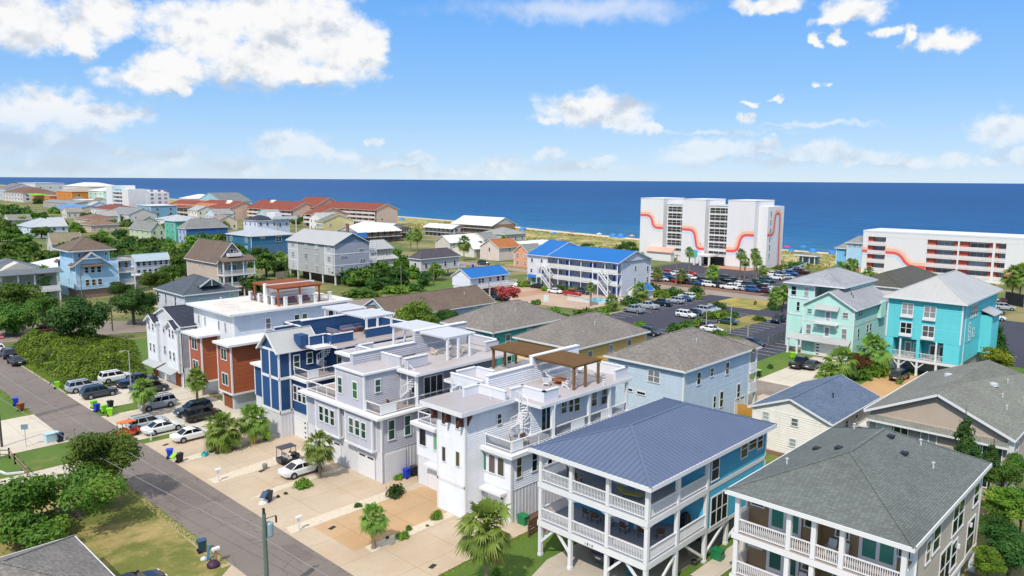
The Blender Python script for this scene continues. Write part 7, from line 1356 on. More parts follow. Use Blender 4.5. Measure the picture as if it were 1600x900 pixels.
def car(kind, color, x, y, rz, label, group=None, full=True, rims=None):
    key = (kind, color, full)
    if key not in CARP:
        b, gl, wr, wh, (l2, w, hz, tz) = car_parts(kind); o = empty('parked_car' if kind != 'pickup' else 'pickup_truck', label, {'sedan': 'car', 'suv': 'car', 'hatch': 'car', 'pickup': 'pickup truck', 'van': 'van'}[kind], (x, y, .02), rz, group)
        link('body', b.mesh('body', mat('paint', color), smooth=32), o); link('windscreen', gl['windscreen'].mesh('windscreen', G_CAR), o); link('rear_window', gl['rear_window'].mesh('rear_window', G_CAR), o)
        for q in gl['side']: link('side_window', q.mesh('side_window', G_CAR), o)
        if 'bed' in gl: link('truck_bed', gl['bed'].mesh('truck_bed', TRIM), o)
        arch = MB(); t = MB(); t.tube([(0, -.12, 0), (0, .12, 0)], wr, 16); r = MB(); r.tube([(0, -.135, 0), (0, .135, 0)], wr*.62, 10)
        tm, rm = t.mesh('wheel', TYRE), r.mesh('rim', RIM if color not in ('#22262c', '#16181b') else RIMD)
        for i, (a, c) in enumerate(wh):
            q = link('wheel', tm, o, (a, c, wr)); link('rim', rm, q) if full else None
            link('wheel_arch', MB().tube([(a, c-.09, wr+.02), (a, c+.09, wr+.02)], wr*1.17, 14).mesh('wheel_arch', TRIM), o) if full else None
        for s in (-1, 1):
            link('headlight', MB().box(l2-.16, s*w*.52, hz-.24, l2-.045, s*w*.84, hz-.12).mesh('headlight', HEAD), o); link('taillight', MB().box(-l2+.02, s*w*.55, tz-.28, -l2+.10, s*w*.86, tz-.12).mesh('taillight', TAIL), o)
        if full:
            link('number_plate', MB().box(-l2-.01, -.26, .62, -l2+.05, .26, .76).mesh('number_plate', WHITE), o)
            for s in (-1, 1): link('mirror', MB().box(SPEC[kind][4][1]-.35, s*w*.93, SPEC[kind][3], SPEC[kind][4][1]-.18, s*(w+.12), SPEC[kind][3]+.14).mesh('mirror', mat('paint', color)), o)
            if kind in ('suv', 'van'):
                for s in (-1, 1): link('roof_rail', MB().bar((SPEC[kind][4][2]+.2, s*w*.6, SPEC[kind][2]+.03), (SPEC[kind][4][3]-.2, s*w*.6, SPEC[kind][2]+.03), .04, .05).mesh('roof_rail', TRIM), o)
        CARP[key] = o; return o
    o = copy_thing(CARP[key], (x, y, .02), rz, label)
    if group: o['group'] = group
    elif 'group' in o: del o['group']
    return o
WHT, SIL, BLK, NVY, GUN, RED_, MAR, BLU, GRN, GRY = '#e8e9ea', '#a9b0b6', '#16181b', '#17263c', '#2f3a42', '#a8141c', '#4a1420', '#1f4f86', '#1d4a44', '#6d7378'
CG1 = 'vehicles parked along the street'
def dw(k, c, p, sgn, lab, off=None):        # p: street-side wheel on the near side of a car parked in a driveway
    return car(k, c, p[0]+(1.42 if off is None else off), p[1]+.84, 0 if sgn > 0 else math.pi, lab, CG1)
dw('suv', SIL, (32.81,118.81), 1, 'silver estate SUV parked at the street edge beside the thicket')
dw('suv', GUN, (33.31,114), 1, 'gunmetal SUV parked next to the silver estate SUV')
dw('suv', WHT, (38,121.22), 1, 'white SUV parked deeper in the driveway by the thicket')
dw('pickup', NVY, (39.39,116.32), 1, 'dark navy pickup half hidden by the thin trunked palm')
dw('van', GUN, (42.01,111.06), 1, 'dark grey van parked closest to the orange garage doors', -1.42)
dw('suv', '#8f99a6', (36.95,102.59), -1, 'silver blue crossover facing the street on the pale driveway')
dw('suv', SIL, (32.78,94.87), 1, 'silver SUV behind the orange buggy')
dw('sedan', WHT, (33.59,92.22), 1, 'white saloon between the silver SUV and the strip of grass')
dw('sedan', WHT, (35.03,87.11), 1, 'white saloon beside the twin palms')
dw('suv', NVY, (39.22,96.44), -1, 'navy SUV facing the street in front of the rust bays')
dw('suv', BLK, (39.14,93.56), 1, 'black SUV next to the navy SUV by the twin palms')
dw('sedan', WHT, (38.5,68.17), 1, 'white saloon under the leafy palm of the grey duplex')
dw('suv', '#3b4048', (47.34,33.81), 1, 'dark SUV parked under the blue stilt house')
dw('pickup', BLK, (122.24,50.1), 1, 'black pickup backed onto the mint house driveway'); dw('sedan', GUN, (122.86,48.28), 1, 'dark car partly hidden by the mint house palms'); dw('suv', '#22262c', (125.49,35.5), 1, 'dark SUV on the tan driveway of the turquoise house')
for k, c, p, lab in (('sedan', BLK, (31.96,142.6), 'black saloon nearest of three parked at the kerb by the thicket'), ('suv', NVY, (32.23,149.3), 'dark blue SUV in the middle of three at the kerb'), ('sedan', WHT, (32.12,155.53), 'white saloon farthest of three at the kerb')): car(k, c, p[0]-.4, p[1]+2.3, math.pi/2, lab, CG1)
car('suv', MAR, *(41.76,169.64), R_(172), 'dark red SUV on the cross street above the thicket', CG1)
car('van', WHT, *(47.27,182.43), R_(-95), 'white van facing the street beside the big oak', CG1); car('suv', WHT, *(50.58,194.66), R_(-95), 'white SUV parked behind the white van', CG1); car('suv', NVY, *(46.1,183.56), R_(-95), 'dark car beside the white van in the shade of the oaks', CG1)
car('sedan', BLK, *(18.59,57.3), R_(5), 'black car roof showing beside the grey shingle roof at the bottom', CG1)
CL = 'cars in the beach car park'
def lot(k, c, a, e, sgn, lab, grp=CL, full=True):
    x, y = (a[0]+e[0])/2, (a[1]+e[1])/2; ang = math.atan2(e[1]-a[1], e[0]-a[0]); w = .9
    return car(k, c, x-math.sin(ang)*0+.9, y, (-math.pi/2 if sgn > 0 else math.pi/2), lab, grp, full)
for (k, c, a, e, s, lab) in (('pickup', '#8f989f', (146.03,103.87), (147.83,99.1), -1, 'silver pickup nearest the pool hedge'), ('pickup', SIL, (152.9,104.78), (154.9,99.64), -1, 'silver pickup behind the one by the pool hedge'), ('pickup', NVY, (159.84,104.74), (160.58,99.98), -1, 'dark blue pickup in the row by the lawn'), ('suv', SIL, (166.13,104.24), (166.21,99.96), -1, 'silver SUV in the row by the lawn'), ('sedan', BLU, (171.14,104.5), (171.01,100.98), -1, 'blue car squeezed between silver and white SUVs'), ('suv', WHT, (174.49,105.78), (174.55,101.95), -1, 'white SUV at the far end of the lawn row'),
    ('suv', WHT, (149.5,91.62), (150.63,87.13), 1, 'white SUV heading the island row of the car park'), ('sedan', NVY, (154.27,91.65), (155.1,87.91), 1, 'navy saloon second in the island row'), ('suv', SIL, (158.23,91.43), (158.79,86.67), 1, 'silver SUV third in the island row'), ('sedan', SIL, (162.27,91.87), (162.1,87.67), 1, 'silver saloon at the far end of the island row'),
    ('sedan', GRN, (148.81,80.82), (150.1,76.46), -1, 'dark green saloon alone beside the lamp post'), ('sedan', MAR, (141.54,81.32), (141.48,77.5), 1, 'maroon car behind the pale blue house roof'), ('sedan', WHT, (138.81,78.23), (139.2,75.06), 1, 'white car just behind the maroon car'), ('sedan', NVY, (133.79,66.64), (132.19,62.72), 1, 'dark blue car by the wooden post behind the pale blue roof'), ('suv', GUN, (124.28,84.35), (129.94,83.23), 1, 'dark car showing between the yellow house roof and the pale blue roof')): lot(k, c, a, e, s, lab)
car('suv', NVY, 160.38, 71.64, math.pi, 'dark blue SUV driving across the open tarmac', CL)
HL = 'cars in front of the striped hotel'
cols = dict(k=BLK, s=SIL, w=WHT, r=RED_, g=GRN, b=BLU, n=NVY, m=MAR, d=GUN)
names = {BLK: 'black', SIL: 'silver', WHT: 'white', RED_: 'red', GRN: 'dark green', BLU: 'blue', NVY: 'navy', MAR: 'maroon', GUN: 'dark grey'}
rows = [('front row of hotel cars', [(0,200.71,133.02),(1,199.87,129.61),(2,201.63,127.95),(0,202.22,125.31),(3,201.37,122.06),(0,201.82,119.64),(4,200.99,116.51),(5,200.94,113.68),(2,200.62,111.16),(6,200.91,109.02),(0,200.93,107.17),(2,200.01,104.43),(2,200.44,102.25),(1,200.26,99.79),(5,200.22,97.24),(7,200.9,94.89),(2,202.5,91.68),(0,202.64,89.88),(2,203.03,87.85)]),
        ('second row of hotel cars', [(2,213.14,141.59),(6,214.81,137.64),(3,218.53,136.52),(2,215.6,132.23),(0,216.14,129.43),(3,220.84,129.6),(0,219,117.84),(6,217.62,114.87),(0,215.18,110.96),(4,220.06,104.31),(0,223.09,103.46),(2,230.94,104.38)]),
        ('third row of hotel cars', [(6,206.88,135.92),(0,207.47,133.14),(5,207.9,130.53),(1,208.62,127.67),(7,208.89,125.27),(2,210.83,123.43),(0,208.8,119.07),(6,207.87,115.89),(5,208.28,113.5),(0,207.8,110.04),(2,208.73,105.31),(6,207.98,102.28),(0,208.65,99.8),(1,209.31,97.35)]),
        ('right wing of the hotel car park', [(2,237.42,109.34),(5,242.45,109.23),(0,237,105.22),(2,247.46,109.27),(5,245.46,106.38),(6,251.97,107.45),(7,251.65,105.32),(0,256.59,110.6),(3,214.47,90.61),(1,235.21,102.5)])]
ci = [BLK, SIL, WHT, RED_, GRN, BLU, GUN, MAR]
for rn_, lst in rows:
    for i, (c, x, y) in enumerate(sorted(lst, key=lambda q: -q[2]+q[0]*.0)):
        col = ci[c]; k = ['suv', 'sedan', 'hatch', 'suv', 'pickup'][(i*7+c) % 5]
        car(k, col, x, y, -math.pi/2 if i % 3 else math.pi/2, f'{names[col]} {"pickup" if k == "pickup" else "car"}, {ORD[i]} from the left in the {rn_}', HL, False)
ML = 'cars at the blue roofed motel'
lot('sedan', BLK, (160,146.23), (161.17,143.31), -1, 'black saloon by the motel office', ML); lot('sedan', WHT, (156.27,136.8), (156.97,132.04), 1, 'white saloon under the motel stairs', ML); lot('pickup', RED_, (156.33,131.04), (156.81,125.85), 1, 'bright red pickup beside the motel pool fence', ML); lot('pickup', GUN, (161.35,131.1), (161.39,126.19), 1, 'dark pickup behind the bright red pickup', ML)
car('suv', NVY, *(138.09,136.32), R_(-80), 'navy SUV parked by the red flowering tree'); car('suv', GRN, *(191.78,198.31), R_(-60), 'green off-roader by the charcoal roofed house'); car('suv', NVY, *(123.09,306.15), R_(-70), 'dark car under the trees behind the pale building')
EL = 'cars at the right edge lot'
for c, k, p, lab in ((MAR, 'sedan', (228.96,41.5), 'maroon car below the dark fence at the right edge'), (SIL, 'suv', (216.9,39.58), 'silver SUV beside the maroon car at the right edge'), ('#3a3148', 'sedan', (208.64,40.07), 'purple grey car right of the turquoise house'), (WHT, 'van', (198.54,38.26), 'white van right of the turquoise house bay')): car(k, c, p[0], p[1], R_(-70), lab, EL)
# --- golf cart, orange buggy, motorcycles
def cart(name, lab, x, y, rz, body, roof, seat):
    o = empty(name, lab, 'golf cart', (x, y, .02), rz)
    link('body', MB().box(-1.15, -.55, .3, 1.1, .55, .5).box(.75, -.55, .5, 1.15, .55, .85).box(-1.15, -.55, .5, -.35, .55, .72).mesh('body', body), o)
    link('roof', MB().box(-1.1, -.62, 1.82, .75, .62, 1.9).mesh('roof', roof), o)
    for a, c in ((-1.05, -.55), (-1.05, .55), (.7, -.55), (.7, .55)): link('roof_post', MB().bar((a, c, .5), (a*.95, c, 1.83), .05).mesh('roof_post', TRIM), o)
    link('seat', MB().box(-.35, -.52, .5, .2, .52, .72).box(-.42, -.52, .72, -.3, .52, 1.15).mesh('seat', seat), o); link('steering_wheel', MB().tube([(.55, .25, .85), (.4, .25, 1.05)], .03, 6).tube([(.42, .25, 1.02), (.4, .25, 1.05)], .17, 10).mesh('steering_wheel', TRIM), o)
    t = MB().tube([(0, -.1, 0), (0, .1, 0)], .24, 12).mesh('wheel', TYRE)
    for a, c in ((-.8, -.52), (-.8, .52), (.8, -.52), (.8, .52)): link('wheel', t, o, (a, c, .24))
    return o
p = (39.93,72.02); cart('golf_cart', 'black golf cart with grey canopy beside the white saloon', p[0]+.6, p[1]+.9, .0, mat('paint', '#1c2233'), mat('plain', '#4a4e5a'), mat('plain', '#d9d4c8'))
p = (31.2,93.65); cart('beach_buggy', 'bright orange beach buggy with orange canopy', p[0]+.2, p[1]+.6, .2, mat('paint', '#e8581c'), mat('plain', '#f2703a'), mat('plain', '#d9521c'))
p = (198.4,186.46); cart('golf_cart', 'pale golf cart parked by the peach house', p[0], p[1], -1.2, mat('paint', '#b5a890'), mat('plain', '#8d8a80'), mat('plain', '#b0a080'))
def bike(lab, x, y, rz, c):
    o = empty('motorcycle', lab, 'motorcycle', (x, y, .02), rz, 'motorcycles'); link('frame', MB().bar((-.5, 0, .55), (.5, 0, .6), .22, .3).bar((.4, 0, .6), (.72, 0, .3), .08).bar((.35, -.3, 1.0), (.35, .3, 1.0), .05).bar((.5, 0, .6), (.35, 0, 1.0), .07).mesh('frame', mat('paint', c)), o); link('saddle', MB().box(-.7, -.16, .72, .1, .16, .84).mesh('saddle', TRIM), o)
    for a in (-.7, .72): link('wheel', MB().tube([(a, -.07, .3), (a, .07, .3)], .3, 14).mesh('wheel', TYRE), o)
for i, (p, c, lab) in enumerate((((174.31,77.06), BLK, 'black motorcycle in the bay by the palm cluster'), ((249.76,102.33), MAR, 'maroon motorcycle at the far end of the hotel car park'), ((37.67,117.8), BLK, 'black motorcycle between the white SUV and the gunmetal SUV'), ((179.47,86.47), BLK, 'left motorcycle on the car park island'))): bike(lab, p[0], p[1], .3+i, c)

# ---------------------------------------------------------------- bins, boxes, poles, fences, furniture
def wheelie(lab, x, y, body, lid, rz=0, tilt=False):
    if ('bin', body, lid, tilt) not in CARP:
        o = empty('wheeled_bin', lab, 'bin', (x, y, 0), rz, 'wheeled bins'); b = MB(); b.loft([[(-.24, -.22, .06), (.22, -.22, .06), (.22, .22, .06), (-.24, .22, .06)], [(-.30, -.27, .7), (.30, -.27, .7), (.30, .27, .7), (-.30, .27, .7)], [(-.33, -.29, 1.0), (.33, -.29, 1.0), (.33, .29, 1.0), (-.33, .29, 1.0)]]).box(-.36, -.31, .97, .36, .31, 1.03).bar((-.4, -.2, .98), (-.4, .2, .98), .05)
        link('body', b.mesh('body', mat('plain', body, .4)), o); l = link('lid', MB().loft([[(-.37, -.32, 1.035), (.38, -.32, 1.035), (.38, .32, 1.035), (-.37, .32, 1.035)], [(-.33, -.26, 1.12), (.28, -.26, 1.10), (.28, .26, 1.10), (-.33, .26, 1.12)]]).mesh('lid', mat('plain', lid, .4)), o)
        if tilt: l.rotation_euler = (0, R_(-38), 0); l.location = (-.05, 0, .12)
        for s in (-1, 1): link('wheel', MB().tube([(-.28, s*.25-.03, .12), (-.28, s*.25+.03, .12)], .12, 10).mesh('wheel', TYRE), o)
        CARP[('bin', body, lid, tilt)] = o; return o
    return copy_thing(CARP[('bin', body, lid, tilt)], (x, y, 0), rz, lab)
LIM, BLB, DKB, SLT = '#8fd61e', '#1f3fc4', '#1e2a3f', '#3c5670'
for p, b_, l_, lab, t in (((31.79,123.65), LIM, BLK, 'lime green bin with open black lid at the edge of the thicket', True), ((32.29,109.28), LIM, LIM, 'lime bin behind the blue bin at the kerb', False), ((32.1,107.45), BLB, BLB, 'blue bin in the row of lime bins at the kerb', False), ((32.57,106.19), LIM, LIM, 'lime bin in the middle of the kerb row', False), ((33.86,107.71), DKB, BLK, 'dark bin behind the kerb row of lime bins', False), ((32.62,104.2), LIM, LIM, 'lime bin at the right end of the kerb row', False),
    ((25.22,118.01), BLB, BLB, 'blue bin across the street on the left lawn', False), ((25.08,114.88), '#8f4a22', '#a05a2c', 'brown bin beside the blue bin on the left lawn', False), ((25.09,97.89), DKB, DKB, 'dark navy bin at the corner of the left lawn', False), ((31.94,83.32), BLB, BLB, 'blue bin next to the overfilled black bin', False), ((32.21,81.41), BLK, LIM, 'black bin topped with a lime green lid', True), ((33.98,65.09), DKB, SLT, 'slate lidded bin tipped open on the grey driveway', True), ((42.52,81.31), LIM, BLK, 'lime bin against the navy duplex', False), ((46.96,60.1), BLB, BLB, 'blue bin beside the grey duplex', False), ((47.92,60.12), '#32363a', '#3a4046', 'charcoal bin beside the blue bin of the grey duplex', False), ((25.06,59.8), '#2c4658', SLT, 'slate blue bin by the street on the dry lawn', False), ((128.76,54.57), LIM, LIM, 'lime bin by the mint house porch', False), ((112.79,53.05), '#23301c', LIM, 'black bin with lime lid on the lawn behind the pale blue house', False), ((133.17,37.46), BLB, BLB, 'blue bin under the turquoise house', False), ((183.27,195.08), BLB, BLB, 'blue bin by the cross street', False)): wheelie(lab, p[0], p[1], b_, l_, random.uniform(-.5, .5), t)
p = (24.41,98.88); single('storage_box', MB().box(-.7, -.45, 0, .7, .45, .95).box(-.74, -.49, .95, .74, .49, 1.03), mat('plain', '#b9d3dc', .4), 'pale blue white box beside the dark navy bin', 'box', (p[0], p[1], 0), .1)
p = (34.99,81.37); single('crate', MB().box(-.35, -.25, 0, .35, .25, .04).box(-.35, -.25, .04, -.31, .25, .4).box(.31, -.25, .04, .35, .25, .4).box(-.31, -.25, .04, .31, -.21, .4).box(-.31, .21, .04, .31, .25, .4), mat('plain', '#4ab5bb', .4), 'turquoise crate lying on the driveway', 'crate', (p[0], p[1], 0), .6)
def blob(lab, name, cat, p, r, m, seed):
    rng = random.Random(seed); b = MB(); rings = []
    for k in range(5):
        t = k/4; z = r*.9*t; q = r*math.sqrt(max(.02, 1-(t*1.02)**2)); rings.append([(q*math.cos(a*.785)*rng.uniform(.8, 1.15), q*math.sin(a*.785)*rng.uniform(.8, 1.15), z) for a in range(8)])
    b.loft(rings); return single(name, b, m, lab, cat, (p[0], p[1], 0), 0, smooth=60)
blob('white rubbish bag left of the tipped open bin', 'rubbish_bag', 'rubbish bag', (33.57,65.08), .4, WHITE, 1); blob('small white rubbish bag in front of the tipped bin', 'rubbish_bag', 'rubbish bag', (33.21,65.03), .3, WHITE, 2); blob('maroon cushion in the pile under the white mailbox', 'cushion', 'cushion', (24.66,56.89), .55, mat('plain', '#3b1c3a'), 3); blob('white bundle in the pile beside the slate bin', 'bundle', 'bundle', (24.61,58.42), .3, GREYW, 4)
p = (24.86,58.16); single('folded_chair', MB().bar((0, 0, 0), (.1, .1, 1.2), .35, .06).bar((.2, -.2, 0), (.3, 0, 1.0), .05).bar((-.2, -.1, 0), (.1, .2, 1.1), .05), mat('plain', '#4f86a8'), 'pale blue folded chair in the pile by the mailbox', 'folded chair', (p[0], p[1], 0))
def mailbox(lab, p, pole, h=1.15):
    o = empty('mailbox', lab, 'mailbox', (p[0], p[1], 0)); link('post', MB().box(-.07, -.07, 0, .07, .07, h).mesh('post', pole), o); b = MB(); n = 8
    b.loft([[(x, .14*math.cos(a*math.pi/n), h+.02+(.14*math.sin(a*math.pi/n))+.1) for a in range(n+1)]+[(x, -.14, h), (x, .14, h)] for x in (-.3, .3)]); link('box', b.mesh('box', WHITE), o); link('flag', MB().box(-.05, .145, h+.05, .2, .165, h+.2).mesh('flag', mat('plain', '#aa3333')), o)
mailbox('white mailbox on a white post opposite the fallen crate', (32.75,73.26), WHITE); mailbox('white mailbox at the end of the shell bed', (32.75,57.48), WHITE); mailbox('white mailbox on a tan post by the slate bin', (25.02,57.1), mat('wood', '#b58a62')); mailbox('white mailbox post on the grass by the white saloons', (32.73,90.83), WHITE, .9)
p = (41.76,80.5); 
p = (37.76,72.9); single('planter_urn', MB().tube([(0, 0, 0), (0, 0, .15), (0, 0, .5), (0, 0, .6)], [.16, .24, .28, .25], 12), mat('concrete', '#8a857c'), 'small round stone planter on the driveway strip', 'planter', (p[0], p[1], 0))
for p, lab in (((47.8,44.2), 'green utility box beside the white duplex'), ((54.36,28.32), 'green utility box on the lawn by the taupe house')): single('utility_box', MB().box(-.35, -.45, 0, .35, .45, .75).box(-.4, -.5, .75, .4, .5, .85), mat('plain', '#1f7a4c', .4), lab, 'utility box', (p[0], p[1], 0), 0, 'green utility boxes')
# --- poles and wires
WOODP = mat('wood', '#7d776c'); ALU = mat('metal', '#a9adae')
def pole(lab, p, h, m=WOODP, r=.14, name='utility_pole', cat='utility pole', arm=False, lamp=None, group=None):
    o = empty(name, lab, cat, (p[0], p[1], 0), 0, group); link('post', MB().tube([(0, 0, -.3), (0, 0, h)], [r, r*.72], 8).mesh('post', m), o)
    if arm: link('crossarm', MB().box(-.08, -1.0, h-.55, .08, 1.0, h-.4).mesh('crossarm', m), o)
    if lamp:
        link('lamp_arm', MB().tube([(0, 0, h-.1), (lamp[0]*.6, lamp[1]*.6, h+.15), (lamp[0], lamp[1], h+.05)], .04, 6).mesh('lamp_arm', ALU), o); link('lamp_head', MB().box(lamp[0]-.3, lamp[1]-.15, h-.08, lamp[0]+.3, lamp[1]+.15, h+.08).mesh('lamp_head', ALU), o)
    return o
o = pole('weathered utility pole with grey transformer in the foreground', (25.1, 48.9), 6.9, mat('wood', '#5f7266'), .2)
link('transformer', MB().tube([(.42, 0, 5.0), (.42, 0, 5.1), (.42, 0, 6.0), (.42, 0, 6.1)], [.22, .27, .27, .2], 12).mesh('transformer', mat('plain', '#8fa7b0', .4)), o); link('pole_cap', MB().box(-.07, -.1, 6.9, .05, .1, 7.3).mesh('pole_cap', DARK), o); link('insulator', MB().tube([(1.05, .2, 5.8), (1.05, .2, 6.3)], .07, 6).bar((.1, .1, 6.4), (1.05, .2, 6.35), .04).mesh('insulator', DARK), o)
def wire(lab, p, q, sag, r=.022, m=None):
    p, q = Vector(p), Vector(q); pts = [p.lerp(q, i/14)+Vector((0, 0, -sag*4*(i/14)*(1-i/14))) for i in range(15)]
    single('power_line', MB().tube(pts, r, 4), m or mat('plain', '#8d8f92'), lab, 'wire', group='overhead wires')
wire('upper pale wire running up the street from the transformer pole', (25.1, 48.9, 5.6), (20.5, 160, 8.2), .9); wire('lower pale wire running up the street from the transformer pole', (25.1, 48.9, 4.7), (19.8, 100.8, 6.0), .5); wire('short wire leaving the transformer pole to the bottom right', (25.1, 48.9, 5.0), (27.5, 20, 6.0), .8)
pole('dark wooden pole at the left edge by the pale driveway', (19.79,100.76), 6.2, mat('wood', '#4c463e')); pole('street light on a thin pole between the parked cars', (39.33,115.65), 5.8, ALU, .1, 'street_lamp', 'street lamp', lamp=(-.9, .2)); pole('thin pole in front of the light blue towered house', (61.6,211.42), 8.2, WOODP, .12); pole('dark bare pole at the bend of the cross street', (52.76,163.37), 7.0, mat('wood', '#5b5248'), .14)
pole('pole with wires in the trees before the grey stilt houses', (134.79,173.92), 6.5); pole('pole beside the charcoal roofed house', (143.39,169.45), 6); pole('pole in front of the blue roofed cottage', (139.61,142.38), 6, WOODP, .1); pole('yellowish pole behind the pale blue building', (97.81,245.63), 7)
for p, h, lab in (((141.8,73.43), 5.9, 'tall pale lamp post in the middle of the car park'), ((139.99,78.01), 4.0, 'shorter pale post by the maroon car'), ((140.19,108.93), 5.0, 'slim pole beside the pool hedge')): pole(lab, p, h, mat('plain', '#bdbab0'), .1, 'lamp_post', 'lamp post', lamp=(-.5, .5))
pole('short thick wooden post behind the pale blue roof', (135.04,66.22), 4.2, mat('wood', '#a09a8a'), .2, 'post', 'post'); pole('utility pole in front of the left hotel tower', (194.46,118.91), 9.6, WOODP, .16, arm=True); pole('tall street light between the two hotels', (209.92,93.18), 9.8, WOODP, .15, 'street_lamp', 'street lamp', lamp=(1.6, -1.6))
def sign(lab, p, h, w, hh, m, rz, text=None, tm=None, name='sign', oct_=False, ts=.2):
    o = empty(name, lab, 'sign', (p[0], p[1], 0), rz); link('post', MB().box(-.03, -.03, 0, .03, .03, h).mesh('post', ALU), o)
    if oct_: pts = [(w*math.cos(R_(22.5+45*i)), -.05, h+w*math.sin(R_(22.5+45*i))) for i in range(8)]
    else: pts = [(-w, -.05, h), (w, -.05, h), (w, -.05, h+hh), (-w, -.05, h+hh)]
    f = link('panel', MB().ext(pts, (0, .02, 0)).mesh('panel', m), o)
    if text: lettering(text, ts, (0, -.055, h-(ts*.35 if oct_ else -hh*.3)), (math.pi/2, 0, 0), tm, f, (0, 0, 0), 'lettering')
    return o
sign('red octagonal stop sign at the left edge', (32.87,159.82), 2.2, .42, 0, mat('plain', '#b3202a', .4), R_(-25), 'STOP', WHITE, 'stop_sign', True, .3); sign('green street name sign beyond the stop sign', (37.18,175.91), 3.2, .6, .3, mat('plain', '#1f8a5c', .4), R_(-25)); sign('blank grey blue sign on a post by the pale driveway', (21.75,98.78), 2.1, .35, .6, mat('plain', '#7f99a6', .4), R_(-30)); sign('white motel sign behind the tan roof', (133.42,116.71), 2.4, .6, 1.6, WHITE, R_(-60))
# --- fences
def fence(lab, pts, h, m, st='board', name='fence', post=2.4, group=None):
    o = empty(name, lab, 'fence', (pts[0][0], pts[0][1], 0), 0, group); off = (pts[0][0], pts[0][1], 0); rng = random.Random(4)
    for a, c in zip(pts[:-1], pts[1:]):
        p, q = Vector((*a, 0)), Vector((*c, 0)); L = (q-p).length; n = max(1, round(L/post))
        for i in range(n+1):
            t = p.lerp(q, i/n); link('post', MB().box(t.x-.07, t.y-.07, 0, t.x+.07, t.y+.07, h+.08).mesh('post', m, off=off), o)
        b = MB()
        if st == 'board':
            k = int(L/.16)
            for i in range(k): s, e = p.lerp(q, i/k), p.lerp(q, (i+.88)/k); hh = h*rng.uniform(.96, 1.02); b.bar((s.x, s.y, hh/2), (e.x, e.y, hh/2), .025, hh)
        elif st == 'slat':
            for i in range(5): z = h*(i+.5)/5; b.bar((p.x, p.y, z), (q.x, q.y, z), .04, h/5*.78)
        else:
            for z in (h*.4, h*.85): b.bar((p.x, p.y, z), (q.x, q.y, z), .06, .12)
        link('rail' if st == 'rail' else 'boards', b.mesh('boards', m, off=off), o)
FW = mat('wood', '#6f665c'); fence('weathered picket fence behind the crape myrtle', [(13.74,73.88), (20.44,74.19)], 1.5, FW); fence('split rail fence around the sandy bed at the left edge', [(18.7,96.66), (19.45,95.91), (19.43,93.48), (19.36,88.46)], 1.1, mat('wood', '#8f8168'), 'rail'); fence('brown slatted gate between the two pale duplexes', [(47.38,58.71), (48.55,58.99)], 1.7, mat('wood', '#9a6b36'), 'slat'); fence('brown slatted fence beside the blue porch', [(46.2,42.09), (47.88,42.31)], 1.5, mat('wood', '#6e5340'), 'slat'); fence('golden wooden fence behind the cream house', [(91.93,46.39), (92.19,43.77)], 1.5, mat('wood', '#c08a3a'))
fence('grey board fence left of the mint house', [(135.16,62.11), (149.97,63.6)], 1.8, mat('wood', '#777a80')); fence('weathered fence beside the tall grey house', [(117.36,214.07), (125.2,215.31)], 2.2, mat('wood', '#a49a8c')); fence('dark screen fence at the right edge lot', [(228.72,41.73), (224.89,37.12)], 3.2, mat('plain', '#23252d')); fence('long pale fence beside the hotel car park', [(240.08,106.83), (276.55,113.52)], 1.6, mat('plain', '#c3ccd2')); fence('dune crossing handrail above the motel', [(290.98,248.69), (303.19,243.17)], 1.2, mat('wood', '#8a7860'), 'rail'); fence('low rail on the left lawn below the narrow path', [(16.21,85.2), (17.38,85.12)], 1.0, mat('wood', '#5b4a3a'), 'rail')
b_ = MB(); q = [(17.67,91.9),(17.96,90.61),(19.41,89.89)]
single('bed_edging', MB().bar((*q[0], .1), (*q[1], .1), .15, .2).bar((*q[1], .1), (*q[2], .1), .15, .2), WHITE, 'white edging around the sandy bed at the left edge', 'garden edging')
# --- outdoor chairs and tables
def adirondack(m):
    o = empty('garden_chair', 'x', 'chair', (0, 0, -50)); s = MB()
    for i in range(5): t = i/4; s.bar((.38-.62*t, -.27, .40-.14*t), (.38-.62*t, .27, .40-.14*t), .12, .025)
    link('seat', s.mesh('seat', m), o); k = MB()
    for i in range(5): y = -.24+.12*i; k.bar((-.2, y*.8, .25), (-.52, y*1.15, 1.0-.06*abs(i-2)), .1, .025, upv=(1, 0, 0))
    link('backrest', k.mesh('backrest', m), o)
    for s_ in (-1, 1): link('armrest', MB().box(-.3, s_*.33-.07, .56, .42, s_*.33+.07, .59).mesh('armrest', m), o); link('leg', MB().box(.32, s_*.3-.04, 0, .42, s_*.3+.04, .56).mesh('leg', m), o); link('leg', MB().bar((.3, s_*.3, .35), (-.5, s_*.3, .03), .04, .12).mesh('leg', m), o)
    return o
def sidechair(m, cm):
    o = empty('porch_chair', 'x', 'chair', (0, 0, -50)); link('seat', MB().box(-.25, -.27, .40, .27, .27, .48).mesh('seat', cm), o); link('backrest', MB().bar((-.25, 0, .45), (-.36, 0, 1.0), .05, .54, upv=(0, 1, 0)).mesh('backrest', m), o)
    for a, c in ((-.24, -.26), (-.24, .26), (.24, -.26), (.24, .26)): link('leg', MB().box(a-.025, c-.025, 0, a+.025, c+.025, .4).mesh('leg', m), o)
    for s_ in (-1, 1): link('armrest', MB().box(-.28, s_*.28-.03, .62, .26, s_*.28+.03, .65).mesh('armrest', m), o)
    return o
def put(pr, first, x, y, z, rz, lab, grp):
    o = pr if not first else copy_thing(pr, (x, y, z), rz, lab)
    o.location = (x, y, z); o.rotation_euler = (0, 0, rz); o['label'] = lab; o['group'] = grp; return o
A1 = adirondack(WHITE); A2 = adirondack(mat('plain', '#e3d7bf')); S1 = sidechair(mat('wood', '#5a3f30'), mat('plain', '#cfc6bb'))
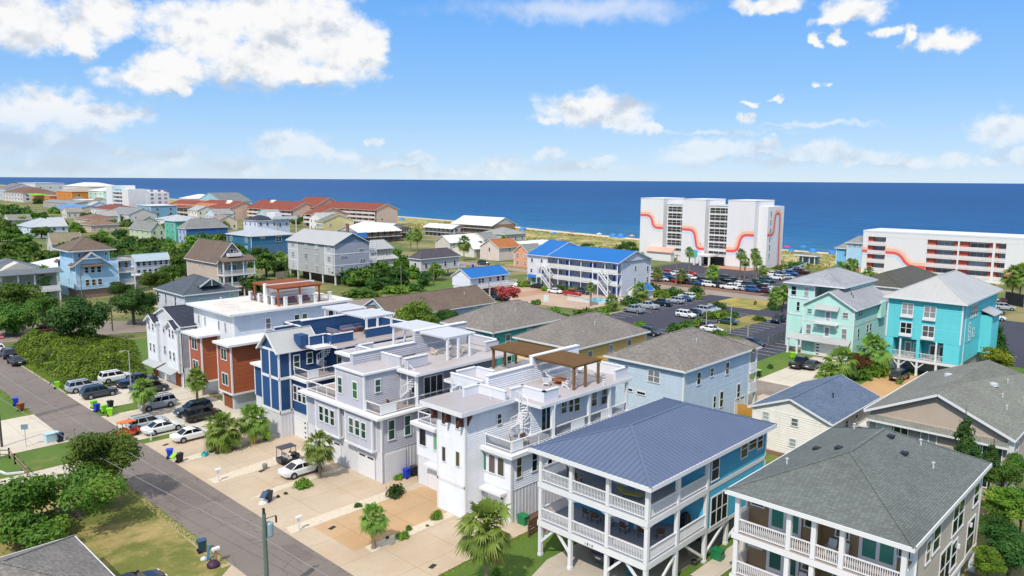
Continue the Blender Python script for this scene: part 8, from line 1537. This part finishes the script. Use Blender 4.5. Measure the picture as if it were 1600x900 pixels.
for i, (x, y, rz, lab) in enumerate(((56.6, 49.3, .5, 'white slatted chair left of the round fire table'), (58.4, 50.3, -1.6, 'white slatted chair behind the round fire table'), (57.6, 47.4, 1.6, 'white slatted chair in front of the round fire table'), (59.8, 48.6, 3.0, 'white slatted chair between pergola posts right of the fire table'), (63.2, 50.2, 3.6, 'white slatted chair farthest right on the white roof'), (63.3, 47.8, 2.4, 'white slatted chair by the right parapet of the white roof'))): put(A1, i, x, y, 10.21, rz, lab, 'white chairs on the roof terrace')
for i, (x, y, rz, lab) in enumerate(((55.5, 65.6, .2, 'cream slatted chair nearest the party wall on the grey roof'), (58.2, 66.2, -2.2, 'cream slatted chair deep under the grey roof pergola'), (56.0, 63.6, 1.5, 'cream slatted chair at the edge of the grey roof pergola'), (58.6, 63.9, 2.8, 'cream slatted chair right under the grey roof pergola'))): put(A2, i, x, y, 10.91, rz, lab, 'cream chairs on the grey roof')
for i, (x, y, z, rz, lab) in enumerate(((46.3, 36.9, 6.5, 3.1, 'brown chair on the upper blue porch, left of the lounger'), (46.8, 37.9, 6.5, 2.6, 'brown chair in the upper left corner of the blue porch'), (47.4, 36.6, 3.15, 3.0, 'leftmost brown chair on the lower blue porch'), (47.3, 35.6, 3.15, 3.3, 'second brown chair on the lower blue porch'), (47.4, 34.4, 3.15, 3.1, 'third brown chair on the lower blue porch'), (47.5, 32.9, 3.15, 3.1, 'fourth brown chair on the lower blue porch'), (47.8, 31.4, 3.15, 3.4, 'fifth brown chair on the lower blue porch'), (48.6, 30.3, 3.15, 3.9, 'rightmost brown chair on the lower blue porch'), (48.7, 46.4, 6.63, 2.4, 'brown chair beside the white spiral staircase'), (49.6, 45.8, 6.63, 1.4, 'second brown chair on the white corner terrace'), (46.6, 62.2, 7.18, 3.0, 'brown chair on the grey corner terrace'))): put(S1, i, x, y, z, rz+math.pi, lab, 'brown porch chairs')
R1 = sidechair(WHITE, WHITE)
for i, (x, y, z, lab) in enumerate(((49.9, 17.7, 5.95, 'white rocking chair on the upper porch by the tan divider'), (49.9, 16.9, 5.95, 'white rocking chair right of the tan divider on the upper porch'), (49.9, 19.6, 2.75, 'white chair on the lower porch of the taupe house'))): put(R1, i, x, y, z, math.pi, lab, 'white porch chairs')
def table(lab, x, y, z, r, m, h=.45, name='round_table'):
    o = empty(name, lab, 'table', (x, y, z)); link('table_top', MB().tube([(0, 0, h-.06), (0, 0, h)], r, 18).mesh('table_top', m), o); link('pedestal', MB().tube([(0, 0, 0), (0, 0, h-.06)], [r*.5, r*.35], 10).mesh('pedestal', m), o)
table('round wooden fire table on the white roof terrace', 58.2, 48.9, 10.21, .75, mat('wood', '#9a5a36')); table('dark round table on the grey corner terrace', 46.4, 61.5, 7.18, .4, mat('wood', '#4a3628')); table('small round table under the navy pergola', 56.6, 80.6, 11.0, .5, mat('plain', '#5a5660'))
o = empty('sun_lounger', 'yellow green striped lounger on the upper blue porch', 'sun lounger', (46.9, 32.0, 6.5), 1.9); link('cushion', MB().box(-.9, -.3, .32, .5, .3, .42).bar((.5, 0, .38), (1.05, 0, .85), .6, .08).mesh('cushion', mat('plain', '#b5a94e')), o)
for a, c in ((-.8, -.25), (-.8, .25), (.5, -.25), (.5, .25)): link('leg', MB().box(a-.03, c-.03, 0, a+.03, c+.03, .32).mesh('leg', DARK), o)
o = empty('barbecue', 'black covered barbecue on the lower blue porch', 'barbecue', (51.6, 29.9, 3.15)); link('cover', MB().loft([[(-.45, -.3, .05), (.45, -.3, .05), (.45, .3, .05), (-.45, .3, .05)], [(-.42, -.28, .9), (.42, -.28, .9), (.42, .28, .9), (-.42, .28, .9)], [(-.25, -.18, 1.25), (.25, -.18, 1.25), (.25, .18, 1.25), (-.25, .18, 1.25)]]).mesh('cover', BLACK), o)
SOF = mat('plain', '#7c7c90'); o = empty('outdoor_sofa', 'grey cushioned sofa on the navy roof terrace', 'sofa', (56.0, 82.8, 11), 0); link('seat', MB().box(-1.6, -.4, .1, 1.6, .4, .45).mesh('seat', mat('wood', '#7a4a34')), o); link('cushion', MB().box(-1.5, -.35, .45, 1.5, .3, .62).mesh('cushion', SOF), o); link('backrest', MB().box(-1.6, .3, .45, 1.6, .5, .95).mesh('backrest', SOF), o)
o = empty('outdoor_sofa', 'grey cushioned sofa on the left of the navy roof terrace', 'sofa', (53.2, 82.6, 11), math.pi/2); link('seat', MB().box(-1.2, -.4, .1, 1.2, .4, .45).mesh('seat', mat('wood', '#7a4a34')), o); link('cushion', MB().box(-1.1, -.35, .45, 1.1, .3, .62).mesh('cushion', SOF), o); link('backrest', MB().box(-1.2, .3, .45, 1.2, .5, .95).mesh('backrest', SOF), o)
for i, x in enumerate((56.2, 58, 60.2)): o = empty('outdoor_bench', f'brown bench with blue cushions, {ORD[i]} from the left under the terracotta pergola', 'bench', (x, 101.6, 12.5), 0, 'benches under the terracotta pergola'); link('seat', MB().box(-.8, -.3, .0, .8, .3, .42).mesh('seat', mat('wood', '#7a3f2c')), o); link('backrest', MB().box(-.8, .25, .42, .8, .35, .9).mesh('backrest', mat('wood', '#7a3f2c')), o); link('cushion', MB().box(-.75, -.28, .42, .75, .22, .54).mesh('cushion', mat('plain', '#3f62a8')), o)
# under the blue house: things stored on the slab
for i, (p, r, c, lab) in enumerate((((47.24,32.05), .5, '#1f7f86', 'teal folded beach chair under the blue house'), ((52.17,29.2), .35, '#3a3f3c', 'dark pot at the corner of the blue house slab'), ((53.46,30.32), .4, '#b9a98e', 'tan planter among the clutter under the blue house'))): single('planter', MB().tube([(0, 0, 0), (0, 0, r*.8), (0, 0, r)], [r*.6, r*.8, r*.7], 10), mat('plain', c), lab, 'planter', (p[0], p[1], .02))
# beach tents and umbrellas
def tent(p, r, m, lab):
    o = empty('beach_tent', lab, 'beach tent', (p[0], p[1], 0), 0, 'beach tents'); b = MB(); rings = []
    for k in range(6): t = k/5*1.5; rings.append([(r*math.cos(t)*math.cos(a*.785), r*math.cos(t)*math.sin(a*.785), r*.95*math.sin(t)) for a in range(8)])
    link('canopy', b.loft(rings).mesh('canopy', m, smooth=70), o)
def brolly(p, m, lab):
    o = empty('beach_umbrella', lab, 'beach umbrella', (p[0], p[1], 0), 0, 'beach umbrellas'); link('pole', MB().tube([(0, 0, 0), (0, 0, 2.3)], .05, 6).mesh('pole', WHITE), o); b = MB()
    for i in range(8): a, c = i*.785, (i+1)*.785; b.poly([(0, 0, 2.6), (1.7*math.cos(a), 1.7*math.sin(a), 1.9), (1.7*math.cos(c), 1.7*math.sin(c), 1.9)])
    link('canopy', b.mesh('canopy', m), o)
TB = mat('plain', '#2f7fd0'); wh_ = ['left of the motel roof', 'beyond the large brown motel', 'near the terracotta condominiums', 'nearest the blue gabled motel', 'just left of the striped hotel', 'second from the striped hotel', 'on the sand right of the striped hotel', 'in the middle of the sand right of the hotel', 'nearest the light blue inn', 'small, above the motel roof']
for p, r, w_ in zip([(353.34,453.96),(342.87,319.76),(369.81,502.68),(365.15,480.47),(341.11,244.41),(341.77,250.09),(329.84,143.3),(334.16,135.27),(331.52,125.81),(332.14,284.93)], (2.4, 2.4, 2, 2, 2.4, 2.2, 1.4, 1.9, 1.6, 1.5), wh_): tent(p, r, TB, 'blue dome beach tent '+w_)
brolly((331.38,146.05), mat('plain', '#d9276a'), 'bright pink beach umbrella right of the striped hotel'); brolly((332.02,252.44), WHITE, 'white beach umbrella above the motel roof'); brolly((328.26,268.38), mat('plain', '#b06a9a'), 'mauve beach umbrella above the left of the motel'); brolly((334.28,232.42), mat('plain', '#e0a06a'), 'orange beach umbrella left of the striped hotel'); brolly((330.51,151.07), TB, 'blue beach umbrella against the striped hotel corner'); brolly((337.1,140.84), TB, 'blue beach umbrella between the two right hand tents')

for p, lab in (((37.25,72.64), 'dark drain grate on the strip beside the round stone planter'), ((35.1,55.81), 'dark drain cover on the tan driveway before the small palm'), ((37,44.18), 'rectangular drain cover near the lawn corner at the bottom'), ((33.33,88.04), 'rust brown drain grate beside the white saloons')):
    single('drain_cover', MB().box(-.35, -.2, .0, .35, .2, .03), DARK, lab, 'drain cover', (p[0], p[1], .005), .3, 'drain covers')

bpy.context.view_layer.update()
